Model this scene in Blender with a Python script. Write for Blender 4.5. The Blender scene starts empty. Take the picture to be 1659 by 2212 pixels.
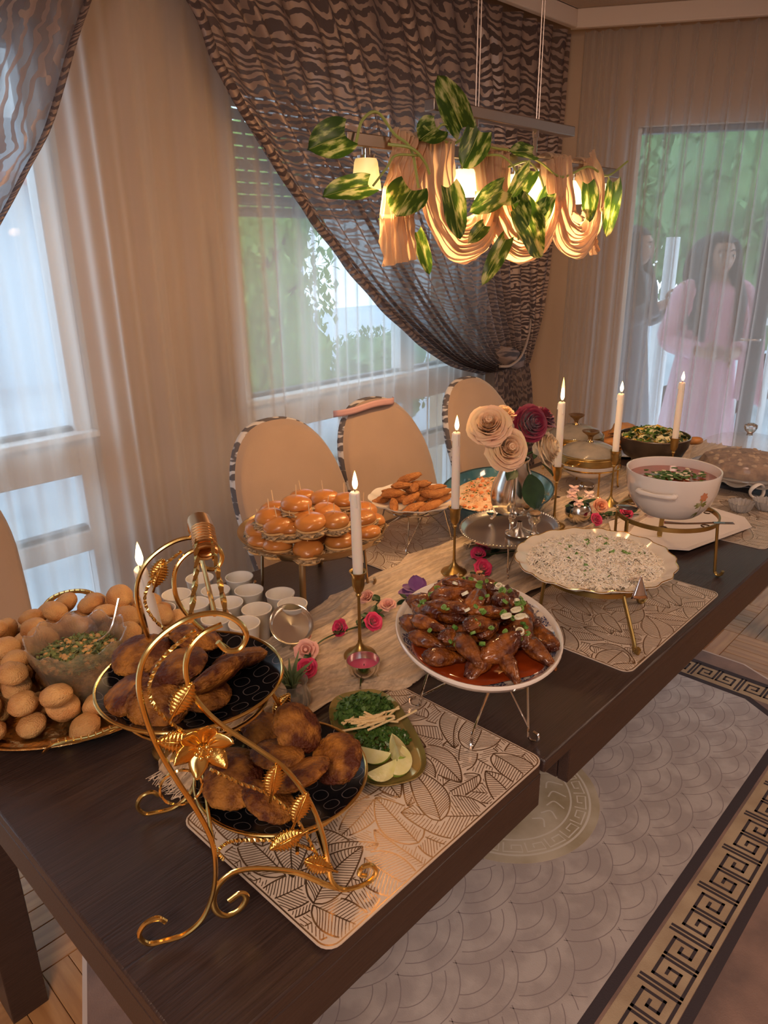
import bpy, math, random
import numpy as np
from mathutils import Vector, Matrix, noise as mnoise
PI = math.pi
rnd = random.Random(7)
SC = bpy.context.scene
COL = SC.collection
# ---------------------------------------------------------------- camera
cam_d = bpy.data.cameras.new('camera'); cam = bpy.data.objects.new('camera', cam_d); COL.objects.link(cam)
cam_d.sensor_fit = 'HORIZONTAL'; cam_d.sensor_width = 36.0; cam_d.lens = 36.0 * 1577.0 / 1659.0
cam_d.clip_start = 0.02; cam_d.clip_end = 200
yaw, pitch, roll = math.radians(43.65), math.radians(19.78), math.radians(-0.75)
fw = Vector((math.cos(yaw) * math.cos(pitch), math.sin(yaw) * math.cos(pitch), -math.sin(pitch)))
rt = Vector((math.sin(yaw), -math.cos(yaw), 0)); up = rt.cross(fw)
rt2 = rt * math.cos(roll) + up * math.sin(roll); up2 = up * math.cos(roll) - rt * math.sin(roll)
M = Matrix((rt2, up2, -fw)).transposed().to_4x4(); M.translation = Vector((0, 0, 1.495))
cam.matrix_world = M
SC.camera = cam
# ---------------------------------------------------------------- world, lights, exposure
SC.view_settings.view_transform = 'Standard'; SC.view_settings.look = 'None'
SC.view_settings.gamma = 1.0; SC.view_settings.use_curve_mapping = False
SC.view_settings.exposure = 0.44
SC.cycles.use_denoising = True
SC.cycles.max_bounces = 10; SC.cycles.transparent_max_bounces = 24
SC.cycles.diffuse_bounces = 4; SC.cycles.glossy_bounces = 4; SC.cycles.transmission_bounces = 8
SC.cycles.caustics_reflective = False; SC.cycles.caustics_refractive = False
SC.cycles.sample_clamp_indirect = 4.0
W = bpy.data.worlds.new('world'); SC.world = W; W.use_nodes = True
bg = W.node_tree.nodes['Background']; bg.inputs[0].default_value = (0.62, 0.82, 1.0, 1); bg.inputs[1].default_value = 2.2

def area(name, loc, target, sx, sy, power, col, portal=False, spread=PI):
    l = bpy.data.lights.new(name, 'AREA'); l.shape = 'RECTANGLE'; l.size = sx; l.size_y = sy
    l.energy = power; l.color = col; l.spread = spread
    if portal: l.cycles.is_portal = True
    o = bpy.data.objects.new(name, l); COL.objects.link(o); o.location = loc
    o.rotation_euler = (Vector(target) - Vector(loc)).to_track_quat('-Z', 'Y').to_euler()
    return o
def point(name, loc, power, col, r=0.02):
    l = bpy.data.lights.new(name, 'POINT'); l.energy = power; l.color = col; l.shadow_soft_size = r
    o = bpy.data.objects.new(name, l); COL.objects.link(o); o.location = loc; return o
# ceiling lamp of the room behind the camera, warm
area('room_ceiling_light', (-0.9, -0.5, 2.40), (-0.75, -0.35, 0), 0.7, 0.7, 34, (1.0, 0.69, 0.50))
area('hall_ceiling_light', (2.3, -0.9, 2.42), (2.3, -0.8, 0), 0.5, 0.5, 16, (1.0, 0.67, 0.47))
# added cool fill light behind the camera, with no window built there
area('cool_fill_light', (-2.6, -1.4, 1.7), (1.0, .6, .9), 1.2, 1.4, 16, (0.70, 0.84, 1.0))
# daylight entering at the windows
area('window_portal', (0.2, 2.32, 1.25), (0.2, 0, 1.25), 1.5, 1.9, 1, (1, 1, 1), portal=True)
area('window_portal', (2.1, 2.32, 1.25), (2.1, 0, 1.25), 1.3, 1.9, 1, (1, 1, 1), portal=True)

# ---------------------------------------------------------------- materials
MATS = {}
def nd(nt, t, **kw):
    n = nt.nodes.new(t)
    for k, v in kw.items():
        if hasattr(n, k): setattr(n, k, v)
    return n
def mat(name, col, rough=0.5, metal=0.0, c2=None, scale=20.0, detail=4.0, stretch=(1, 1, 1), bump=0.0, bscale=None,
        spec=0.5, trans=0.0, ior=1.45, emis=0.0, ecol=None, sss=0.0, coat=0.0, sheen=0.0, rand=0.0, contrast=(0.35, 0.65),
        r2=None, alpha=None, translucent=0.0, aniso=0.0, obj=True):
    if name in MATS: return MATS[name]
    m = bpy.data.materials.new(name); m.use_nodes = True; nt = m.node_tree
    p = nt.nodes['Principled BSDF']; L = nt.links.new
    p.inputs['Base Color'].default_value = (*col, 1); p.inputs['Roughness'].default_value = rough
    p.inputs['Metallic'].default_value = metal; p.inputs['Specular IOR Level'].default_value = spec
    p.inputs['IOR'].default_value = ior; p.inputs['Transmission Weight'].default_value = trans
    p.inputs['Coat Weight'].default_value = coat; p.inputs['Coat Roughness'].default_value = 0.08
    p.inputs['Sheen Weight'].default_value = sheen
    if sss:
        p.inputs['Subsurface Weight'].default_value = sss; p.inputs['Subsurface Radius'].default_value = (1, .5, .25)
        p.inputs['Subsurface Scale'].default_value = 0.008
    if emis:
        p.inputs['Emission Color'].default_value = (*(ecol or col), 1); p.inputs['Emission Strength'].default_value = emis
    tc = nd(nt, 'ShaderNodeTexCoord'); mp = nd(nt, 'ShaderNodeMapping'); mp.inputs['Scale'].default_value = stretch
    L(tc.outputs['Object' if obj else 'Generated'], mp.inputs['Vector'])
    csock = None
    if c2 is not None:
        n = nd(nt, 'ShaderNodeTexNoise'); n.inputs['Scale'].default_value = scale; n.inputs['Detail'].default_value = detail
        L(mp.outputs[0], n.inputs['Vector'])
        r = nd(nt, 'ShaderNodeMapRange'); r.inputs['From Min'].default_value = contrast[0]; r.inputs['From Max'].default_value = contrast[1]
        L(n.outputs['Fac'], r.inputs['Value'])
        mx = nd(nt, 'ShaderNodeMix', data_type='RGBA'); mx.inputs['A'].default_value = (*col, 1); mx.inputs['B'].default_value = (*c2, 1)
        L(r.outputs[0], mx.inputs['Factor']); csock = mx.outputs['Result']
        if r2 is not None:
            rr = nd(nt, 'ShaderNodeMapRange'); rr.inputs['To Min'].default_value = rough; rr.inputs['To Max'].default_value = r2
            L(r.outputs[0], rr.inputs['Value']); L(rr.outputs[0], p.inputs['Roughness'])
    if rand:
        oi = nd(nt, 'ShaderNodeObjectInfo'); hs = nd(nt, 'ShaderNodeHueSaturation'); rr = nd(nt, 'ShaderNodeMapRange')
        rr.inputs['To Min'].default_value = 1 - rand; rr.inputs['To Max'].default_value = 1 + rand
        L(oi.outputs['Random'], rr.inputs['Value']); L(rr.outputs[0], hs.inputs['Value'])
        if csock: L(csock, hs.inputs['Color'])
        else: hs.inputs['Color'].default_value = (*col, 1)
        csock = hs.outputs['Color']
    if csock: L(csock, p.inputs['Base Color'])
    if bump:
        n = nd(nt, 'ShaderNodeTexNoise'); n.inputs['Scale'].default_value = bscale or scale; n.inputs['Detail'].default_value = 5
        L(mp.outputs[0], n.inputs['Vector']); b = nd(nt, 'ShaderNodeBump'); b.inputs['Strength'].default_value = bump
        b.inputs['Distance'].default_value = 0.004
        L(n.outputs['Fac'], b.inputs['Height']); L(b.outputs[0], p.inputs['Normal'])
    if translucent or alpha is not None:
        out = nt.nodes['Material Output']; last = p.outputs[0]
        if translucent:
            tr = nd(nt, 'ShaderNodeBsdfTranslucent'); tr.inputs[0].default_value = (*col, 1)
            if csock: L(csock, tr.inputs[0])
            mx = nd(nt, 'ShaderNodeMixShader'); mx.inputs[0].default_value = translucent
            L(last, mx.inputs[1]); L(tr.outputs[0], mx.inputs[2]); last = mx.outputs[0]
        if alpha is not None:
            tp = nd(nt, 'ShaderNodeBsdfTransparent'); mx = nd(nt, 'ShaderNodeMixShader'); mx.inputs[0].default_value = alpha
            L(tp.outputs[0], mx.inputs[1]); L(last, mx.inputs[2]); last = mx.outputs[0]
        L(last, out.inputs[0])
    MATS[name] = m
    return m

# ---------------------------------------------------------------- geometry
class G:
    def __init__(s): s.v = []; s.f = []; s.n = 0; s.uv = None
    def add(s, v, f):
        v = np.asarray(v, float).reshape(-1, 3)
        s.v.append(v); o = s.n
        s.f.extend([tuple(i + o for i in q) for q in f]); s.n += len(v); return s
    def box(s, c, d, rz=0.0, tilt=None):
        x, y, z = d[0] / 2, d[1] / 2, d[2] / 2
        v = np.array([(-x, -y, -z), (x, -y, -z), (x, y, -z), (-x, y, -z), (-x, -y, z), (x, -y, z), (x, y, z), (-x, y, z)])
        R = np.array(Matrix.Rotation(rz, 3, 'Z'))
        if tilt: R = np.array(Matrix.Rotation(rz, 3, 'Z') @ Matrix.Rotation(tilt[0], 3, 'X') @ Matrix.Rotation(tilt[1], 3, 'Y'))
        return s.add(v @ R.T + np.array(c), [(0, 3, 2, 1), (4, 5, 6, 7), (0, 1, 5, 4), (1, 2, 6, 5), (2, 3, 7, 6), (3, 0, 4, 7)])
    def lathe(s, prof, c=(0, 0, 0), seg=32, sx=1.0, sy=1.0, rot=0.0, wave=None, closed=False):
        # prof: list of (r, z); wave(theta, i, r, z) -> (r, z)
        t = np.arange(seg) * 2 * PI / seg; V = []; F = []
        for i, (r, z) in enumerate(prof):
            for a in t:
                rr, zz = (r, z) if wave is None else wave(a, i, r, z)
                x, y = rr * math.cos(a) * sx, rr * math.sin(a) * sy
                V.append((c[0] + x * math.cos(rot) - y * math.sin(rot), c[1] + x * math.sin(rot) + y * math.cos(rot), c[2] + zz))
        n = len(prof)
        for i in range(n - 1 + (1 if closed else 0)):
            for k in range(seg):
                a, b = i * seg + k, i * seg + (k + 1) % seg; j = (i + 1) % n
                F.append((a, b, j * seg + (k + 1) % seg, j * seg + k))
        if not closed:
            if prof[0][0] > 1e-5 and getattr(s, 'cap', False): F.append(tuple(range(seg - 1, -1, -1)))
            if prof[-1][0] > 1e-5 and getattr(s, 'cap', False): F.append(tuple((n - 1) * seg + k for k in range(seg)))
        return s.add(V, F)
    def tube(s, pts, r, seg=8, closed=False, flat=None, smooth=0, twist=0.0, upv=(0, 0, 1)):
        P = [Vector(p) for p in pts]
        if smooth: P = [Vector(p) for p in spline(P, smooth, closed)]
        n = len(P)
        if not isinstance(r, (list, tuple, np.ndarray)): R = [r] * n
        else: R = list(np.interp(np.linspace(0, 1, n), np.linspace(0, 1, len(r)), r))
        V = []; F = []; nrm = None
        for i in range(n):
            a = P[(i - 1) % n] if (closed or i > 0) else P[i]; b = P[(i + 1) % n] if (closed or i < n - 1) else P[i]
            t = (b - a)
            t = t.normalized() if t.length > 1e-9 else Vector((0, 0, 1))
            if nrm is None:
                u = Vector(upv)
                if abs(u.dot(t)) > .95: u = Vector((1, 0, 0))
                nrm = (u - t * u.dot(t)).normalized()
            else:
                nrm = (nrm - t * nrm.dot(t))
                nrm = nrm.normalized() if nrm.length > 1e-6 else t.orthogonal().normalized()
            bn = t.cross(nrm)
            for k in range(seg):
                an = 2 * PI * k / seg + twist * i
                fx, fy = (1, 1) if flat is None else flat
                V.append(P[i] + nrm * math.cos(an) * R[i] * fx + bn * math.sin(an) * R[i] * fy)
        for i in range(n - 1 + (1 if closed else 0)):
            j = (i + 1) % n
            for k in range(seg):
                F.append((i * seg + k, i * seg + (k + 1) % seg, j * seg + (k + 1) % seg, j * seg + k))
        if not closed:
            F.append(tuple(range(seg - 1, -1, -1))); F.append(tuple((n - 1) * seg + k for k in range(seg)))
        return s.add(V, F)
    def sheet(s, fn, nu, nv, closed_u=False, uv=False):
        V = [fn(i / nu, j / nv) for j in range(nv + 1) for i in range(nu + 1)]
        F = [(j * (nu + 1) + i, j * (nu + 1) + i + 1, (j + 1) * (nu + 1) + i + 1, (j + 1) * (nu + 1) + i) for j in range(nv) for i in range(nu)]
        if uv: s.uv = [(i / nu, j / nv) for j in range(nv + 1) for i in range(nu + 1)]
        return s.add(V, F)
    def poly(s, pts, z0, z1):
        n = len(pts); V = [(x, y, z0) for x, y in pts] + [(x, y, z1) for x, y in pts]
        F = [tuple(range(n - 1, -1, -1)), tuple(range(n, 2 * n))] + [(i, (i + 1) % n, n + (i + 1) % n, n + i) for i in range(n)]
        return s.add(V, F)
    def ribbon2(s, pts, w, z):   # flat line in the xy plane
        P = np.array(pts, float); T = np.gradient(P, axis=0); T /= np.linalg.norm(T, axis=1)[:, None] + 1e-9
        N = np.stack([-T[:, 1], T[:, 0]], 1) * w / 2
        V = np.zeros((2 * len(P), 3)); V[0::2, :2] = P + N; V[1::2, :2] = P - N; V[:, 2] = z
        return s.add(V, [(2 * i, 2 * i + 1, 2 * i + 3, 2 * i + 2) for i in range(len(P) - 1)])
    def scatter(s, tv, tf, mats):
        tv = np.asarray(tv, float)
        for m in mats:
            m = np.asarray(m); s.add(tv @ m[:3, :3].T + m[:3, 3], tf)
        return s
    def blob(s, c, d, sub=2, amp=0.1, freq=3.0, seed=0, rz=0.0, tilt=(0, 0), flatten=None, fn=None):
        bv, bf = ico(sub); out = []
        R = Matrix.Rotation(rz, 3, 'Z') @ Matrix.Rotation(tilt[0], 3, 'X') @ Matrix.Rotation(tilt[1], 3, 'Y')
        for v in bv:
            p = Vector(v); k = 1 + amp * mnoise.noise(p * freq + Vector((seed * 3.1, seed * 1.7, seed))) + amp * .4 * mnoise.noise(p * freq * 3 + Vector((seed, seed * 2.2, 0)))
            p = p * k
            if fn: p = fn(p)
            p = Vector((p.x * d[0], p.y * d[1], p.z * d[2]))
            if flatten is not None and p.z < flatten: p.z = flatten
            out.append(R @ p + Vector(c))
        return s.add(out, bf)
_ico = {}
def ico(sub):
    if sub not in _ico:
        import bmesh
        b = bmesh.new(); bmesh.ops.create_icosphere(b, subdivisions=sub, radius=1)
        b.verts.ensure_lookup_table()
        _ico[sub] = (np.array([v.co[:] for v in b.verts]), [tuple(v.index for v in f.verts) for f in b.faces]); b.free()
    return _ico[sub]
def spline(P, k, closed=False):
    P = [Vector(p) for p in P]; n = len(P); out = []
    for i in range(n if closed else n - 1):
        if closed: a, b, c, d = P[(i - 1) % n], P[i], P[(i + 1) % n], P[(i + 2) % n]
        else:
            b, c = P[i], P[i + 1]; a = P[i - 1] if i else b * 2 - c; d = P[i + 2] if i + 2 < n else c * 2 - b
        for j in range(k):
            t = j / k
            out.append(.5 * ((2 * b) + (c - a) * t + (2 * a - 5 * b + 4 * c - d) * t * t + (3 * b - a - 3 * c + d) * t ** 3))
    if not closed: out.append(P[-1].copy())
    return out
def ob(name, g, m, parent=None, loc=None, rot=None, sharp=40, bevel=0, subd=0, solid=0, kind=None, label=None):
    me = bpy.data.meshes.new(name)
    V = np.concatenate(g.v) if g.v else np.zeros((0, 3))
    me.from_pydata([tuple(v) for v in V.tolist()], [], g.f)
    if g.uv is not None:
        ul = me.uv_layers.new(name='uv'); u = np.array(g.uv)
        idx = np.zeros(len(me.loops), dtype=np.int32); me.loops.foreach_get('vertex_index', idx)
        ul.data.foreach_set('uv', u[idx].ravel())
    me.shade_smooth()
    if sharp < 180: me.set_sharp_from_angle(angle=math.radians(sharp))
    me.update()
    if m: me.materials.append(m)
    o = bpy.data.objects.new(name, me); COL.objects.link(o)
    if parent: o.parent = parent
    if loc is not None: o.location = loc
    if rot is not None: o.rotation_euler = rot
    if bevel:
        b = o.modifiers.new('b', 'BEVEL'); b.width = bevel; b.segments = 2; b.limit_method = 'ANGLE'
    if solid:
        b = o.modifiers.new('s', 'SOLIDIFY'); b.thickness = solid; b.offset = 0
    if subd:
        b = o.modifiers.new('u', 'SUBSURF'); b.levels = subd; b.render_levels = subd
    if kind: o['kind'] = kind
    if label: o['label'] = label
    return o
def tag(o, label, cat, group=None, kind=None):
    o['label'] = label; o['category'] = cat
    if group: o['group'] = group
    if kind: o['kind'] = kind
    return o
def thing(name, label, cat, loc=(0, 0, 0), rz=0.0, group=None, rot=None):
    o = bpy.data.objects.new(name, None); COL.objects.link(o); o.location = loc; o.rotation_euler = rot or (0, 0, rz)
    o.empty_display_size = .05
    return tag(o, label, cat, group)
def struct(name, g, m, parent=None, **kw):
    return ob(name, g, m, parent, kind=None if parent else 'structure', **kw)
def cp(o, parent=None):
    c = o.copy(); COL.objects.link(c); c.parent = parent
    for ch in list(o.children): cp(ch, c)
    return c
ORD = ['', 'first', 'second', 'third', 'fourth', 'fifth', 'sixth', 'seventh', 'eighth', 'ninth', 'tenth', 'eleventh', 'twelfth', 'thirteenth', 'fourteenth', 'fifteenth']
def rows(objs, base, nrow, pos=None):
    """label things by their row from the front (as the photo sees them) and place in the row"""
    def scr(p):
        d = Vector(p) - Vector((0, 0, 1.495)); z = d.dot(fw); return d.dot(rt2) / z, d.dot(up2) / z
    L = [(scr(o.location), o) for o in objs]; L.sort(key=lambda t: t[0][1])
    n = len(L); k = 0
    for r in range(nrow):
        m = n // nrow + (1 if r < n % nrow else 0); row = sorted(L[k:k + m], key=lambda t: t[0][0]); k += m
        for i, (_, o) in enumerate(row):
            rr = 'front row' if r == 0 else ('back row' if r == nrow - 1 else ORD[r + 1] + ' row from front')
            o['label'] = '%s, %s from left in the %s' % (base, ORD[min(i + 1, 15)], rr)

# ---- common materials
gold = mat('gold_metal', (.98, .70, .26), .13, 1.0, c2=(.88, .56, .16), scale=40, r2=.2)
gold2 = mat('gold_dark_metal', (.85, .48, .12), .22, 1.0, bump=.2, bscale=200)
brass = mat('aged_brass', (.50, .34, .12), .32, 1.0, c2=(.38, .25, .09), scale=25, r2=.42)
chrome = mat('chrome', (.80, .78, .76), .08, 1.0)
silver = mat('silver', (.90, .86, .80), .14, 1.0, c2=(.82, .78, .72), scale=12, r2=.24)
pewter = mat('pewter', (.62, .58, .55), .28, 1.0)
white_c = mat('white_china', (.86, .80, .74), .12, coat=.6)
cream_c = mat('cream_china', (.84, .77, .66), .12, coat=.6)
wax = mat('candle_wax', (.93, .84, .74), .38, sss=.3)
wick_m = mat('wick', (.03, .02, .02), .8)
woodm = mat('dark_wood', (.030, .017, .015), .34, c2=(.060, .036, .030), scale=6, detail=6, stretch=(2.0, 70, 70), bump=.30, bscale=6, r2=.42, contrast=(.3, .7), coat=.25)
woodm.node_tree.nodes['Principled BSDF'].inputs['Coat Roughness'].default_value = .34
leaf_d = mat('dark_leaf', (.018, .048, .020), .45, c2=(.035, .085, .03), scale=30)
leaf_g = mat('green_leaf', (.10, .20, .06), .4, c2=(.05, .12, .04), scale=40)
glassm = mat('clear_glass', (.95, .97, .96), .03, trans=1.0, ior=1.45)
herb = mat('chopped_herb', (.035, .10, .018), .5, c2=(.09, .19, .04), scale=90)
scal = mat('scallion_green', (.09, .22, .03), .35, c2=(.25, .42, .10), scale=60)
# ================================================================ ROOM
K = Vector((3.316, 1.959, 0)); D = Vector((.526, -.851, 0)).normalized(); N = Vector((.851, .526, 0)).normalized()
def RP(s, off, z): return K + D * s + N * off + Vector((0, 0, z))
wallm = mat('wall_paint', (.54, .385, .265), .85, c2=(.57, .41, .285), scale=3, bump=.1, bscale=120)
wallw = mat('white_wall_paint', (.62, .52, .42), .85, bump=.1, bscale=120)
ceilm = mat('ceiling_plaster', (.55, .43, .33), .9, c2=(.50, .39, .30), scale=90, bump=.5, bscale=160)
trimm = mat('trim_white', (.80, .66, .54), .45)
framem = mat('window_frame_white', (.84, .86, .88), .35)
# floor
floorm = mat('parquet_base', (.10, .05, .022), .6)
g = G(); g.poly([(-3, -3.2), (5.4, -3.2), (5.4, -.9), (3.42 + .1, 2.1 + .06), (3.4, 2.4), (-3, 2.4)], -.05, -.004)
floor = struct('floor', g, floorm)
pm = mat('parquet_oak', (.38, .18, .07), .32, c2=(.54, .29, .12), scale=5, stretch=(1, 9, 9), detail=5, rand=.16, coat=.15)
def plank_mesh(L, w):
    g = G(); a, b = L / 2 - .0007, w / 2 - .0007; e = .0012
    V = [(-a, -b, -.004), (a, -b, -.004), (a, b, -.004), (-a, b, -.004), (-a, -b, -e), (a, -b, -e), (a, b, -e), (-a, b, -e),
         (-a + e, -b + e, 0), (a - e, -b + e, 0), (a - e, b - e, 0), (-a + e, b - e, 0)]
    F = [(0, 3, 2, 1), (0, 1, 5, 4), (1, 2, 6, 5), (2, 3, 7, 6), (3, 0, 4, 7), (4, 5, 9, 8), (5, 6, 10, 9), (6, 7, 11, 10), (7, 4, 8, 11), (8, 9, 10, 11)]
    return g.add(V, F)
SQ = .30; NS = 5; near = []; far_g = G()
rugc = Vector((1.49, .92))
def in_rug(x, y): return abs(x - rugc.x) < 1.03 and abs(y - rugc.y) < .70
proto = None
pl = []
for i in range(-9, 17):
    for j in range(-9, 8):
        cx, cy = i * SQ + .05, j * SQ + .02
        if cx > 3.9 + max(0, (1.2 - cy)) * .5 or cy > 2.3: continue
        for k in range(NS):
            o = (k - (NS - 1) / 2) * SQ / NS
            x, y, r = (cx, cy + o, 0) if (i + j) % 2 == 0 else (cx + o, cy, PI / 2)
            if in_rug(x, y): continue
            pl.append((x, y, r))
def seen_key(t):
    x, y, r = t; d = Vector((x, y, 0)) - Vector((0, 0, 1.495)); z = d.dot(fw)
    if z < .2: return 99
    px, py = 829.5 + 1577 * d.dot(rt2) / z, 1106 - 1577 * d.dot(up2) / z
    if not (-60 < px < 1720 and -60 < py < 2270): return 50 + z
    if px < 450 and py > 1700: return 0 + z * .1
    if px > 1440 and 1180 < py < 1500: return 1 + z * .1
    return 20 + z
pl.sort(key=seen_key)
pg = plank_mesh(SQ, SQ / NS)
for q, (x, y, r) in enumerate(pl):
    if q < 260 and seen_key((x, y, r)) < 45:
        if proto is None: proto = ob('plank', pg, pm, floor); o = proto
        else: o = proto.copy(); COL.objects.link(o)
        o.location = (x, y, 0); o.rotation_euler = (0, 0, r)
    else:
        v = np.concatenate(pg.v); c, s_ = math.cos(r), math.sin(r)
        far_g.add(np.stack([v[:, 0] * c - v[:, 1] * s_ + x, v[:, 0] * s_ + v[:, 1] * c + y, v[:, 2]], 1), pg.f)
ob('plank_field', far_g, pm, floor, kind='stuff')
# ceiling and crown (curtain-rail box)
g = G(); g.box((1.0, -.4, 2.515), (8.4, 5.6, .08)); struct('ceiling', g, ceilm)
g = G(); g.box((.15, 1.955, 2.4375), (6.30, .03, .075)); g.box((.15, 1.99, 2.47), (6.30, .1, .012))
struct('trim_1', g, trimm, bevel=.004)
g = G()
a, b = RP(-.02, .0, 2.4375), RP(3.6, .0, 2.4375); mid = (a + b) / 2; rzD = math.atan2(D.y, D.x)
g.box(mid, ((b - a).length, .03, .075), rzD); struct('trim_2', g, trimm, bevel=.004)
# window wall: piers, lintel, sill with two window openings  (plane y=2.13 .. 2.33)
y0, y1 = 2.13, 2.36
def wb(g, xa, xb, za, zb, ya=y0, yb=y1): g.box(((xa + xb) / 2, (ya + yb) / 2, (za + zb) / 2), (xb - xa, yb - ya, zb - za))
g = G(); wb(g, -3, -.75, 0, 2.48); wb(g, .98, 1.53, 0, 2.48); wb(g, 2.82, 3.46, 0, 2.48)
wb(g, -.75, .98, 2.06, 2.48); wb(g, 1.53, 2.82, 2.06, 2.48); wb(g, -.75, .98, 0, .10); wb(g, 1.53, 2.82, 0, .10)
struct('wall_window', g, wallm)
# right wall with the terrace door
def rbox(g, s0, s1, o0, o1, z0, z1):
    c = RP((s0 + s1) / 2, (o0 + o1) / 2, (z0 + z1) / 2); g.box(c, (s1 - s0, o1 - o0, z1 - z0), rzD)
g = G(); rbox(g, -.22, .32, .12, .32, 0, 2.48); rbox(g, .32, 1.9, .12, .32, 2.02, 2.48); rbox(g, 1.9, 4.2, .12, .32, 0, 2.48)
struct('wall_right', g, wallm)
g = G(); g.box((-3.05, -.4, 1.25), (.1, 5.6, 2.5)); struct('wall_left', g, wallw)
g = G(); g.box((1.0, -3.15, 1.25), (8.6, .1, 2.5)); struct('wall_back', g, wallw)
g = G(); g.box((5.25, -2.4, 1.25), (.1, 1.9, 2.5)); struct('wall_side', g, wallw)
# windows
def window(name, xa, xb, mull, mats_glass):
    root = bpy.data.objects.new(name, None); COL.objects.link(root); root['kind'] = 'structure'
    root.location = ((xa + xb) / 2, 2.2, .1); bx = -(xa + xb) / 2
    def fr(x0, x1, z0, z1, d=.06, yy=0.0):
        g = G(); g.box(((x0 + x1) / 2 + bx, yy, (z0 + z1) / 2 - .1), (x1 - x0, d, z1 - z0)); return ob('window_frame', g, framem, root, bevel=.004)
    w = .055
    fr(xa, xa + w, .1, 2.06); fr(xb - w, xb, .1, 2.06); fr(xa + w, xb - w, 2.0, 2.06)
    fr(xa + w, xb - w, .85, .985); fr(xa + w, xb - w, .60, .665); fr(xa + w, xb - w, .10, .17)
    if mull: fr(mull - .035, mull + .035, .17, .60); fr(mull - .035, mull + .035, .665, .85); fr(mull - .045, mull + .045, .985, 2.0)
    g = G(); g.box((0, -.05, .88), (xb - xa, .06, .018)); ob('sill', g, framem, root, bevel=.003)
    gr = mat('rubber_seal', (.10, .11, .13), .5)
    g = G()
    for z in (.99, .67): g.box((0, .0, z - .1 + .005), (xb - xa - 2 * w, .03, .012))
    ob('seal', g, gr, root)
    for (z0, z1) in ((.985, 2.0), (.665, .85), (.17, .60)):
        xs = [xa + w, mull - .04, mull + .04, xb - w] if mull else [xa + w, xb - w]
        for i in range(0, len(xs), 2):
            g = G(); g.box(((xs[i] + xs[i + 1]) / 2 + bx, .01, (z0 + z1) / 2 - .1), (xs[i + 1] - xs[i], .006, z1 - z0)); ob('pane', g, mats_glass, root)
    return root
paneg = mat('window_glass', (1, 1, 1), .02, alpha=.10)
window('window_1', -.75, .98, .20, paneg)
w2 = window('window_2', 1.53, 2.82, 2.44, paneg)
# roller shutter partly lowered outside window_2
sh = mat('shutter_slat', (.16, .155, .16), .5, bump=.1)
rs = thing('roller_shutter', 'grey roller shutter half lowered outside the middle window, light in its gaps', 'shutter', (1.78, 2.285, 2.0))
zt = 2.03
for k in range(11):
    g = G(); g.tube([(-.24, 0, 0), (.64 , 0, 0)], .0165, seg=8, flat=(1.0, .35))
    o = ob('slat', g, sh, rs, loc=(.02, 0, zt - 2.0 - k * .0385 - .018))
    gg = G()
# small connectors between the slats so light shows as dashes
g = G()
for k in range(10):
    for x in np.arange(-.22, .66, .052):
        g.box((x, 0, zt - 2.0 - k * .0385 - .0373), (.012, .006, .012))
ob('slat_link', g, sh, rs, kind='stuff')
# crank rod on the pier between the windows
g = G(); g.tube([(0, 0, 1.55), (.003, 0, 1.13), (.006, -.004, .98)], .006, seg=8); g.tube([(.004, -.002, 1.15), (.008, -.006, .96)], .011, seg=8)
tag(ob('shutter_crank', g, mat('crank_grey', (.42, .33, .28), .5), loc=(1.425, 2.105, 0)), 'thin grey shutter crank hanging on the wall left of the middle window', 'crank')
# door
door = bpy.data.objects.new('door_1', None); COL.objects.link(door); door['kind'] = 'structure'; door.location = RP(.6, .2, 0)
door.rotation_euler = (0, 0, rzD)
dfm = mat('door_frame_grey', (.20, .20, .22), .4)
def dpart(name, x0, x1, z0, z1, m, d=.06):
    g = G(); g.box(((x0 + x1) / 2, 0, (z0 + z1) / 2), (x1 - x0, d, z1 - z0)); return ob(name, g, m, door, bevel=.003 if d > .02 else 0)
dpart('door_frame', -.28, -.255, 0, 2.02, framem); dpart('door_frame', -.255, 1.3, 1.995, 2.02, dfm); dpart('door_frame', .36, .42, 0.06, 1.995, dfm); dpart('door_frame', 1.24, 1.3, 0, 1.995, framem)
dpart('threshold', -.255, 1.24, 0, .06, dfm)
dpart('pane', -.255, .36, .06, 1.995, paneg, .006); dpart('pane', .42, 1.24, .06, 1.995, paneg, .006)
g = G(); g.tube([(.385, -.035, 1.05), (.385, -.07, 1.05), (.30, -.07, 1.05)], .008, smooth=4); ob('door_handle', g, pewter, door)

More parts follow.
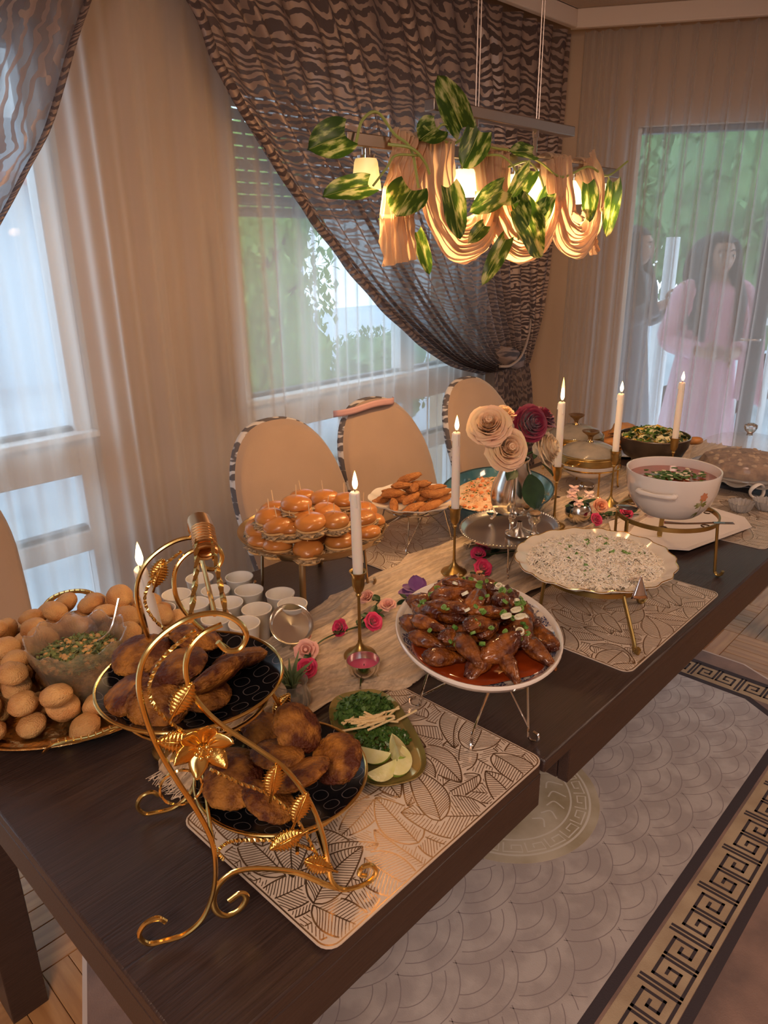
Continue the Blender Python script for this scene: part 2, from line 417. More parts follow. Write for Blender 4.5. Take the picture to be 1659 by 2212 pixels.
# ================================================================ OUTSIDE
terr = mat('terrace_paving', (.50, .56, .62), .8, c2=(.42, .48, .55), scale=2)
g = G(); g.box((3.5, 9.0, -.15), (26, 13.3, .2)); g.box((9.6, -1.0, -.15), (8, 9, .2)); struct('terrace', g, terr)
lawn = mat('lawn', (.16, .30, .10), .9, c2=(.26, .42, .14), scale=6)
def tree(name, label, x, y, h, r, col, seed, n=420, cat='tree', trunk=True, z0=0.0):
    R = random.Random(seed); root = thing(name, label, cat, (x, y, -.05))
    if trunk:
        g = G(); g.tube([(0, 0, 0), (.05, 0, h * .4), (0, .05, h * .8)], [.12, .08, .03], seg=8, smooth=4)
        for k in range(5):
            a = R.random() * 6.28; g.tube([(0, 0, h * (.35 + .1 * k)), (math.cos(a) * r * .7, math.sin(a) * r * .7, h * (.5 + .1 * k))], [.04, .01], seg=6)
        ob('trunk', g, mat('bark', (.08, .06, .05), .9), root)
    g = G()
    for k in range(9):
        a = R.random() * 6.28; q = R.random() ** .5 * .42; zc = z0 + (h - z0) * .58
        g.blob((q * r * math.cos(a), q * r * math.sin(a), zc + (h - z0) * R.uniform(-.24, .24)), (r * .50, r * .50, (h - z0) * .20), 3, .35, 2.5, seed * 10 + k)
    fm_ = mat('foliage_mass_' + col, {'a': (.10, .20, .08), 'b': (.20, .36, .09), 'c': (.05, .13, .06)}[col], .8, c2={'a': (.20, .34, .14), 'b': (.36, .54, .16), 'c': (.11, .24, .11)}[col], scale=2.5)
    ob('foliage_mass', g, fm_, root, kind='stuff')
    g = G(); tv = np.array([(0, -1, 0), (.5, 0, .12), (0, 1, 0), (-.5, 0, .12)]); ms = []
    for k in range(n * 9):
        u = Vector((R.gauss(0, 1), R.gauss(0, 1), R.gauss(0, 1))).normalized() * (R.random() ** .4)
        zc = z0 + (h - z0) * .58
        p = Vector((u.x * r, u.y * r, zc + u.z * (h - z0) * .44))
        e = Matrix.Rotation(R.random() * 6.28, 4, 'Z') @ Matrix.Rotation(R.random() * 3, 4, 'X')
        ms.append(Matrix.Translation(p) @ e @ Matrix.Diagonal((r * .060, r * .060, r * .060, 1)))
    g.scatter(tv, [(0, 1, 2, 3)], [np.array(m) for m in ms])
    ob('foliage', g, mat('foliage_' + col, {'a': (.13, .27, .10), 'b': (.24, .42, .10), 'c': (.06, .17, .08)}[col], .6, c2={'a': (.22, .38, .16), 'b': (.40, .58, .18), 'c': (.13, .28, .13)}[col], scale=1.5, translucent=.35), root, kind='stuff')
    return root
tree('bush', 'bright yellow green bush outside behind the middle window', 2.9, 4.0, 2.3, .62, 'b', 1, cat='bush')
tree('bush', 'pale green bush outside seen low through the leftmost window', 1.02, 4.4, 2.0, .20, 'a', 2, cat='bush', n=300)
tree('tree', 'leafy tree outside behind the terrace door, nearer the corner', 7.5, 2.5, 3.6, 1.1, 'a', 3, n=600)
tree('tree', 'tall leafy tree outside behind the terrace door, farther right', 10.8, .9, 5.2, 1.7, 'c', 4, n=700)
tree('tree', 'pale leafy tree outside above the terrace railing', 9.9, 5.2, 4.8, 1.5, 'a', 5, n=600)
tree('bush', 'small dark shrub outside in the lower pane of the middle window', 4.3, 4.2, .95, .5, 'a', 6, n=260, cat='bush')
# neighbouring pale building and fence far outside
g = G(); g.box((0, 0, 1.5), (7, .3, 3.0)); hb = thing('house', 'pale blue grey house wall outside across the yard', 'house', (4.6, 9.6, -.05))
ob('house_wall', g, mat('pale_render', (.62, .72, .82), .9), hb)
for k in range(3):
    g = G(); g.box((-2.2 + 2.2 * k, -.17, 1.7), (.9, .04, 1.1)); ob('house_window', g, mat('house_window_blue', (.25, .33, .42), .2), hb)
g = G(); g.box((0, -.3, 2.35), (7.2, .7, .09)); ob('awning', g, mat('awning_red', (.60, .16, .12), .8), hb, label='red awning strip')
g = G()
for k in range(12): g.box((k * .22, 0, .5), (.04, .04, .95))
g.box((1.2, 0, 1.0), (2.6, .06, .05))
fe = thing('railing', 'white railing outside behind the woman in pink', 'railing', (5.15, 2.95, -.05), -.9)
for k in range(12):
    gg = G(); gg.box((k * .22, 0, .5), (.04, .04, .95)); ob('baluster', gg, framem, fe)
gg = G(); gg.box((1.2, 0, 1.0), (2.6, .06, .05)); ob('rail', gg, framem, fe)
# downpipe + white post near door
g = G(); g.tube([(0, 0, 0), (0, 0, 2.2), (.03, .05, 2.35), (.03, .3, 2.5)], .05, seg=10)
p = RP(.40, 1.75, -.05); tag(ob('downpipe', g, framem, loc=p), 'white downpipe outside at the left of the terrace door', 'pipe')
g = G(); g.box((0, 0, .8), (.07, .07, 1.6)); p = RP(.78, 1.75, -.05)
tag(ob('post', g, framem, loc=p), 'white post outside between the two women', 'post')
# overhang above the terrace
g = G(); c = RP(1.2, .75, 2.35); g.box(c, (3.2, .85, .12), rzD); struct('trim_3', g, trimm)
# ================================================================ CURTAINS
def sheer_mat(name, col, a0, a1, tl=.5):
    m = bpy.data.materials.new(name); m.use_nodes = True; nt = m.node_tree; L = nt.links.new
    nt.nodes.remove(nt.nodes['Principled BSDF']); out = nt.nodes['Material Output']
    d = nd(nt, 'ShaderNodeBsdfDiffuse'); t = nd(nt, 'ShaderNodeBsdfTranslucent'); p = nd(nt, 'ShaderNodeBsdfTransparent')
    d.inputs[0].default_value = (*col, 1); t.inputs[0].default_value = (*col, 1); p.inputs[0].default_value = (1, 1, 1, 1)
    m1 = nd(nt, 'ShaderNodeMixShader'); m1.inputs[0].default_value = tl; L(d.outputs[0], m1.inputs[1]); L(t.outputs[0], m1.inputs[2])
    lw = nd(nt, 'ShaderNodeLayerWeight'); lw.inputs[0].default_value = .5
    mr = nd(nt, 'ShaderNodeMapRange'); mr.inputs['To Min'].default_value = a0; mr.inputs['To Max'].default_value = a1
    L(lw.outputs['Facing'], mr.inputs['Value'])
    m2 = nd(nt, 'ShaderNodeMixShader'); L(mr.outputs[0], m2.inputs[0]); L(p.outputs[0], m2.inputs[1]); L(m1.outputs[0], m2.inputs[2])
    L(m2.outputs[0], out.inputs[0]); MATS[name] = m; return m
sheer = sheer_mat('white_voile', (.84, .80, .76), .50, .98, .68)
sheer2 = sheer_mat('white_voile_door', (.84, .80, .76), .31, .92, .6)
def zebra_mat():
    m = bpy.data.materials.new('zebra_organza'); m.use_nodes = True; nt = m.node_tree; L = nt.links.new
    nt.nodes.remove(nt.nodes['Principled BSDF']); out = nt.nodes['Material Output']
    uv = nd(nt, 'ShaderNodeUVMap'); mp = nd(nt, 'ShaderNodeMapping'); L(uv.outputs[0], mp.inputs[0])
    mp.inputs['Scale'].default_value = (1.0, 1.0, 1)
    w = nd(nt, 'ShaderNodeTexWave'); w.bands_direction = 'Y'; w.inputs['Scale'].default_value = 8.5
    w.inputs['Distortion'].default_value = 13.0; w.inputs['Detail'].default_value = 2.6; w.inputs['Detail Scale'].default_value = 1.0; w.inputs['Detail Roughness'].default_value = .55
    L(mp.outputs[0], w.inputs[0])
    st = nd(nt, 'ShaderNodeMapRange'); st.inputs['From Min'].default_value = .47; st.inputs['From Max'].default_value = .53; L(w.outputs['Fac'], st.inputs['Value'])
    # satin stripe
    ds = nd(nt, 'ShaderNodeBsdfDiffuse'); ds.inputs[0].default_value = (.36, .265, .225, 1)
    gs = nd(nt, 'ShaderNodeBsdfGlossy'); gs.inputs[0].default_value = (.50, .38, .33, 1); gs.inputs['Roughness'].default_value = .42
    ts = nd(nt, 'ShaderNodeBsdfTranslucent'); ts.inputs[0].default_value = (.42, .33, .30, 1)
    a = nd(nt, 'ShaderNodeMixShader'); a.inputs[0].default_value = .35; L(ds.outputs[0], a.inputs[1]); L(gs.outputs[0], a.inputs[2])
    b = nd(nt, 'ShaderNodeMixShader'); b.inputs[0].default_value = .25; L(a.outputs[0], b.inputs[1]); L(ts.outputs[0], b.inputs[2])
    tp = nd(nt, 'ShaderNodeBsdfTransparent'); bb = nd(nt, 'ShaderNodeMixShader'); bb.inputs[0].default_value = .93; L(tp.outputs[0], bb.inputs[1]); L(b.outputs[0], bb.inputs[2])
    # organza ground
    do = nd(nt, 'ShaderNodeBsdfDiffuse'); do.inputs[0].default_value = (.15, .11, .11, 1)
    to = nd(nt, 'ShaderNodeBsdfTranslucent'); to.inputs[0].default_value = (.26, .22, .23, 1)
    c = nd(nt, 'ShaderNodeMixShader'); c.inputs[0].default_value = .4; L(do.outputs[0], c.inputs[1]); L(to.outputs[0], c.inputs[2])
    lw = nd(nt, 'ShaderNodeLayerWeight'); mr = nd(nt, 'ShaderNodeMapRange'); mr.inputs['To Min'].default_value = .72; mr.inputs['To Max'].default_value = .99; L(lw.outputs['Facing'], mr.inputs['Value'])
    d = nd(nt, 'ShaderNodeMixShader'); L(mr.outputs[0], d.inputs[0]); L(tp.outputs[0], d.inputs[1]); L(c.outputs[0], d.inputs[2])
    f = nd(nt, 'ShaderNodeMixShader'); L(st.outputs[0], f.inputs[0]); L(d.outputs[0], f.inputs[1]); L(bb.outputs[0], f.inputs[2])
    L(f.outputs[0], out.inputs[0]); MATS['zebra'] = m; return m
zebra = zebra_mat()
# --- white voile on the window wall: irregular soft folds
def fold(x, seed):
    s_ = math.sin(x * 31 + 3.5 * mnoise.noise(Vector((x * 2.3, seed, 0)))); return (.014 * math.copysign(abs(s_) ** .7, s_) + .009 * math.sin(x * 83 + 4 * mnoise.noise(Vector((x * 3, seed, 4)))) + .008 * mnoise.noise(Vector((x * 9, seed, 1))))
def vo(u, v):
    x = -1.0 + 4.22 * u; z = 2.40 - 2.38 * v
    k = .55 + .45 * min(1, v * 2.5)
    xx = x + .02 * v * math.sin(x * 13 + 1) + .012 * mnoise.noise(Vector((x * 5, v * 2, 4)))
    return (xx, 2.066 + fold(x, 5) * k + .006 * mnoise.noise(Vector((x * 4, v * 3, 9))), z)
g = G(); g.sheet(vo, 1000, 16)
tag(ob('voile_curtain', g, sheer, sharp=180), 'long white voile curtain across the window wall', 'curtain')
# overlapping second layer between the windows (double fabric reads denser and warmer)
def vo2(u, v):
    x = 1.02 + .50 * u; z = 2.40 - 2.38 * v
    return (x + .10 * (v - .4) * (.2) + .01 * math.sin(9 * v + x * 20), 2.112 + .006 * math.sin(x * 60) + .004 * mnoise.noise(Vector((x * 20, v * 2, 3))), z)
g = G(); g.sheet(vo2, 110, 12)
tag(ob('voile_curtain', g, sheer, sharp=180), 'second white voile layer hanging before the pier between the two windows', 'curtain')
# --- voile on the door wall with pinch pleats
def vd(u, v):
    s = .045 + 2.6 * u; z = 2.40 - 2.38 * v
    ph = (s / .080) % 1.0 - .5
    sharpk = 1 - .55 * min(1, v * 1.3)
    rid = math.exp(-(ph * ph) / (.010 + .03 * v))
    wob = .010 * mnoise.noise(Vector((s * 11, v * 1.5, 2)))
    dense = .030 * math.sin(s * 95) * math.exp(-((s - .13) / .07) ** 2)
    return tuple(RP(s + .012 * mnoise.noise(Vector((s * 9, v * 2, 7))) * v * 2, .06 - .036 * rid - wob - dense - .010 * math.sin(s * 39) * v, z))
g = G(); g.sheet(vd, 900, 14)
tag(ob('voile_curtain', g, sheer2, sharp=180), 'white pinch pleated voile curtain before the terrace door', 'curtain')
# --- zebra curtains
YC = 2.0
def s2(p): x, z = p; k = YC / 1.93; return (x * k, 1.495 + (z - 1.495) * k)
def bez(a, b, c, t): return ((1 - t) ** 2 * a[0] + 2 * t * (1 - t) * b[0] + t * t * c[0], (1 - t) ** 2 * a[1] + 2 * t * (1 - t) * b[1] + t * t * c[1])
# key edge curve of the swept (left) edge, top -> tie
EL = [s2(p) for p in [(1.11, 2.36), (1.298, 2.12), (1.389, 1.951), (1.506, 1.809), (1.639, 1.649), (1.791, 1.495), (1.966, 1.336), (2.168, 1.188), (2.399, 1.055), (2.66, .975)]]
ER = [s2(p) for p in [(3.222, 2.36), (3.215, 2.12), (3.205, 1.95), (3.195, 1.80), (3.185, 1.65), (3.17, 1.495), (3.14, 1.34), (3.10, 1.19), (3.04, 1.07), (2.97, .99)]]
def curve_at(E, t):
    t = max(0, min(.9999, t)) * (len(E) - 1); i = int(t); f = t - i
    a = E[max(i - 1, 0)]; b = E[i]; c = E[i + 1]; d = E[min(i + 2, len(E) - 1)]
    return tuple(.5 * (2 * b[k] + (c[k] - a[k]) * f + (2 * a[k] - 5 * b[k] + 4 * c[k] - d[k]) * f * f + (3 * b[k] - a[k] - 3 * c[k] + d[k]) * f ** 3) for k in (0, 1))
def zc(u, v):
    u2 = max(0.0, u + .008 * math.sin(v * 9 + u * 30) * min(1, u * 10))
    a = curve_at(ER, v); b = curve_at(EL, v)
    w = u2 ** (1 - .1 * v)
    x = a[0] + (b[0] - a[0]) * w; z = a[1] + (b[1] - a[1]) * w
    # inner strands sag a bit less than linear
    z += -.05 * math.sin(PI * u) * math.sin(PI * v)
    amp = (.014 + .004 * math.sin(u * 9)) * (1 - .25 * v) + .012 * v
    nf = 19
    y = YC - .004 + amp * math.sin(u * nf * 2 * PI + 1.2 * mnoise.noise(Vector((u * 6, v, 0)))) + .008 * mnoise.noise(Vector((u * 40, v * 3, 0)))
    y -= .006 + .03 * v ** 3
    if v < .05: y += .012 * math.sin(u * 150) * (1 - v * 20)
    return (x, y, z)
NU, NV = 420, 60
g = G(); g.sheet(zc, NU, NV)
g.uv = [((i / NU) * 3.4, (j / NV) * 2.6 + .35 * (i / NU)) for j in range(NV + 1) for i in range(NU + 1)]
zt_ = thing('zebra_curtain', 'bronze zebra patterned organza curtain swept right to a tieback', 'curtain', (0, 0, 0))
ob('drape', g, zebra, zt_, sharp=180)
# rolled hem along the swept edge
def hemf(u, v):
    b = curve_at(EL, v); an = 2 * PI * u
    return (b[0] + .014 * math.cos(an) + .004 * math.sin(v * 60), YC - .018 + .012 * math.sin(an), b[1] + .014 * math.cos(an) * .6)
g = G(); g.sheet(hemf, 10, 90); g.uv = [((i / 10) * .12, (j / 90) * 2.9) for j in range(91) for i in range(11)]
ob('hem', g, zebra, zt_, sharp=180)
# tail under the tie
def tailf(u, v):
    xa = 2.97 + .20 * v ** .8; xb = 2.70 + .16 * v
    k = YC / 1.93
    x = (xa + (xb - xa) * u) * k; z = .99 - .95 * v
    return (x + .01 * math.sin(v * 8 + u * 9), YC - .02 + (.012 + .014 * min(1, v * 2)) * math.sin(u * 9 * 2 * PI) + .01 * mnoise.noise(Vector((u * 12, v * 4, 0))) - .02 * (1 - v), z)
g = G(); g.sheet(tailf, 130, 26); g.uv = [((i / 130) * 2.2, 2.6 + (j / 26) * 1.0) for j in range(27) for i in range(131)]
ob('drape_tail', g, zebra, zt_, sharp=180)
# gathered knot + tieback
g = G(); g.blob((2.93, 1.965, 1.01), (.13, .045, .05), 3, .25, 4, 3, tilt=(0, .25)); g.uv = None
ob('gather', g, mat('zebra_gather', (.28, .20, .17), .6, c2=(.06, .045, .045), scale=7, stretch=(1, 1, 6), contrast=(.45, .55)), zt_)
g = G(); g.tube([(2.80, 1.93, .985), (2.87, 1.915, .985), (2.98, 1.925, 1.03), (3.10, 1.97, 1.16), (3.17, 2.05, 1.30)], .006, smooth=6)
ob('tieback', g, mat('tieback_cord', (.42, .33, .28), .6), zt_)
# left zebra curtain: right edge runs down to the left
LL = [s2(p) for p in [(1.17, 2.36), (1.011, 2.066), (.955, 1.961), (.87, 1.785), (.797, 1.68), (.727, 1.582), (.60, 1.42), (.42, 1.26), (.15, 1.10), (-.2, 1.0)]]
LR = [s2(p) for p in [(-.9, 2.36), (-.9, 2.1), (-.9, 1.9), (-.9, 1.75), (-.9, 1.6), (-.9, 1.45), (-.88, 1.3), (-.8, 1.15), (-.7, 1.05), (-.5, 1.0)]]
def zl(u, v):
    a = curve_at(LR, v); b = curve_at(LL, v)
    x = a[0] + (b[0] - a[0]) * u; z = a[1] + (b[1] - a[1]) * u
    y = YC - .006 + .014 * math.sin(u * 13 * 2 * PI + mnoise.noise(Vector((u * 6, v, 0)))) + .006 * mnoise.noise(Vector((u * 30, v * 3, 5)))
    return (x, y, z)
def zebra_sheer():
    m = zebra.copy(); m.name = 'zebra_organza_light'; nt = m.node_tree
    for n in nt.nodes:
        if n.type == 'MAP_RANGE' and abs(n.inputs['To Min'].default_value - .72) < .01: n.inputs['To Min'].default_value = .58; n.inputs['To Max'].default_value = .95
        if n.type == 'TEX_WAVE': n.inputs['Scale'].default_value = 7.0; n.bands_direction = 'X'
        if n.type == 'MAP_RANGE' and abs(n.inputs['From Min'].default_value - .47) < .01: n.inputs['From Min'].default_value = .66; n.inputs['From Max'].default_value = .74
    return m
g = G(); g.sheet(zl, 240, 40); g.uv = [((i / 240) * 2.6, (j / 40) * 1.4) for j in range(41) for i in range(241)]
zt2 = thing('zebra_curtain', 'thin zebra patterned organza curtain at the top left, swept left', 'curtain')
zl_m = zebra_sheer()
ob('drape', g, zl_m, zt2, sharp=180)
def heml(u, v):
    b = curve_at(LL, v); an = 2 * PI * u
    return (b[0] + .013 * math.cos(an), YC - .016 + .010 * math.sin(an), b[1] + .008 * math.cos(an))
g = G(); g.sheet(heml, 10, 70); g.uv = [((i / 10) * .12, (j / 70) * 2.9) for j in range(71) for i in range(11)]
ob('hem', g, zebra, zt2, sharp=180)

# ================================================================ PEOPLE outside the door
def skin_body(name, verts, edges, radii, m, parent, subd=2):
    me = bpy.data.meshes.new(name); me.from_pydata([tuple(v) for v in verts], edges, []); me.materials.append(m)
    o = bpy.data.objects.new(name, me); COL.objects.link(o); o.parent = parent
    md = o.modifiers.new('skin', 'SKIN'); md.use_smooth_shade = True
    for i, r in enumerate(radii):
        rr = r if isinstance(r, tuple) else (r, r); me.skin_vertices[0].data[i].radius = rr
    me.skin_vertices[0].data[0].use_root = True
    s = o.modifiers.new('sub', 'SUBSURF'); s.levels = subd; s.render_levels = subd
    return o
def hand(parent, root, direction, m, side):
    d = Vector(direction).normalized(); up_ = Vector((0, 0, 1)); s = d.cross(up_).normalized() * side; u = s.cross(d).normalized()
    for k in range(4):
        b = Vector(root) + u * (.03 - .02 * k) + d * .05; L = [.030, .034, .032, .024][k]
        p = [b - d * .03, b + d * L * .9, b + d * (L * 1.5) + s * .018, b + d * (L * 1.5) + s * .036]
        skin_body('finger', p, [(0, 1), (1, 2), (2, 3)], [.010, .009, .008, .007], m, parent, 1)
    b = Vector(root) + u * .03
    skin_body('thumb', [b, b + u * .025 + d * .03 + s * .01, b + u * .03 + d * .06 + s * .02], [(0, 1), (1, 2)], [.011, .010, .008], m, parent, 1)
skinm = mat('skin', (.55, .33, .24), .5, sss=.15); hairm = mat('dark_hair', (.02, .014, .014), .45, bump=.6, bscale=60, stretch=(1, 1, .08))
pink = mat('pink_dress_cloth', (.80, .40, .55), .7, c2=(.86, .52, .64), scale=7, bump=.15, sheen=.4); black = mat('black_dress_cloth', (.035, .035, .05), .7, c2=(.06, .06, .08), scale=8, sheen=.3)
def person(loc, face, label, clothm, arms, lean=0.0, scarf=None, h=1.58):
    """local frame: x right of the person, -y forward (facing), z up"""
    root = thing('person', label, 'person', loc, face)
    hz = h - .11   # head centre
    V = [(0, 0, .92), (0, .01, 1.05), (lean * .3, .01, 1.18), (lean * .6, .01, 1.30), (lean, .0, h - .26), (lean, -.01, h - .20), (lean, -.015, hz)]
    E = [(0, 1), (1, 2), (2, 3), (3, 4), (4, 5), (5, 6)]
    Rr = [(.165, .12), (.13, .10), (.14, .105), (.15, .10), (.07, .06), (.05, .05), (.055, .06)]
    hands = []
    for side, (el, wr, ha) in arms.items():
        i = len(V); sx = side
        V += [(lean + sx * .165, .0, h - .27), el, wr, ha]; E += [(3, i), (i, i + 1), (i + 1, i + 2), (i + 2, i + 3)]
        Rr += [.052, .040, .028, (.022, .036)]; hands.append((side, wr, ha))
    i = len(V)
    for sx in (-1, 1):
        V += [(sx * .09, 0, .85), (sx * .10, -.01, .48), (sx * .10, .02, .09), (sx * .10, -.11, .05)]; k = len(V) - 4
        E += [(0, k), (k, k + 1), (k + 1, k + 2), (k + 2, k + 3)]; Rr += [.09, .065, .042, .035]
    skin_body('body', V, E, Rr, skinm, root)
    # head with face
    def hd(p):
        q = p.copy()
        if q.z < 0: q.x *= 1 - .22 * (-q.z); q.y *= 1 - .1 * (-q.z)
        if q.y < -.5 and abs(q.x) < .28 and -.35 < q.z < .25: q.y -= .17 * (1 - abs(q.x) / .28) * (.6 - q.z)   # nose
        if q.y < -.5 and abs(abs(q.x) - .38) < .2 and 0 < q.z < .3: q.y += .09
        return q
    g = G(); g.blob((lean, -.02, hz), (.074, .093, .112), 4, .0, 1, 0, fn=hd)
    hdo = ob('head', g, skinm, root)
    ew = mat('eye_white', (.8, .8, .78), .2); ed = mat('eye_dark', (.02, .015, .01), .2)
    for sx in (-1, 1):
        g = G(); g.blob((lean + sx * .029, -.020 - .078, hz + .010), (.014, .010, .0085), 2, 0); ob('eye', g, ew, hdo)
        g = G(); g.blob((lean + sx * .029, -.020 - .087, hz + .010), (.0062, .004, .0065), 2, 0); ob('iris', g, ed, hdo)
        g = G(); g.tube([(lean + sx * .012, -.11, hz + .034), (lean + sx * .030, -.108, hz + .040), (lean + sx * .047, -.095, hz + .034)], .003, smooth=3); ob('eyebrow', g, hairm, hdo)
        g = G(); g.blob((lean + sx * .074, -.012, hz), (.010, .020, .030), 2, .1, 3, 1); ob('ear', g, skinm, hdo)
    g = G(); g.tube([(lean - .022, -.102, hz - .052), (lean, -.112, hz - .049), (lean + .022, -.102, hz - .052)], [.002, .006, .002], smooth=4); ob('mouth', g, mat('lips', (.45, .12, .12), .4), hdo)
    # long hair: cap and two falling lengths
    def hc(p):
        q = p.copy()
        if q.y < -.1 and q.z < .42: q.y = -.1 + (q.y + .1) * .12
        return q
    g = G(); g.blob((lean, .004, hz + .020), (.092, .108, .118), 4, .04, 3, 2, fn=hc)
    for sx in (-1, 1):
        for k in range(5):
            a = sx * (.074 + .008 * k); y = -.05 + .03 * k
            g.tube([(lean + sx * .025, y * .5 + .01, hz + .112), (lean + a * .98, y * .7, hz + .05), (lean + a * 1.18, y, hz - .08), (lean + a * 1.45 + .01 * k, y - .05, hz - .24), (lean + a * 1.35 + sx * .012 * k, y - .09, hz - .44 + .03 * k)], [.020, .030, .034, .036, .014], smooth=5, seg=10)
    g.tube([(lean, .06, hz), (lean, .10, hz - .2), (lean, .11, hz - .42)], [.07, .085, .03], smooth=5, seg=10)
    ob('hair', g, hairm, root)
    # dress: sleeves and body
    def dr(u, v):
        an = 2 * PI * u; z = (h - .235) * (1 - v) + .10 * v
        if z > h - .27: k = .4 + (h - .235 - z) / .035 * .6; rx, ry = .155 * k + .02, .085 * k + .02
        elif z > 1.18: rx, ry = .175, .115
        elif z > 1.0: f_ = (1.18 - z) / .18; rx, ry = .175 - .02 * f_, .115 + .01 * f_
        else: f_ = (1.0 - z) / .9; rx, ry = .155 + .10 * f_ ** .8, .125 + .09 * f_ ** .8
        w = 1 + (.05 * math.sin(an * 9 + z * 3) * min(1, max(0, (1.05 - z) * 1.5)))
        return (lean * max(0, (z - .9) / .5) + rx * w * math.cos(an), ry * w * math.sin(an), z)
    g = G(); g.sheet(dr, 64, 40); ob('dress', g, clothm, root, sharp=180)
    for side, (el, wr, ha) in arms.items():
        sh_ = Vector((lean + side * .095, .0, h - .262)); el = Vector(el); wr = Vector(wr)
        g = G(); g.tube([sh_, Vector((lean + side * .165, 0, h - .30)), sh_.lerp(el, .55) + Vector((side * .03, 0, 0)), el, el.lerp(wr, .75)], [.050, .066, .062, .055, .052], smooth=4, seg=12); ob('sleeve', g, clothm, root)
        hand(root, wr, Vector(ha) - wr, skinm, -side)
    if scarf: scarf(root, h, lean)
    return root
def dupatta(root, h, lean):
    def f(u, v):   # shawl over one shoulder falling in front and wide to the side
        a = -.5 + 1.0 * v; x = lean + .13 + .09 * u + .16 * max(0, -a) * u; z = h - .225 - abs(a) ** 1.3 * 1.6 - .05 * u
        y = -.13 * math.copysign(min(1, abs(a) * 5), -a) * (1 + .3 * math.sin(u * 14) * .3)
        return (x + .01 * math.sin(u * 25), y, z)
    g = G(); g.sheet(f, 24, 40); ob('shawl', g, pink, root, sharp=180, solid=.004)
fa = math.atan2(-N.y, -N.x) + PI / 2   # face the room
p2 = RP(.87, .72, -.05)
person(p2, fa + .25, 'woman in a pink dress with long dark hair, hands joined, outside the door', pink,
       {-1: ((-.24, -.02, 1.04), (-.10, -.20, .98), (-.04, -.24, .99)), 1: ((.23, -.02, 1.04), (.05, -.21, .97), (-.01, -.25, .98))}, 0.0, dupatta, h=1.59)
p1 = RP(.47, 1.16, -.05)
person(p1, fa + 1.15, 'woman in dark clothes with long dark hair holding up a phone, outside the door', black,
       {-1: ((-.22, -.05, 1.12), (-.10, -.26, 1.22), (-.06, -.32, 1.26)), 1: ((.22, -.05, 1.10), (.06, -.27, 1.20), (.01, -.33, 1.25))}, 0.0, h=1.64)
# phone held by the dark-clothed woman
ph = RP(.47, 1.16, -.05) + Matrix.Rotation(fa + 1.15, 3, 'Z') @ Vector((-.02, -.36, 1.29))
g = G(); g.box((0, 0, 0), (.072, .008, .145))
tag(ob('phone', g, mat('phone_black', (.02, .02, .025), .2), loc=ph, rot=(-.2, .3, fa + 1.15), bevel=.003), 'black phone held up by the woman in dark clothes', 'phone')
# ================================================================ RUG
def rugpoly(ins):   # stepped outline; ins = inset
    a, b, c, d_, e = 1.17 - ins, 1.085 - ins, .25 - ins * .2, .43 - ins * .2, .80 - ins
    q = [(a, -c), (a, c), (b, d_), (b, e - .10), (b - .07, e), (-(b - .07), e), (-b, e - .10), (-b, d_), (-a, c), (-a, -c), (-b, -d_), (-b, -e + .10), (-(b - .07), -e), (b - .07, -e), (b, -e + .10), (b, -d_)]
    return [(rugc.x + x, rugc.y + y) for x, y in q]
rug = thing('rug', 'large taupe rug with scallop pattern and greek key border under the table', 'rug', (0, 0, 0))
g = G(); g.poly(rugpoly(0), .001, .009); ob('rug_piping', g, mat('rug_piping', (.70, .58, .52), .8), rug, label='pale piped edge')
g = G(); g.poly(rugpoly(.010), .009, .0105); ob('rug_field', g, mat('rug_plum', (.19, .125, .11), .85, c2=(.33, .21, .17), scale=9, bump=.4, bscale=260, sheen=.2), rug, label='plum brown outer field')
dkm = mat('rug_dark_line', (.055, .042, .05), .8, bump=.3, bscale=260)
g = G(); g.poly([(rugc.x + x, rugc.y + y) for x, y in [(1.10, -.635), (1.10, .635), (-1.10, .635), (-1.10, -.635)]], .0105, .0115)
g = G()
def frame(g, hx, hy, w, z0, z1, cx=None, cy=None):
    cx = cx if cx is not None else rugc.x; cy = cy if cy is not None else rugc.y
    g.box((cx, cy - hy, (z0 + z1) / 2), (2 * hx + w, w, z1 - z0)); g.box((cx, cy + hy, (z0 + z1) / 2), (2 * hx + w, w, z1 - z0))
    g.box((cx - hx, cy, (z0 + z1) / 2), (w, 2 * hy - w, z1 - z0)); g.box((cx + hx, cy, (z0 + z1) / 2), (w, 2 * hy - w, z1 - z0))
frame(g, 1.065, .635, .022, .0105, .0118); ob('border_line', g, dkm, rug)
g = G(); frame(g, 1.01, .565, .115, .0105, .0114); ob('border_band', g, mat('rug_gold_band', (.52, .40, .27), .8, c2=(.40, .29, .19), scale=10, bump=.3, bscale=260), rug, label='tan greek key band')
g = G()
inn = [(.955, -.34), (.955, .34), (.86, .50), (-.86, .50), (-.955, .34), (-.955, -.34), (-.86, -.50), (.86, -.50)]
g.poly([(rugc.x + x, rugc.y + y) for x, y in inn], .0105, .0120); ob('border_line', g, dkm, rug)
inn2 = [(.93, -.33), (.93, .33), (.845, .475), (-.845, .475), (-.93, .33), (-.93, -.33), (-.845, -.475), (.845, -.475)]
P2 = [(rugc.x + x, rugc.y + y) for x, y in inn2]
g = G(); g.poly(P2, .0120, .0128)
ob('rug_center', g, mat('rug_silver_center', (.42, .36, .345), .55, c2=(.54, .475, .45), scale=13, detail=8, bump=.25, bscale=300, sheen=.3, r2=.4, contrast=(.42, .6)), rug, label='shimmering silver taupe centre')
def inside(p, poly):
    c = False; n = len(poly); j = n - 1
    for i in range(n):
        if (poly[i][1] > p[1]) != (poly[j][1] > p[1]) and p[0] < (poly[j][0] - poly[i][0]) * (p[1] - poly[i][1]) / (poly[j][1] - poly[i][1]) + poly[i][0]: c = not c
        j = i
    return c
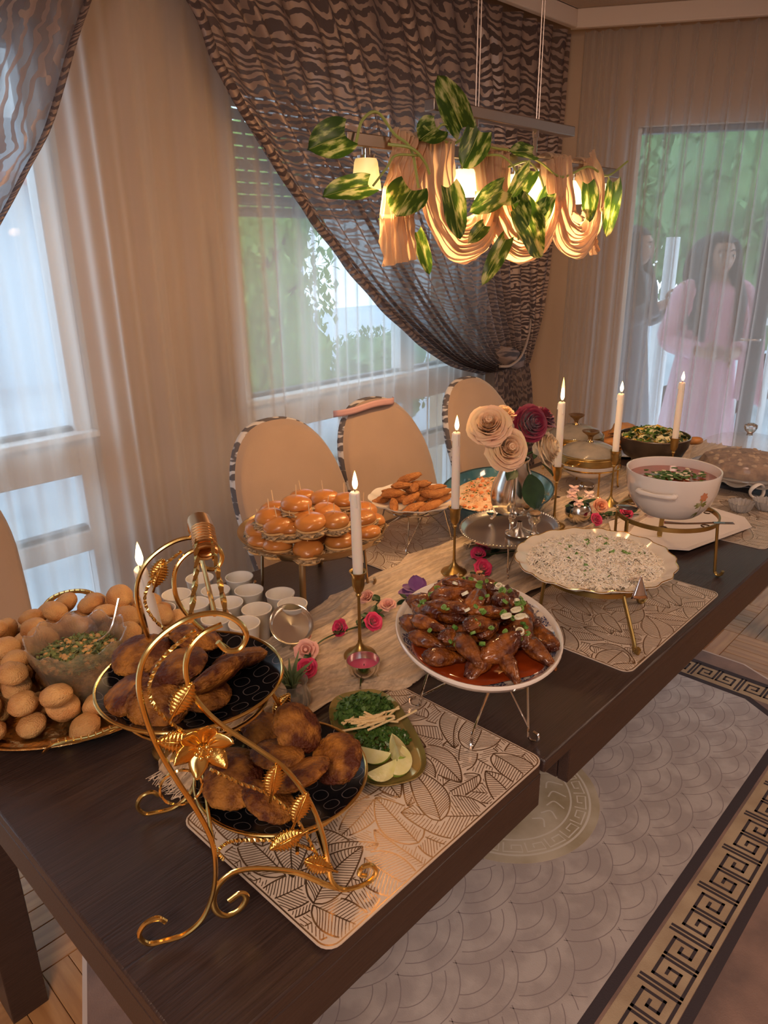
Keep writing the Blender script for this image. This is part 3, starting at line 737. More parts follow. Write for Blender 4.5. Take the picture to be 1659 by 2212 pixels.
# greek keys
kg = G(); kp = [(0, 1.0), (0, 0), (1, 0), (1, .8), (.26, .8), (.26, .26), (.72, .26), (.72, .54), (.50, .54)]
def key(cx, cy, w, h, rot, mir):
    for ins in (0,):
        pts = []
        for a, b in kp:
            x, y = (a - .5) * w * .86 * mir, (b - .5) * h
            pts.append((cx + x * math.cos(rot) - y * math.sin(rot), cy + x * math.sin(rot) + y * math.cos(rot)))
        for i in range(len(pts) - 1):
            a, b = pts[i], pts[i + 1]; L = math.hypot(b[0] - a[0], b[1] - a[1]); an = math.atan2(b[1] - a[1], b[0] - a[0])
            lw = w * .085
            kg.box(((a[0] + b[0]) / 2, (a[1] + b[1]) / 2, .01175), (L + lw, lw, .0007), an)
pitch_k = .082
for sy in (-1, 1):
    for k in range(-12, 13):
        key(rugc.x + k * pitch_k, rugc.y + sy * .565, pitch_k, .088, 0 if sy < 0 else PI, 1 if k % 2 else -1)
for sx in (-1, 1):
    for k in range(-6, 7): key(rugc.x + sx * 1.01, rugc.y + k * pitch_k, pitch_k, .088, PI / 2 * sx, 1 if k % 2 else -1)
ob('greek_key', kg, dkm, rug, kind='stuff')
# scallops
mc = (1.475, .935); MR = .262
sg = G(); cs = []
R0 = .125
for j in range(-12, 13):
    for i in range(-8, 9):
        cs.append((rugc.x + i * .215 + (.1075 if j % 2 else 0), rugc.y + j * .075, j))
cs = [c for c in cs if abs(c[0] - rugc.x) < 1.0 and abs(c[1] - rugc.y) < .62]
for (x, y, j) in cs:
    occ = [(a, b) for a, b, jj in cs if jj > j and abs(a - x) < .26 and b - y < .26]
    for rr in (R0, R0 * .76, R0 * .52):
        run = []
        for t in range(41):
            an = 2 * PI * t / 40; p = (x + rr * math.cos(an), y + rr * math.sin(an))
            ok = inside(p, P2) and math.hypot(p[0] - mc[0], p[1] - mc[1]) > MR and not any((p[0] - a) ** 2 + (p[1] - b) ** 2 < R0 * R0 * .98 for a, b in occ)
            if ok: run.append(p)
            if (not ok or t == 40) and len(run) > 1: sg.ribbon2(run, .0022, .01295)
            if not ok: run = []
ob('scallop_line', sg, mat('rug_scallop', (.30, .25, .25), .7), rug, kind='stuff')
# medallion
mg = thing  # (medallion is a part of the rug)
g = G(); g.lathe([(0, .0128), (MR, .0128), (MR, .0136), (0, .0136)], (mc[0], mc[1], 0), 72)
ob('medallion', g, mat('rug_medallion', (.38, .30, .18), .4, c2=(.62, .54, .42), scale=7, sheen=.2), rug, label='gold round medallion')
lg = G()
def ring(r, w): lg.ribbon2([(mc[0] + r * math.cos(2 * PI * t / 72), mc[1] + r * math.sin(2 * PI * t / 72)) for t in range(73)], w, .0139)
ring(MR * .90, .006); ring(MR * .70, .005)
for k in range(22):
    a0 = 2 * PI * k / 22; w = 2 * PI / 22
    def q(a, r): return (mc[0] + r * MR * math.cos(a0 + a * w), mc[1] + r * MR * math.sin(a0 + a * w))
    lg.ribbon2([q(0, .74), q(0, .86), q(.8, .86), q(.8, .77), q(.35, .77), q(.35, .82)], .0045, .0139)
# face-like line work in the middle: lips, nose, brow, wavy hair strands
def ml(pts, w=.005): lg.ribbon2([(mc[0] + p.x, mc[1] + p.y) for p in spline([Vector((x, y, 0)) for x, y in pts], 5)], w, .0140)
ml([(.02, -.05), (.05, -.075), (.06, -.05), (.085, -.06), (.10, -.03)]); ml([(.02, -.05), (.05, -.03), (.10, -.03)], .004)
ml([(-.02, -.02), (-.03, .03), (-.01, .06)]); ml([(-.06, -.02), (-.03, .0), (-.06, .03)]); ml([(-.02, -.02), (.0, -.03), (.01, -.01)])
for k in range(7):
    a = .3 + k * .42; c, s_ = math.cos(a), math.sin(a)
    ml([(.10 * c, .10 * s_), (.125 * c - .02 * s_, .125 * s_ + .02 * c), (.15 * c, .15 * s_), (.17 * c + .02 * s_, .17 * s_ - .02 * c)], .0045)
    a = -1.9 + k * .30; c, s_ = math.cos(a), math.sin(a)
    ml([(.12 * c, .12 * s_), (.135 * c - .025 * s_, .135 * s_ + .025 * c), (.165 * c + .01, .165 * s_)], .0045)
ob('medallion_line', lg, mat('rug_pale_line', (.72, .66, .58), .5), rug, kind='stuff')

# ================================================================ TABLE
TZ = .75
tb = thing('dining_table', 'long dark brown wooden dining table with a pulled out leaf at the near end', 'table', (1.6, .92, 0))
def tpart(name, c, d, bev=.002):
    g = G(); g.box((0, 0, 0), d); return ob(name, g, woodm, tb, loc=(c[0] - 1.6, c[1] - .92, c[2]), bevel=bev)
tpart('tabletop', (1.900, .92, TZ - .0125), (2.12, .912, .025), .004)
tpart('leaf', (.530, .92, TZ - .016), (.614, .900, .022), .003)
tpart('leaf_apron', (.54, .478, TZ - .0575), (.60, .016, .061)); tpart('leaf_apron', (.54, 1.362, TZ - .0575), (.60, .016, .061))
tpart('leaf_apron', (.232, .92, TZ - .0575), (.018, .90, .061))
tpart('apron', (1.914, .490, .678), (1.932, .02, .094)); tpart('apron', (1.914, 1.350, .678), (1.932, .02, .094))
tpart('apron', (.958, .92, .678), (.02, .838, .094)); tpart('apron', (2.870, .92, .678), (.02, .838, .094))
for x, y in ((.268, 1.33), (.268, .512)): tpart('leg', (x, y, .344), (.072, .072, .686))
for x, y in ((2.90, 1.33), (2.90, .512)): tpart('leg', (x, y, .362), (.072, .072, .724))
# ================================================================ CHAIRS
velvet = mat('taupe_fabric', (.35, .24, .17), .75, c2=(.40, .275, .195), scale=4, bump=.12, bscale=500, sheen=.5)
zeb_f = mat('animal_print_fabric', (.62, .56, .52), .8, c2=(.12, .10, .10), scale=22, stretch=(1, 1, 3), contrast=(.47, .53), detail=1)
def make_chair(label):
    t = thing('dining_chair', label, 'chair', (0, 0, 0), 0, 'upholstered chairs along the window side')
    ZB, ZT, HW, dome = .40, 1.055, .192, .225
    def outline(u):   # closed outline of the back (x, z)
        a = 2 * PI * u; c, s_ = math.cos(a), math.sin(a)
        zc = ZT - dome
        if s_ >= 0: return (HW * math.copysign(abs(c) ** .80, c), zc + dome * s_ ** .95)
        return (HW * (1 - .10 * (-s_)) * math.copysign(min(1, abs(c) ** .35), c), zc + (zc - ZB) * s_)
    def surf(sc, y):
        def f(u):
            x, z = outline(u); zc = .74
            return (x * sc, y + (zc + (z - zc) * sc - .75) * .36 - .06 + .012 * (1 - (x * sc / HW) ** 2) * 1.0, zc + (z - zc) * sc)
        return f
    lay = [(0.0, -.046), (.5, -.045), (.80, -.040), (.94, -.030), (.987, -.014)]
    g = G(); g.sheet(lambda u, v: surf(*[np.interp(v * 4, range(5), [l[k] for l in lay]) for k in (0, 1)])(u), 56, 16)
    ob('backrest', g, velvet, t, sharp=180)
    lay2 = [(.987, -.014), (1.0, -.004), (1.0, .006), (.97, .016), (.80, .024), (0.0, .026)]
    g = G(); g.sheet(lambda u, v: surf(*[np.interp(v * 5, range(6), [l[k] for l in lay2]) for k in (0, 1)])(u), 56, 15)
    ob('back_cover', g, zeb_f, t, sharp=180, label='animal print outer cover')
    g = G(); g.box((0, -.31, .45), (.375, .30, .09)); ob('seat', g, velvet, t, bevel=.025)
    for sx, y in ((-1, -.42), (1, -.42), (-1, -.20), (1, -.20)):
        g = G(); g.tube([(sx * .16, y, .41), (sx * .165, y + (.03 if y > -.3 else -.01), .014)], [.022, .014], seg=8); ob('leg', g, woodm, t)
    return t
ch = []
for i, (x, y, r, lab) in enumerate([(1.235, 1.56, .0, 'taupe round-backed chair behind the slider platter'), (1.628, 1.56, .0, 'taupe round-backed chair behind the fried fingers, pink band over its top'),
                                    (2.13, 1.56, .0, 'taupe round-backed chair beside the curtain tieback, behind the roses'), (.385, 1.83, .0, 'taupe round-backed chair cut off at the left edge, behind the gold tray')]):
    c = make_chair(lab) if i == 0 else cp(ch[0]); c['label'] = lab; c.location = (x, y, 0); c.rotation_euler = (0, 0, r); ch.append(c)
# pink band over chair B
g = G()
def band(u, v):
    x = 1.468 + .262 * u; z = 1.030 + .016 * math.sin(PI * u) + .004 * u
    return (x, 1.556 + .050 * (2 * abs(u - .5)) ** 4, z + (v - .5) * .020)
g.sheet(band, 30, 3)
tag(ob('hair_band', g, mat('pink_band', (.62, .36, .34), .6), sharp=180, solid=.003), 'dusty pink fabric band stretched over the top of the middle chair back', 'band')

# ================================================================ PLACEMATS
def leaf_lines(seed, W_, H_):
    R = random.Random(seed); cell = .0022; nx, ny = int(W_ / cell) + 2, int(H_ / cell) + 2
    occ = np.zeros((nx, ny), bool); g = G()
    def seg(pts, w, mask):
        run = []
        for p in pts:
            ok = abs(p[0]) < W_ / 2 - .004 and abs(p[1]) < H_ / 2 - .004
            if ok and mask: ok = not occ[int((p[0] + W_ / 2) / cell), int((p[1] + H_ / 2) / cell)]
            if ok: run.append(p)
            else:
                if len(run) > 1: g.ribbon2(run, w, 0)
                run = []
        if len(run) > 1: g.ribbon2(run, w, 0)
    done = 0
    for it in range(900):
        cx, cy = R.uniform(-W_ / 2, W_ / 2), R.uniform(-H_ / 2, H_ / 2)
        if it > 30:
            ii, jj = int((cx + W_ / 2) / cell), int((cy + H_ / 2) / cell)
            if occ[ii, jj]: continue
        an = R.uniform(0, 2 * PI); L = R.uniform(.085, .13); Wd = L * R.uniform(.20, .33); bend = R.uniform(-.12, .12)
        ca, sa = math.cos(an), math.sin(an)
        def tf(t, o): # t along 0..1, o lateral -1..1
            w = Wd * (math.sin(PI * t ** .75) ** .8 if 0 < t < 1 else 0); x = (t - .5) * L; y = o * w + bend * L * math.sin(PI * t)
            return (cx + x * ca - y * sa, cy + x * sa + y * ca)
        for s_ in (-1, 1): seg([tf(t / 22, s_) for t in range(23)], .0022, True)
        seg([tf(t / 22, 0) for t in range(23)], .0018, True)
        nv = int(L / .0046)
        for k in range(1, nv):
            t0 = k / nv
            for s_ in (-1, 1): seg([tf(min(1, t0 + .16 * q * (1 - t0 * .5)), s_ * q) for q in (0, .25, .5, .75, .97)], .0011, True)
        for a in np.linspace(0, 1, 60):
            for b in np.linspace(-1, 1, 34):
                p = tf(a, b); i, j = int((p[0] + W_ / 2) / cell), int((p[1] + H_ / 2) / cell)
                if 0 <= i < nx and 0 <= j < ny: occ[i, j] = True
        done += 1
        if occ.mean() > .975: break
    # border
    w, h, r = W_ / 2 - .003, H_ / 2 - .003, .018; pts = []
    for (x, y, a0) in ((w - r, h - r, 0), (-w + r, h - r, PI / 2), (-w + r, -h + r, PI), (w - r, -h + r, 1.5 * PI)):
        pts += [(x + r * math.cos(a0 + PI / 2 * k / 6), y + r * math.sin(a0 + PI / 2 * k / 6)) for k in range(7)]
    pts.append(pts[0]); g.ribbon2(pts, .002, 0)
    return g
matm = mat('placemat_vinyl', (.66, .53, .42), .38, c2=(.70, .58, .47), scale=8, bump=.08, bscale=300)
linem = mat('placemat_foil', (.30, .19, .12), .30, .8, c2=(.42, .27, .16), scale=6)
MW, MH = .452, .305
lead = None; lead2 = None
def placemat(x, y, lab, r=0.0, w=MW, flip=False):
    global lead
    t = thing('placemat', lab, 'placemat', (x, y, TZ + .0005), r + (PI if flip else 0), 'leaf patterned placemats')
    h = MH; rr = .02; pts = []
    for (a, b, a0) in ((w / 2 - rr, h / 2 - rr, 0), (-w / 2 + rr, h / 2 - rr, PI / 2), (-w / 2 + rr, -h / 2 + rr, PI), (w / 2 - rr, -h / 2 + rr, 1.5 * PI)):
        pts += [(a + rr * math.cos(a0 + PI / 2 * k / 5), b + rr * math.sin(a0 + PI / 2 * k / 5)) for k in range(6)]
    g = G(); g.poly(pts, 0, .0018); ob('mat', g, matm, t)
    if lead is None:
        lead = ob('leaf_pattern', leaf_lines(11, MW, MH), linem, t, loc=(0, 0, .0021), kind='stuff', label='metallic leaf line print')
    else:
        c = lead.copy(); COL.objects.link(c); c.parent = t; c.location = (0, 0, .0021)
    return t
placemat(.614, .6175, 'leaf print placemat at the near front edge, under the two-tier stand')
placemat(1.380, .632, 'leaf print placemat under the rice platter stand', .0, flip=True)
placemat(2.160, .645, 'leaf print placemat under the glass cake dome', .02)
placemat(1.413, 1.195, 'leaf print placemat under the fried fingers stand', flip=True)
placemat(2.20, 1.19, 'leaf print placemat under the brass lidded chafing dishes', -.03)

# ================================================================ GAUZE RUNNER
gz = mat('gauze', (.74, .58, .42), .85, c2=(.62, .47, .34), scale=60, stretch=(1, 5, 1), sheen=.3, translucent=.10, bump=.2, bscale=400, alpha=.9)
nt = gz.node_tree   # loose weave: the cloth is thinner along its crinkles and lets the dark table show
tc = nd(nt, 'ShaderNodeTexCoord'); mp_ = nd(nt, 'ShaderNodeMapping'); mp_.inputs['Scale'].default_value = (4.5, 46, 46); nt.links.new(tc.outputs['Object'], mp_.inputs[0])
nz = nd(nt, 'ShaderNodeTexNoise'); nz.inputs['Scale'].default_value = 2.4; nz.inputs['Detail'].default_value = 6; nz.inputs['Distortion'].default_value = .6; nt.links.new(mp_.outputs[0], nz.inputs[0])
mr = nd(nt, 'ShaderNodeMapRange'); mr.inputs['From Min'].default_value = .40; mr.inputs['From Max'].default_value = .58; mr.inputs['To Min'].default_value = .74; mr.inputs['To Max'].default_value = .99; nt.links.new(nz.outputs['Fac'], mr.inputs[0])
for n in nt.nodes:
    if n.type == 'MIX_SHADER' and abs(n.inputs[0].default_value - .9) < 1e-4: nt.links.new(mr.outputs[0], n.inputs[0])
xs = [.42, .52, .62, .73, .85, 1.02, 1.15, 1.3, 1.6, 2.0, 2.5, 2.93]
yl = [.800, .815, .822, .812, .745, .757, .80, .80, .79, .80, .82, .84]
yu = [.88, .98, 1.04, 1.07, 1.092, 1.116, 1.130, 1.135, 1.11, 1.09, 1.08, 1.07]
def run(u, v):
    x = .42 + 2.51 * u; a = np.interp(x, xs, yl); b = np.interp(x, xs, yu)
    dv = .04 * mnoise.noise(Vector((x * 3, v * 3, 2)))
    y = a + (b - a) * min(1, max(0, v + dv * math.sin(PI * v)))
    q = v * 17 + 2.6 * mnoise.noise(Vector((x * 2.2, v * 2.0, 0))) + .8 * mnoise.noise(Vector((x * 6, v * 5, 3)))
    rdg = (.5 + .5 * math.sin(q * 2 * PI * .50)) ** 2 * .6 + .5 * (1 - abs(math.sin(q * PI * 1.25 + 1))) ** 1.2
    z = TZ + .0032 + .019 * rdg ** 1.35 * (.62 + .55 * mnoise.noise(Vector((x * 4, v * 5, 8))))
    y += .006 * mnoise.noise(Vector((x * 11, v * 2, 5))) + .004 * math.sin(x * 45) * (1 if v in (0.0, 1.0) else 0)
    return (x + .008 * mnoise.noise(Vector((v * 30, 0, 0))) * (1 if u < .01 else 0), y, max(TZ + .0030, min(z, TZ + .022)))
g = G(); g.sheet(run, 430, 170)
tag(ob('table_runner', g, gz, sharp=180), 'crinkled beige gauze runner along the middle of the table', 'runner')
fr = G()
for k in range(60):
    y = .80 + .08 * k / 60; x = .42; l = rnd.uniform(.008, .022)
    fr.tube([(x + .004, y, TZ + .006), (x - l * .5, y + rnd.uniform(-.004, .004), TZ + .004), (x - l, y + rnd.uniform(-.008, .008), TZ + .0025)], .0006, seg=4)
o = bpy.data.objects['table_runner']; ob('fringe', fr, gz, o, kind='stuff')
# ================================================================ PENDANT LAMP
LY = 1.02
steel = mat('brushed_steel', (.42, .33, .27), .34, 1.0)
lp = thing('pendant_lamp', 'long steel bar pendant lamp with five small frosted glass shades', 'lamp', (1.48, LY, 2.47))
def lpp(name, g, m, **kw): return ob(name, g, m, lp, loc=(-1.48, -LY, -2.47), **kw)
g = G(); g.box((1.478, LY, 1.677), (1.0, .026, .022)); lpp('lower_bar', g, steel, bevel=.002)
g = G(); g.box((1.473, LY, 1.755), (.527, .026, .022)); lpp('upper_bar', g, steel, bevel=.002)
g = G(); g.box((1.473, LY, 2.455), (.45, .06, .03)); lpp('ceiling_mount', g, steel, bevel=.003)
for x in (1.357, 1.585):
    g = G(); g.tube([(x, LY, 2.45), (x, LY, 1.76)], .0014, seg=6); lpp('cable', g, steel)
    g = G(); g.tube([(x + .012, LY, 2.45), (x + .010, LY, 1.76)], .0011, seg=6); lpp('cable', g, steel)
    g = G(); g.tube([(x, LY, 1.745), (x, LY, 1.688)], .0050, seg=8); g.tube([(x, LY, 1.745), (x, LY, 1.73)], .0075, seg=8); lpp('spacer', g, chrome)
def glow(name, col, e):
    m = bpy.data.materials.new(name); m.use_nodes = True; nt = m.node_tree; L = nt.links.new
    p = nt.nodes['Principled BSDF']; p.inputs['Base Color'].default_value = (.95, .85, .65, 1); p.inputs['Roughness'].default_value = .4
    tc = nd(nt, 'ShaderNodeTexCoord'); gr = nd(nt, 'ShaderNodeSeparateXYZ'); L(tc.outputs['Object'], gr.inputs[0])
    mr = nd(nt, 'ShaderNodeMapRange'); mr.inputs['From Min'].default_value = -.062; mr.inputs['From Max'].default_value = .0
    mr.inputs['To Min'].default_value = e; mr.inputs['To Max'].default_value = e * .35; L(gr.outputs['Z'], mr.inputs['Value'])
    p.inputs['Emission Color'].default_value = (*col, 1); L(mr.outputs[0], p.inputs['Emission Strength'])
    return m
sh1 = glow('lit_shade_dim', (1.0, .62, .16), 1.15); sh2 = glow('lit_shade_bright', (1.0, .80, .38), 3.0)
bulbm = mat('bulb_light', (1, .8, .5), .3, emis=30, ecol=(1, .75, .4))
for i, x in enumerate((1.034, 1.325, 1.508, 1.606, 1.768)):
    g = G(); g.tube([(0, 0, .014), (0, 0, -.004)], .008, seg=12); g.tube([(0, 0, -.001), (0, 0, -.006)], .0165, seg=16); hd = ob('shade_holder', g, chrome, lp, loc=(x - 1.48, 0, 1.655 - 2.47))
    g = G(); prof = [(.008, -.005), (.019, -.006), (.0215, -.012), (.0275, -.058), (.0262, -.058), (.0198, -.013), (.008, -.007)]
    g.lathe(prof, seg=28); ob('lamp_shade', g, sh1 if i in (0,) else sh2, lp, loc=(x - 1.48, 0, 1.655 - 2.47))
    g = G(); g.blob((0, 0, -.030), (.007, .007, .016), 2, 0); ob('bulb', g, bulbm, lp, loc=(x - 1.48, 0, 1.655 - 2.47))
    point('bulb_light', (x, LY, 1.588), 2.7 if i else 2.0, (1.0, .58, .26), .022)
# fifth shade is half hidden at the far end; the far end cap
g = G(); g.lathe(prof, seg=28); ob('lamp_shade', g, sh2, lp, loc=(1.913 - 1.48, 0, 1.655 - 2.47)); point('bulb_light', (1.913, LY, 1.588), 2.4, (1.0, .58, .26), .022)
# draped scarf over the bar
sc_m = mat('gauze_scarf', (.74, .50, .31), .8, c2=(.82, .60, .40), scale=30, stretch=(1, 1, .3), translucent=.55, bump=.4, bscale=60, sheen=.3)
scf = thing('draped_scarf', 'apricot gauze scarf looped in swags over the pendant lamp bar', 'scarf', (1.48, LY, 1.69))
def swag(path, w0, w1, seed, ydir=-1, depth=.045):
    P = spline([Vector((x, 0, z)) for x, z in path], 10); n = len(P)
    def f(u, v):
        t = v * (n - 1); i = min(int(t), n - 2); p = P[i].lerp(P[i + 1], t - i); T = (P[min(i + 2, n - 1)] - P[max(i - 1, 0)]).normalized()
        S = Vector((-T.z, 0, T.x)) ; e = math.sin(PI * v); w = w0 + (w1 - w0) * e
        a = (u - .5) * w
        fold = .0045 * math.sin(u * 21 * PI + 5 * mnoise.noise(Vector((u * 3, v * 5, seed + 9)))) + .0055 * math.sin(u * 6 * PI + 3 * mnoise.noise(Vector((u * 2, v * 4, seed)))) + .008 * mnoise.noise(Vector((u * 9, v * 8, seed + 3)))
        dep = ydir * (.018 + depth * e * (.35 + .65 * (u if S.z > 0 else 1 - u)))
        edge = .006 * mnoise.noise(Vector((v * 20, u * 3, seed))) if u in (0.0, 1.0) else 0
        q = p + S * (a + edge)
        kk = (LY + dep) / LY   # the traced outline lies on the bar's plane; the cloth bulges towards the room
        return (q.x * kk - 1.48, dep + fold, 1.495 + (q.z - 1.495) * kk - 1.69)
    g = G(); g.sheet(f, 90, 90); return g
ob('swag', swag([(1.225, 1.693), (1.232, 1.63), (1.255, 1.565), (1.315, 1.512), (1.390, 1.53), (1.425, 1.60), (1.412, 1.690)], .125, .095, 1), sc_m, scf, sharp=180)
ob('swag', swag([(1.430, 1.690), (1.440, 1.60), (1.485, 1.525), (1.570, 1.503), (1.655, 1.54), (1.678, 1.61), (1.660, 1.692)], .100, .085, 2), sc_m, scf, sharp=180)
ob('swag', swag([(1.690, 1.690), (1.712, 1.615), (1.750, 1.54), (1.825, 1.517), (1.870, 1.56), (1.868, 1.62), (1.815, 1.692)], .115, .105, 3), sc_m, scf, sharp=180)
ob('tail', swag([(1.160, 1.695), (1.140, 1.63), (1.118, 1.56), (1.128, 1.47)], .095, .085, 4, depth=.02), sc_m, scf, sharp=180)
ob('tail', swag([(1.845, 1.57), (1.875, 1.53), (1.905, 1.48)], .030, .024, 5, depth=.01), sc_m, scf, sharp=180)
# the cloth passing over the bar (loops)
for x0, x1 in ((1.13, 1.265), (1.385, 1.46), (1.625, 1.72), (1.775, 1.855)):
    def over(u, v, x0=x0, x1=x1):
        a = PI * v; x = x0 + (x1 - x0) * u
        return (x - 1.48, -.020 * math.cos(a) - .001 * math.sin(u * 30), 1.688 + .012 * math.sin(a) + .003 * math.sin(u * 25) - 1.69 + .002)
    g = G(); g.sheet(over, 24, 8); ob('loop', g, sc_m, scf, sharp=180)
# ---- pothos vine
vm = mat('vine_stem', (.32, .38, .10), .5); pot = bpy.data.materials.new('pothos_leaf'); pot.use_nodes = True
nt = pot.node_tree; L_ = nt.links.new; p_ = nt.nodes['Principled BSDF']; p_.inputs['Roughness'].default_value = .35
tc = nd(nt, 'ShaderNodeTexCoord'); mp_ = nd(nt, 'ShaderNodeMapping'); mp_.inputs['Scale'].default_value = (10, 38, 10); L_(tc.outputs['Object'], mp_.inputs[0])
oi = nd(nt, 'ShaderNodeObjectInfo'); ad = nd(nt, 'ShaderNodeVectorMath', operation='ADD'); cx_ = nd(nt, 'ShaderNodeCombineXYZ'); ml_ = nd(nt, 'ShaderNodeMath', operation='MULTIPLY'); ml_.inputs[1].default_value = 60
L_(oi.outputs['Random'], ml_.inputs[0]); L_(ml_.outputs[0], cx_.inputs[0]); L_(mp_.outputs[0], ad.inputs[0]); L_(cx_.outputs[0], ad.inputs[1])
nz = nd(nt, 'ShaderNodeTexNoise'); nz.inputs['Scale'].default_value = 2.4; nz.inputs['Detail'].default_value = 5; L_(ad.outputs[0], nz.inputs[0])
cr = nd(nt, 'ShaderNodeValToRGB'); cr.color_ramp.elements[0].position = .48; cr.color_ramp.elements[0].color = (.04, .10, .012, 1); cr.color_ramp.elements[1].position = .62; cr.color_ramp.elements[1].color = (.58, .60, .26, 1)
e_ = cr.color_ramp.elements.new(.54); e_.color = (.17, .27, .04, 1); L_(nz.outputs['Fac'], cr.inputs[0]); L_(cr.outputs[0], p_.inputs[0])
tr_ = nd(nt, 'ShaderNodeBsdfTranslucent'); L_(cr.outputs[0], tr_.inputs[0]); mx_ = nd(nt, 'ShaderNodeMixShader'); mx_.inputs[0].default_value = .35
L_(p_.outputs[0], mx_.inputs[1]); L_(tr_.outputs[0], mx_.inputs[2]); L_(mx_.outputs[0], nt.nodes['Material Output'].inputs[0])
def heart(g, L, Wd, cup=.12, seed=0, droop=.15):
    def f(u, v):  # v along 0(base)..1(tip), u across
        o = (u - .5) * 2; w = Wd * .5 * ((v + .10) ** .45) * (1 - v) ** .62 * 1.62
        base = -.10 * L * (1 - v) ** 6 * abs(o) ** 1.5
        y = o * w; x = v * L + base * (1 if v < .3 else 0)
        z = cup * Wd * abs(o) ** 1.4 * (1 - v * .5) - droop * L * v * v + .02 * L * math.sin(v * 9 + seed) * abs(o)
        return (x, y, z)
    return g.sheet(f, 12, 16)
vine = thing('pothos_vine', 'variegated pothos vine wound along the pendant lamp bar', 'plant', (1.48, LY, 1.69))
def vstem(pts, r=.0028):
    g = G(); g.tube([(x - 1.48, y, z - 1.69) for x, y, z in pts], r, seg=6, smooth=6); ob('stem', g, vm, vine)
vstem([(.955, -.018, 1.658), (.985, -.02, 1.662), (1.006, -.02, 1.705), (1.045, -.02, 1.722), (1.080, -.028, 1.690), (1.10, -.05, 1.665), (1.11, -.06, 1.60)])
vstem([(1.06, -.03, 1.672), (1.09, -.06, 1.665), (1.12, -.065, 1.645), (1.135, -.065, 1.625)]); vstem([(1.115, -.06, 1.655), (1.06, -.05, 1.652), (1.035, -.05, 1.63), (1.00, -.05, 1.600)], .0022)
vstem([(1.17, -.02, 1.712), (1.20, -.02, 1.700), (1.26, -.02, 1.690), (1.30, -.03, 1.708), (1.37, -.03, 1.692), (1.46, -.03, 1.690), (1.55, -.035, 1.676), (1.66, -.03, 1.65), (1.78, -.03, 1.68), (1.88, -.03, 1.665), (1.985, -.03, 1.705)])
vstem([(1.33, -.04, 1.672), (1.37, -.06, 1.672), (1.41, -.07, 1.645), (1.43, -.07, 1.600)], .0024); vstem([(1.41, -.05, 1.655), (1.47, -.06, 1.668), (1.52, -.06, 1.640), (1.53, -.07, 1.60)], .0024)
vstem([(1.42, -.07, 1.60), (1.425, -.07, 1.55), (1.43, -.07, 1.51)], .002); vstem([(1.20, -.02, 1.70), (1.225, -.02, 1.72), (1.262, -.02, 1.717)], .0022)
# leaf: base point, tip point (x, z at the lamp's plane), width ratio, roll
LV = [((.945, 1.675), (.865, 1.652), .80, .5, -.03), ((.998, 1.600), (.897, 1.588), .50, .9, -.05), ((1.112, 1.598), (1.062, 1.560), 1.3, .9, -.06), ((1.262, 1.716), (1.185, 1.782), .62, .2, -.03),
      ((1.318, 1.715), (1.262, 1.652), .80, .4, -.045), ((1.185, 1.708), (1.128, 1.688), 1.0, .8, -.02), ((1.222, 1.608), (1.252, 1.520), .62, .3, -.075), ((1.405, 1.612), (1.302, 1.572), .52, .4, -.08),
      ((1.508, 1.655), (1.422, 1.592), .50, .4, -.075), ((1.514, 1.688), (1.432, 1.692), .55, 1.0, -.03), ((1.462, 1.580), (1.572, 1.482), .62, .3, -.09), ((1.765, 1.640), (1.775, 1.560), .62, .5, -.06),
      ((1.895, 1.650), (1.875, 1.530), .42, .6, -.05), ((1.425, 1.512), (1.340, 1.435), .36, .8, -.07), ((1.128, 1.525), (1.155, 1.452), .40, .6, .02), ((1.585, 1.610), (1.53, 1.545), .60, .4, -.08),
      ((1.46, 1.60), (1.49, 1.54), .7, .5, -.085), ((1.52, 1.56), (1.585, 1.60), .5, .6, -.08), ((1.345, 1.54), (1.285, 1.512), .5, .7, -.07), ((1.06, 1.53), (1.02, 1.545), .6, .7, .02)]
for i, (a, b, wr, roll_, yy) in enumerate(LV):
    ka, kb = (LY + yy) / .98, (LY + yy) / .98
    A = Vector((a[0] * ka, LY + yy, 1.495 + (a[1] - 1.495) * ka)); B = Vector((b[0] * kb, LY + yy - .012, 1.495 + (b[1] - 1.495) * kb)); k_ = (Vector((0, 0, 1.495)) - A); T = (B - A); L = T.length * 1.08; T.normalize()
    nrm = Vector((-.55, -.80, .1)); nrm = (nrm - T * nrm.dot(T)).normalized(); bi = nrm.cross(T)
    R_ = Matrix((T, bi, nrm)).transposed(); R_ = R_ @ Matrix.Rotation((roll_ - .5) * .9, 3, 'X')
    g = G(); heart(g, L, L * wr, .14, i)
    o = ob('leaf', g, pot, vine, sharp=180); mw = R_.to_4x4(); mw.translation = A - Vector((1.48, LY, 1.69)); o.matrix_local = mw
    m = G(); m.tube([(0, 0, .0008), (L * .5, 0, -.035 * L + .0008), (L * .96, 0, -.13 * L)], [.0012, .0008, .0003], seg=5, smooth=3); ob('midrib', m, vm, o)
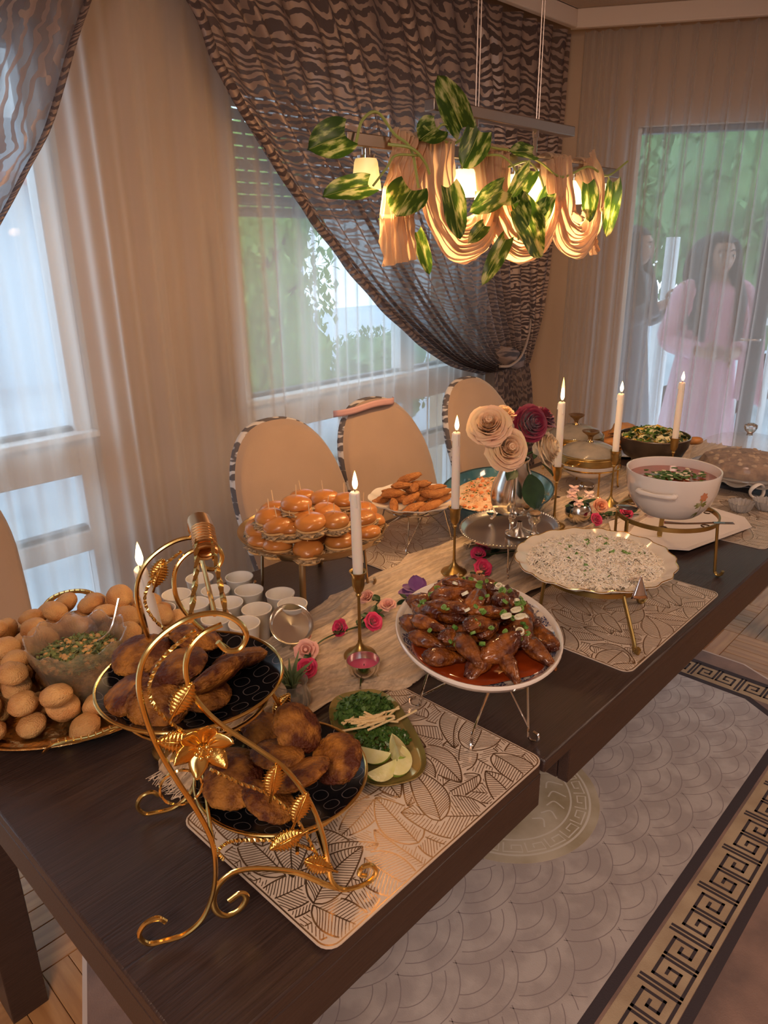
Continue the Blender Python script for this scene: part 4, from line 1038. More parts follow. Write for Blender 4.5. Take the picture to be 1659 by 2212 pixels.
# ================================================================ CANDLES
flame_m = bpy.data.materials.new('flame'); flame_m.use_nodes = True; nt = flame_m.node_tree; L_ = nt.links.new
nt.nodes.remove(nt.nodes['Principled BSDF']); em = nd(nt, 'ShaderNodeEmission'); tc = nd(nt, 'ShaderNodeTexCoord'); sp_ = nd(nt, 'ShaderNodeSeparateXYZ'); cr = nd(nt, 'ShaderNodeValToRGB')
mr = nd(nt, 'ShaderNodeMapRange'); mr.inputs['From Min'].default_value = 0; mr.inputs['From Max'].default_value = .036
L_(tc.outputs['Object'], sp_.inputs[0]); L_(sp_.outputs['Z'], mr.inputs['Value']); L_(mr.outputs[0], cr.inputs[0])
cr.color_ramp.elements[0].color = (1, .42, .10, 1); cr.color_ramp.elements[0].position = .0; cr.color_ramp.elements[1].color = (1, .50, .12, 1)
e_ = cr.color_ramp.elements.new(.35); e_.color = (1, .86, .55, 1); e_ = cr.color_ramp.elements.new(.7); e_.color = (1, .78, .38, 1)
L_(cr.outputs[0], em.inputs[0]); em.inputs[1].default_value = 4.0; L_(em.outputs[0], nt.nodes['Material Output'].inputs[0])
def candlestick(x, y, zr, label, base=.032):
    t = thing('candlestick', label, 'candlestick', (x, y, TZ + .004), 0, 'slim brass candlesticks'); h = zr - TZ - .004
    g = G(); g.lathe([(0, 0), (base, 0), (base, .003), (base * .9, .007), (base * .55, .012), (.010, .020), (.0045, .028), (0.004, .034)], seg=32); ob('base', g, brass, t)
    g = G(); g.lathe([(.0034, .030), (.0030, h * .5), (.0028, h - .052), (.0046, h - .050), (.0060, h - .046), (.0040, h - .042)], seg=14); ob('stem', g, brass, t)
    g = G(); g.lathe([(.0040, h - .044), (.0085, h - .038), (.0118, h - .028), (.0125, h - .014), (.0128, h - .006), (.0165, h), (.0170, h + .0015), (.0125, h), (.0108, h - .006), (.0100, h - .022), (0, h - .022)], seg=28); ob('cup', g, brass, t)
    return t
def candle(x, y, z0, z1, label, lean=(0, 0), fh=.036, r=.0098):
    t = thing('candle', label, 'candle', (x, y, z0), 0, 'ivory taper candles'); h = z1 - z0; lx, ly = lean
    def c(z): k = z / h; return (lx * k ** 1.3, ly * k ** 1.3, z)
    g = G(); g.tube([c(0), c(h * .25), c(h * .5), c(h * .75), c(h * .97), c(h)], [r * .98, r, r, r * .97, r * .94, r * .80], seg=16, smooth=3)
    for k in range(2):   # wax runs
        a = 2.2 + k * 1.9; g.tube([(lx * .97 + math.cos(a) * r * .9, ly * .97 + math.sin(a) * r * .9, h * .985), (lx * .8 + math.cos(a) * r * .98, ly * .8 + math.sin(a) * r * .98, h * (.90 - .05 * k))], [.0016, .0020], seg=6)
    ob('wax', g, wax, t)
    g = G(); g.tube([(lx, ly, h - .001), (lx + .0006, ly, h + .006), (lx + .0016, ly, h + .010)], .0008, seg=5, smooth=2); ob('wick', g, wick_m, t)
    g = G(); g.lathe([(0, 0), (.0030, .002), (.0050, .008), (.0052, .013), (.0038, fh * .6), (.0018, fh * .85), (0, fh)], seg=14); ob('flame', g, flame_m, t, loc=(lx + .001, ly, h + .004))
    point('candle_light', (x + lx, y + ly, z1 + .018), .16, (1.0, .55, .22), .006)
    return t
candlestick(.466, .908, .905, 'brass candlestick mostly hidden behind the upper black plate', .036)
candle(.466, .908, .885, 1.087, 'tilted lit ivory candle behind the two-tier stand, leftmost', (-.034, -.032))
for x, y, zr, zt_c, a, b, fh in ((.862, .891, .932, 1.089, 'brass candlestick on the runner beside the pink tealight', 'lit ivory candle in front of the slider platter', .036),
                                 (1.287, .996, .922, 1.103, 'brass candlestick between the fried fingers and the silver tray', 'lit ivory candle left of the rose bouquet', .036),
                                 (1.720, .981, .931, 1.108, 'brass candlestick just right of the silver tray', 'ivory candle with the tallest flame, behind the dark red rose', .062),
                                 (1.987, .946, .926, 1.096, 'brass candlestick before the lidded chafing dish', 'lit ivory candle before the lidded chafing dish', .032),
                                 (2.235, .872, .930, 1.103, 'brass candlestick hidden between the salad pan and the white tureen', 'lit ivory candle rising behind the salad pan, rightmost', .030)):
    candlestick(x, y, zr, a); candle(x, y, zr - .020, zt_c, b, (rnd.uniform(-.003, .003), 0), fh)

# ================================================================ TWO-TIER STAND
F0 = Vector((.267, .618, TZ)); U_ = Vector((.88, -.475, 0)).normalized(); W_ = Vector((.475, .88, 0)).normalized()
st = thing('two_tier_stand', 'ornate gold wire two-tier plate stand with leaves, flower and wrapped handle', 'stand', F0, math.atan2(U_.y, U_.x))
# local frame: x = U, y = W, z up
f1 = [(.010, .031), (.002, .039), (-.012, .036), (-.020, .021), (-.012, .006), (.004, .0035), (.028, .005), (.051, .023), (.066, .060), (.071, .099), (.069, .133), (.058, .174), (.043, .215), (.028, .262), (.020, .302), (.018, .341), (.027, .371), (.046, .392), (.074, .406), (.101, .406), (.120, .393), (.127, .376), (.119, .362), (.106, .363), (.098, .374)]
f2 = [(.104, .393), (.084, .386), (.069, .369), (.064, .344), (.069, .316), (.090, .280), (.130, .235), (.159, .199), (.182, .150), (.195, .100), (.200, .056), (.203, .027), (.214, .008), (.232, .0035), (.252, .008), (.260, .020), (.254, .032), (.243, .033), (.238, .024), (.247, .018)]
f3 = [(.081, .036), (.095, .043), (.101, .034), (.093, .020), (.077, .015), (.066, .026), (.064, .045), (.072, .064), (.090, .076), (.119, .072), (.161, .052), (.195, .022), (.214, .008)]
tw1 = [(.078, .390), (.045, .366), (.027, .334), (.034, .302), (.062, .264), (.077, .240)]
tw2 = [(.077, .221), (.105, .196), (.136, .171), (.165, .129), (.185, .075), (.200, .030)]
tw3 = [(.080, .095), (.076, .110), (.090, .118), (.115, .112), (.150, .100), (.185, .075)]
for w in (0.0, .215):
    for nm, f_, r in (('side_scroll', f1, .0030), ('side_curve', f2, .0030), ('foot_scroll', f3, .0030)):
        g = G(); g.tube([(u, w, z) for u, z in f_], r, seg=8, smooth=6, flat=(1.35, .62) if nm == 'foot_scroll' else None); ob(nm, g, gold, st)
    for f_ in (tw1, tw2, tw3):
        g = G(); g.tube([(u, w + .003, z) for u, z in f_], .0022, seg=4, smooth=14, twist=.55); ob('twisted_vine', g, gold, st, sharp=30)
for u, z in ((.071, .099), (.200, .050), (.098, .405)):
    g = G(); g.tube([(u, 0, z), (u, .215, z)], .0026, seg=8); ob('crossbar', g, gold, st)
# handle: two twisted bars running back, wrapped with wire over the rear half
for du in (-.010, .012):
    g = G(); g.tube([(.090 + du * 1.6, 0, .402), (.098 + du, .08, .420), (.101 + du * .6, .13, .440), (.103 + du * .5, .215, .408)], .0032, seg=4, smooth=12, twist=.4); ob('handle_bar', g, gold, st, sharp=30)
g = G(); hx = []
for k in range(30 * 12):
    t = k / (30 * 12); a = 2 * PI * 30 * t; y = .105 + .118 * t; zc = np.interp(t, [0, .3, .8, 1], [.428, .444, .436, .414])
    hx.append((.102 + .0125 * math.cos(a), y, zc + .0085 * math.sin(a)))
g.tube(hx, .0018, seg=5); ob('wrapped_grip', g, mat('copper_gold_wire', (.62, .34, .14), .3, 1.0), st)
# plate rings
ringc = {'upper': (.075, .128, .231), 'lower': (.170, .116, .076)}
for k_, (u, w, z) in ringc.items():
    g = G(); g.tube([(u + .085 * math.cos(a), w + .085 * math.sin(a), z) for a in np.linspace(0, 2 * PI, 40)[:-1]], .0028, seg=7, closed=True); ob('plate_ring', g, gold, st)
    for s_ in (0, .215):
        g = G(); g.tube([(u, w + (.085 if s_ else -.085), z), (u - .006, s_, z + .004)], .0024, seg=6); ob('ring_arm', g, gold, st)
# leaf ornaments
def orn_leaf(u, z, ang, L=.042, w=-.004):
    g = G()
    def f(a, v):
        o = (a - .5) * 2; wd = .27 * L * math.sin(PI * min(1, v * .95 + .03)) ** .8
        rib = .0016 * abs(math.sin(v * 11 * PI)) * abs(o); edge = 1 + .16 * (1 if abs(o) > .9 else 0) * math.sin(v * 11 * PI * 2)
        return (v * L, o * wd * edge, rib - .10 * L * o * o + .0005)
    g.sheet(f, 8, 44); g.tube([(-.006, 0, .0012), (L * .5, 0, .0016), (L * .97, 0, .0008)], [.0014, .0010, .0004], seg=5)
    o = ob('leaf_ornament', g, gold2, st, sharp=180, solid=.0006)
    T = Vector((math.cos(ang), 0, math.sin(ang))); nn = Vector((0, -1, 0)); nn = (nn + Vector((0, 0, .35))); nn = (nn - T * nn.dot(T)).normalized(); B = nn.cross(T)
    mw = Matrix((T, B, nn)).transposed().to_4x4(); mw.translation = Vector((u, w, z)); o.matrix_local = mw
for u, z, a in ((.045, .300, .95), (.068, .262, 2.85), (.138, .172, 1.35), (.162, .128, 1.15), (.172, .112, 3.45), (.205, .045, 2.5)): orn_leaf(u, z, a)
for u, z, a in ((.040, .345, 1.2), (.150, .19, 2.2), (.178, .12, .9)): orn_leaf(u, z, a, .040, .219)
# flower ornament at the front frame
fc = (.072, -.010, .263)
g = G()
for k in range(6):
    a = 2 * PI * k / 6 + .2
    pts = []
    def pf(u, v, a=a):
        o = (u - .5) * 2; r = .004 + .027 * v; wd = .0115 * math.sin(PI * (v * .8 + .12)) ; t = Vector((math.cos(a), 0, math.sin(a))); s_ = Vector((-math.sin(a), 0, math.cos(a)))
        q = Vector(fc) + t * r + s_ * wd * o + Vector((0, -1, 0)) * (.004 + .012 * v * v - .004 * o * o)
        return tuple(q)
    gg = G(); gg.sheet(pf, 8, 8); ob('flower_petal', gg, gold2 if k % 2 else gold, st, sharp=180, solid=.0007)
for k in range(6):
    a = 2 * PI * k / 6; gg = G()
    gg.tube([fc, (fc[0] + .007 * math.cos(a), fc[1] - .012, fc[2] + .007 * math.sin(a))], .0007, seg=5); gg.blob((fc[0] + .007 * math.cos(a), fc[1] - .013, fc[2] + .007 * math.sin(a)), (.0030,) * 3, 2, 0)
    ob('stamen', gg, gold, st)
# round mirror-like medallions near the foot of the front frame
g = G(); g.tube([(.045 + .022 * math.cos(a), .004, .235 + .022 * math.sin(a) - .03) for a in np.linspace(0, 2 * PI, 24)[:-1]], .0016, seg=4, closed=True, twist=.5); ob('ring_ornament', g, gold, st)
# plates
blk = bpy.data.materials.new('black_tile_plate'); blk.use_nodes = True; nt = blk.node_tree; L_ = nt.links.new; p_ = nt.nodes['Principled BSDF']
p_.inputs['Roughness'].default_value = .16; p_.inputs['Specular IOR Level'].default_value = .35
tc = nd(nt, 'ShaderNodeTexCoord'); vn = nd(nt, 'ShaderNodeTexVoronoi', feature='DISTANCE_TO_EDGE'); vn.inputs['Scale'].default_value = 42; vn.inputs['Randomness'].default_value = 0.0
mpv = nd(nt, 'ShaderNodeMapping'); mpv.inputs['Rotation'].default_value = (0, 0, .5); wv = nd(nt, 'ShaderNodeTexWave')
L_(tc.outputs['Object'], mpv.inputs[0]); ndz = nd(nt, 'ShaderNodeVectorMath', operation='SINE'); scv = nd(nt, 'ShaderNodeVectorMath', operation='SCALE'); scv.inputs['Scale'].default_value = 264
L_(mpv.outputs[0], scv.inputs[0]); L_(scv.outputs[0], ndz.inputs[0]); sc2 = nd(nt, 'ShaderNodeVectorMath', operation='SCALE'); sc2.inputs['Scale'].default_value = .0035; L_(ndz.outputs[0], sc2.inputs[0])
av = nd(nt, 'ShaderNodeVectorMath', operation='ADD'); L_(mpv.outputs[0], av.inputs[0]); L_(sc2.outputs[0], av.inputs[1]); L_(av.outputs[0], vn.inputs['Vector'])
sx1 = nd(nt, 'ShaderNodeSeparateXYZ'); scp = nd(nt, 'ShaderNodeVectorMath', operation='SCALE'); scp.inputs['Scale'].default_value = 230; L_(mpv.outputs[0], scp.inputs[0]); L_(scp.outputs[0], sx1.inputs[0])
def M_(op, a, b=None):
    n = nd(nt, 'ShaderNodeMath', operation=op)
    for i, q in enumerate((a, b)):
        if q is None: continue
        if isinstance(q, (int, float)): n.inputs[i].default_value = q
        else: L_(q, n.inputs[i])
    return n.outputs[0]
cX, cY = M_('COSINE', sx1.outputs[0]), M_('COSINE', sx1.outputs[1])
ff_ = M_('ADD', M_('ADD', cX, cY), M_('MULTIPLY', M_('MULTIPLY', cX, cY), .9))
dd_ = M_('ABSOLUTE', M_('ADD', ff_, .12))
rr = nd(nt, 'ShaderNodeValToRGB'); rr.color_ramp.elements[0].position = .13; rr.color_ramp.elements[0].color = (.13, .11, .11, 1); rr.color_ramp.elements[1].position = .19; rr.color_ramp.elements[1].color = (.006, .006, .008, 1)
L_(dd_, rr.inputs[0]); L_(rr.outputs[0], p_.inputs[0])
def plate_black(c, label):
    t = thing('plate', label, 'plate', c, .3, 'black plates on the two-tier stand')
    g = G(); g.lathe([(0, .002), (.060, .002), (.075, .004), (.100, .012), (.111, .017), (.1105, .0155), (.098, .009), (.072, .0), (.058, -.002), (0, -.002)], seg=64); ob('dish', g, blk, t)
    g = G(); g.tube([(.1125 * math.cos(a), .1125 * math.sin(a), .0168) for a in np.linspace(0, 2 * PI, 65)[:-1]], .0022, seg=8, closed=True); ob('gold_rim', g, gold, t)
    return t
UPc = Vector((.400, .716, .983)); LOc = Vector((.478, .650, .829))
plate_black(UPc, 'black tile-patterned plate with gold rim on the upper tier'); plate_black(LOc, 'black tile-patterned plate with gold rim on the lower tier')
pat = mat('fried_patty', (.42, .17, .03), .5, c2=(.085, .020, .008), scale=38, detail=8, bump=1.0, bscale=220, spec=.3, rand=.2, contrast=(.36, .60), r2=.38)
def patty(x, y, z, tilt, rz, r, seed, label):
    g = G(); g.blob((0, 0, 0), (r, r * .93, .0120), 5, .07, 2.0, seed, fn=lambda p: p * (1 + .05 * mnoise.noise(p * 9 + Vector((seed, 0, 0))) + .03 * mnoise.noise(p * 22)))
    return tag(ob('patty', g, pat, loc=(x, y, z), rot=(tilt[0], tilt[1], rz), sharp=180), label, 'patty', 'fried patties on the two-tier stand')
for i, (x, y, z, tl, r, lab) in enumerate([
    (.376, .790, 1.012, (.15, -.2), .038, 'darkest fried patty at the back left of the upper plate'), (.443, .768, 1.016, (.3, .1), .036, 'fried patty at the back of the upper plate, below the rear scroll'),
    (.460, .696, 1.006, (.25, .35), .036, 'golden fried patty at the right of the upper plate'), (.402, .660, 1.024, (.75, .25), .039, 'large golden fried patty standing at the front of the upper plate'),
    (.385, .715, 1.022, (.2, .0), .038, 'fried patty in the middle of the upper plate'), (.325, .735, 1.001, (.35, -.35), .037, 'torn fried patty with yellow inside at the left of the upper plate'),
    (.342, .690, 1.004, (.55, -.1), .038, 'fried patty at the front left of the upper plate'), (.388, .672, 1.000, (.15, .1), .036, 'dark fried patty under the large one on the upper plate')]):
    patty(x, y, z, tl, i, r, i + 1, lab)
for i, (x, y, z, tl, r, lab) in enumerate([
    (.412, .664, .862, (.35, -.2), .039, 'dark fried patty at the left of the lower plate'), (.424, .604, .860, (.45, -.1), .038, 'browned fried patty at the front of the lower plate'),
    (.470, .600, .874, (.35, .3), .040, 'large golden fried patty at the front right of the lower plate'), (.532, .600, .862, (.2, .4), .037, 'reddish fried patty at the right of the lower plate'),
    (.512, .655, .893, (.35, .75), .036, 'fried patty standing on edge atop the lower plate'), (.496, .706, .874, (.3, .1), .034, 'fried patty at the back of the lower plate'),
    (.474, .650, .876, (.15, .1), .037, 'golden fried patty in the middle of the lower plate'), (.440, .706, .858, (.3, -.25), .035, 'dull brown fried patty at the back left of the lower plate')]):
    patty(x, y, z, tl, i * 1.3, r, i + 20, lab)

# ================================================================ GOLD TRAY, PURIS, GLASS BOWL
tr = thing('gold_tray', 'embossed gold footed tray with two arched handles, heaped with puris', 'tray', (.452, 1.215, TZ + .0))
TR = .238
def wav(a, i, r, z): return (r, z + (.0012 * math.sin(a * 60) if i in (4, 6) else 0))
g = G(); g.lathe([(0, .020), (TR * .80, .020), (TR * .83, .022), (TR * .86, .025), (TR * .885, .0235), (TR * .91, .028), (TR * .935, .0265), (TR * .96, .031), (TR, .034), (TR * 1.002, .032), (TR * .96, .026), (TR * .83, .017), (0, .016)], seg=96, wave=wav)
ob('dish', g, mat('tray_gold', (1.0, .60, .22), .22, 1.0, bump=.5, bscale=90), tr)
for a in (-2.1, -.7, .7, 2.1):
    g = G(); g.blob((TR * .74 * math.cos(a), TR * .74 * math.sin(a), .009), (.020, .013, .010), 3, .2, 5, 2, rz=a + PI / 2, flatten=-.0088); ob('foot', g, gold2, tr)
for ang in (-1.93, 1.17):
    g = G(); pts = []
    for k in range(13):
        s_ = (k - 6) / 6; pts.append((TR * math.cos(ang) * (1 + .16 * (1 - s_ * s_)) - math.sin(ang) * s_ * .062, TR * math.sin(ang) * (1 + .16 * (1 - s_ * s_)) + math.cos(ang) * s_ * .062, .034 + .028 * (1 - s_ ** 4)))
    g.tube(pts, .0055, seg=8, flat=(.45, 1.5), smooth=3)
    for p in pts[1:-1]: g.tube([(p[0] - .004 * math.cos(ang), p[1] - .004 * math.sin(ang), p[2] + .003), (p[0] + .004 * math.cos(ang), p[1] + .004 * math.sin(ang), p[2] + .003)], .0012, seg=5)
    ob('handle', g, gold, tr)
bc = Vector((.425, 1.122, 0))
puri_m = mat('puri_crust', (.76, .44, .17), .5, c2=(.56, .25, .08), scale=18, detail=7, bump=.9, bscale=420, rand=.14, sss=.12)
puri_meshes = []
for k in range(6):
    def sq(p, k=k):
        q = p.copy(); an = math.atan2(q.y, q.x)
        if abs(q.z) < .12: s_ = 1 + .03 * (1 - abs(q.z) / .12); q.x *= s_; q.y *= s_    # seam around the belly
        return q
    g = G(); g.blob((0, 0, 0), (.0265, .0245, .0185), 4, .07, 1.8, 40 + k, fn=sq)
    o = ob('puri', g, puri_m, sharp=180); puri_meshes.append(o.data)
    if k: bpy.data.objects.remove(o)
    else: puri0 = o
puris = []; R_ = random.Random(5)
def top_h(x, y, placed):
    z = TZ + .022 + .0175
    for (a, b, c) in placed:
        d2 = (a - x) ** 2 + (b - y) ** 2
        if d2 < .050 ** 2: z = max(z, c + .0345 * math.sqrt(1 - d2 / .0505 ** 2))
    return z
placed = []
cand = []
for layer, (rm, n) in enumerate(((.214, 4000), (.192, 2500), (.16, 1500))):
    for _ in range(n):
        a = R_.random() * 6.283; r = rm * math.sqrt(R_.random()); x, y = .452 + r * math.cos(a), 1.215 + r * math.sin(a)
        if (x - bc.x) ** 2 + (y - bc.y) ** 2 < (.064 + .017 * layer) ** 2: continue
        if layer and y < 1.06: continue
        if any((x - p[0]) ** 2 + (y - p[1]) ** 2 < .0490 ** 2 and p[3] == layer for p in cand): continue
        cand.append((x, y, 0, layer))
for x, y, _, ly in cand:
    z = top_h(x, y, placed)
    if z > TZ + .112 or (z > TZ + .090 and y < 1.13): continue
    placed.append((x, y, z))
    o = puri0 if not puris else puri0.copy()
    if puris: COL.objects.link(o); o.data = puri_meshes[R_.randrange(6)]
    o.location = (x, y, z); k = R_.uniform(.88, 1.02); o.scale = (k, k, k * R_.uniform(.9, 1.1)); o.rotation_euler = (R_.uniform(-.5, .5), R_.uniform(-.5, .5), R_.random() * 6); tag(o, 'puri', 'puri', 'puffed puris on the gold tray'); puris.append(o)
rows(puris, 'puffed golden puri on the gold tray', 9)
# glass bowl with chickpea salad
gb = thing('glass_bowl', 'scalloped pressed glass bowl of chickpea salad on the gold tray', 'bowl', (bc.x, bc.y, TZ + .022))
def gw(a, i, r, z): k = r / .080; return (r * (1 + .03 * k * math.cos(a * 10)), z + (.006 * k * math.cos(a * 10) if r > .06 else 0))
g = G(); g.lathe([(0, .003), (.030, .003), (.034, .002), (.045, .030), (.058, .062), (.070, .092), (.078, .122), (.0805, .123), (.076, .094), (.063, .060), (.050, .028), (.038, -.001), (.030, -.001), (0, -.001)], seg=80, wave=gw)
ob('bowl_glass', g, mat('smoky_glass', (.86, .90, .86), .04, trans=.9, ior=1.4, bump=.8, bscale=70, alpha=.42), gb)
g = G(); g.lathe([(0, .006), (.032, .006), (.044, .032), (.056, .062), (.064, .084), (.055, .088), (.02, .091), (0, .092)], seg=40, wave=lambda a, i, r, z: (r, z + (.003 * math.sin(a * 7 + r * 200) if z > .085 else 0)))
sal = ob('salad', g, mat('salad_mix', (.20, .20, .07), .45, c2=(.42, .30, .12), scale=120, bump=1.0, bscale=200), gb)
g = G(); gh = G()
for k in range(70):
    a = R_.random() * 6.28; r = .062 * math.sqrt(R_.random()); g.blob((r * math.cos(a), r * math.sin(a), .091 - r * .07 + R_.uniform(-.002, .004)), (.0052, .0050, .0048), 2, .08, 3, k)
for k in range(480):
    a = R_.random() * 6.28; r = .066 * math.sqrt(R_.random()); gh.box((r * math.cos(a), r * math.sin(a), .092 - r * .07 + R_.uniform(-.001, .005)), (R_.uniform(.004, .011), R_.uniform(.003, .007), .001), R_.random() * 3, (R_.uniform(-.8, .8), R_.uniform(-.8, .8)))
ob('chickpea', g, mat('chickpea', (.62, .36, .13), .4, rand=.1), gb, kind='stuff'); ob('herb_bits', gh, mat('salad_herb', (.045, .075, .02), .5, c2=(.24, .28, .10), scale=80), gb, kind='stuff')
g = G(); g.tube([(.030, -.066 + .08, .085), (.050, -.02, .118), (.078, -.01, .165)], [.0022, .0018, .0026], seg=6, smooth=4); g.blob((.025, .012, .086), (.010, .014, .003), 2, 0)
tag(ob('spoon', g, silver, loc=(bc.x, bc.y, TZ + .022)), 'slim silver spoon standing in the chickpea salad', 'spoon')
# ================================================================ PAPER CUPS
cupm = mat('paper_cup_white', (.86, .80, .72), .5, sss=.1)
cup0 = None; cups = []
for x, y in ((.698, 1.269), (.776, 1.302), (.838, 1.242), (.764, 1.224), (.812, 1.172), (.846, 1.110), (.700, 1.205), (.748, 1.156), (.770, 1.090), (.826, 1.046), (.694, 1.118), (.712, 1.052), (.640, 1.235), (.636, 1.165)):
    if cup0 is None:
        g = G(); g.lathe([(0, .004), (.0205, .004), (.0205, 0), (.0215, 0), (.0290, .068), (.0305, .0695), (.0305, .0715), (.0285, .0712), (.0208, .006)], seg=36)
        o = cup0 = ob('paper_cup', g, cupm)
        s_ = G()
    else: o = cup0.copy(); COL.objects.link(o)
    zz = TZ + .001 if not (.79 < y < 1.06) else TZ + .006
    o.location = (x, y, zz); o.rotation_euler = (0, 0, rnd.random()); tag(o, 'cup', 'cup', 'white paper cups by the slider platter'); cups.append(o)
rows(cups, 'empty white paper cup', 4)

# ================================================================ SLIDERS
spm = mat('platter_bronze_gold', (.42, .28, .14), .32, .9, c2=(.50, .34, .18), scale=10)
sc0 = Vector((1.010, 1.190, 0))
sp = thing('footed_platter', 'round matte gold platter on four curled feet, piled with sliders', 'platter', (sc0.x, sc0.y, TZ))
g = G(); g.lathe([(0, .126), (.10, .126), (.135, .131), (.155, .142), (.166, .154), (.1685, .1535), (.158, .137), (.136, .124), (.10, .119), (0, .119)], seg=72); ob('dish', g, spm, sp)
for a in (-2.5, -.75, .75, 2.35):
    c, s_ = math.cos(a), math.sin(a)
    g = G(); g.tube([(.112 * c, .112 * s_, .123), (.118 * c, .118 * s_, .08), (.122 * c, .122 * s_, .018), (.126 * c, .126 * s_, .006), (.134 * c, .134 * s_, .0045), (.141 * c, .141 * s_, .012), (.139 * c, .139 * s_, .020)], .0062, seg=8, smooth=5, flat=(.55, 1.2), upv=(c, s_, 0)); ob('leg', g, spm, sp)
bun = mat('bun_crust', (.60, .25, .06), .30, c2=(.42, .135, .030), scale=10, detail=3, coat=.25, rand=.14, bump=.15, bscale=60)
bunb = mat('bun_side', (.78, .52, .24), .6, c2=(.66, .38, .14), scale=30, bump=.4, bscale=120)
fill = mat('pulled_filling', (.38, .24, .12), .55, c2=(.60, .42, .24), scale=120, bump=1.0, bscale=200); tp_m = mat('toothpick_wood', (.80, .60, .36), .6)
def mk_slider():
    t = thing('slider', 'slider', 'bun', (0, 0, 0), 0, 'slider buns on the footed gold platter')
    g = G(); g.blob((0, 0, .029), (.0320, .0315, .0180), 4, .045, 1.8, 3, flatten=-.0045); ob('top_bun', g, bun, t, sharp=60)
    g = G(); g.blob((0, 0, .0205), (.0315, .0310, .0050), 3, .05, 3, 4); ob('crumb', g, bunb, t, sharp=180)
    g = G(); g.blob((0, 0, .0150), (.0345, .0335, .0058), 4, .40, 5, 6); ob('filling', g, fill, t, sharp=180)
    g = G(); g.blob((0, 0, .0075), (.0310, .0305, .0085), 3, .05, 2, 5, flatten=-.0070); ob('bottom_bun', g, bunb, t, sharp=60)
    g = G(); g.tube([(0, 0, .03), (.001, .0, .070)], [.0012, .0010], seg=5); ob('toothpick', g, tp_m, t)
    return t
sl0 = mk_slider(); sls = []
S93 = [(.984, 1.287, .955), (1.093, 1.316, .958), (1.117, 1.262, .956), (1.137, 1.214, .952), (.874, 1.230, .93), (.907, 1.193, .95), (1.002, 1.218, .966), (1.055, 1.196, .962), (.965, 1.140, .962), (1.028, 1.121, .962), (.833, 1.163, .91),
       (.842, 1.107, .908), (.878, 1.049, .906), (.945, 1.030, .906), (.885, 1.141, .945), (1.089, 1.096, .94), (1.034, 1.028, .915), (1.118, 1.135, .93), (1.041, 1.281, .985), (.948, 1.262, .962), (1.10, 1.05, .912), (.93, 1.10, .91), (1.0, 1.07, .91)]
for i, (x, y, z) in enumerate(S93):
    k = (1.495 - z) / (1.495 - .93); x, y = x * k, y * k
    v = Vector((x - sc0.x, y - sc0.y)); m_ = .136 if z < .93 else .120
    if v.length > m_: v = v.normalized() * m_; x, y = sc0.x + v.x, sc0.y + v.y
    o = sl0 if i == 0 else cp(sl0); o.location = (x, y, max(z - .032, TZ + .128)); o.rotation_euler = (rnd.uniform(-.16, .16), rnd.uniform(-.16, .16), rnd.random() * 6)
    k = rnd.uniform(.95, 1.08); o.scale = (k, k, k); sls.append(o)
rows(sls, 'glossy slider bun on the gold platter', 5)

# ================================================================ FRIED FINGERS
fcx, fcy, fz = 1.405, 1.228, .858
def wire_stand(name, label, x, y, z1, r, legs, m, inner=True, splay=.02, group=None):
    t = thing(name, label, 'stand', (x, y, TZ), 0, group); h = z1 - TZ
    for rr, zz in ((r, h - .003), (r * .45, h - .016 if inner else h - .003)):
        g = G(); g.tube([(rr * math.cos(a), rr * math.sin(a), zz) for a in np.linspace(0, 2 * PI, 37)[:-1]], .0019, seg=6, closed=True); ob('ring', g, m, t)
    for a in legs:
        c, s_ = math.cos(a), math.sin(a); R1 = r + splay
        g = G(); g.tube([(r * c, r * s_, h - .003), (R1 * c, R1 * s_, .014), (R1 * c + .004 * c, R1 * s_ + .004 * s_, .0035), (R1 * c + .013 * c, R1 * s_ + .013 * s_, .0032), (R1 * c + .018 * c, R1 * s_ + .018 * s_, .010), (R1 * c + .013 * c, R1 * s_ + .013 * s_, .017), (R1 * c + .006 * c, R1 * s_ + .006 * s_, .013)], .0021, seg=6, smooth=4); ob('leg', g, m, t)
        a2 = a + .9
        g = G(); g.tube([(r * .45 * math.cos(a2), r * .45 * math.sin(a2), h - .016), ((R1) * c, (R1) * s_, .018)], .0017, seg=6); ob('brace', g, m, t)
    return t
wire_stand('wire_stand', 'chrome wire plate stand under the fried fingers', fcx - .01, fcy - .01, fz - .012, .080, (-2.6, -1.0, .6, 2.1), chrome, group=None)
def scal_wave(n, amp, rmin): return lambda a, i, r, z: (r * (1 + (amp * abs(math.sin(a * n / 2)) if r > rmin else 0)), z + (amp * .05 * math.sin(a * n) if r > rmin else 0))
pt = thing('plate', 'scalloped white plate of fried fingers with a fine gold edge', 'plate', (fcx, fcy, fz))
g = G(); g.lathe([(0, -.006), (.070, -.006), (.085, -.003), (.110, .005), (.121, .010), (.120, .007), (.108, .001), (.080, -.009), (.066, -.011), (0, -.011)], seg=96, wave=scal_wave(12, .03, .1)); ob('dish', g, white_c, pt)
ff = mat('breaded_crust', (.36, .125, .03), .6, c2=(.54, .22, .06), scale=60, bump=1.0, bscale=320, rand=.12)
fing = []; ff0 = []
for k in range(3):
    g = G(); g.blob((0, 0, 0), (.036, .0115, .0105), 4, .14, 2.5, 60 + k, fn=lambda p, k=k: Vector((p.x, p.y + .28 * (k - 1) * p.x * p.x * 2, p.z)))
    o = ob('fried_finger', g, ff, sharp=180); ff0.append(o.data); fin0 = o
    if k < 2: bpy.data.objects.remove(o)
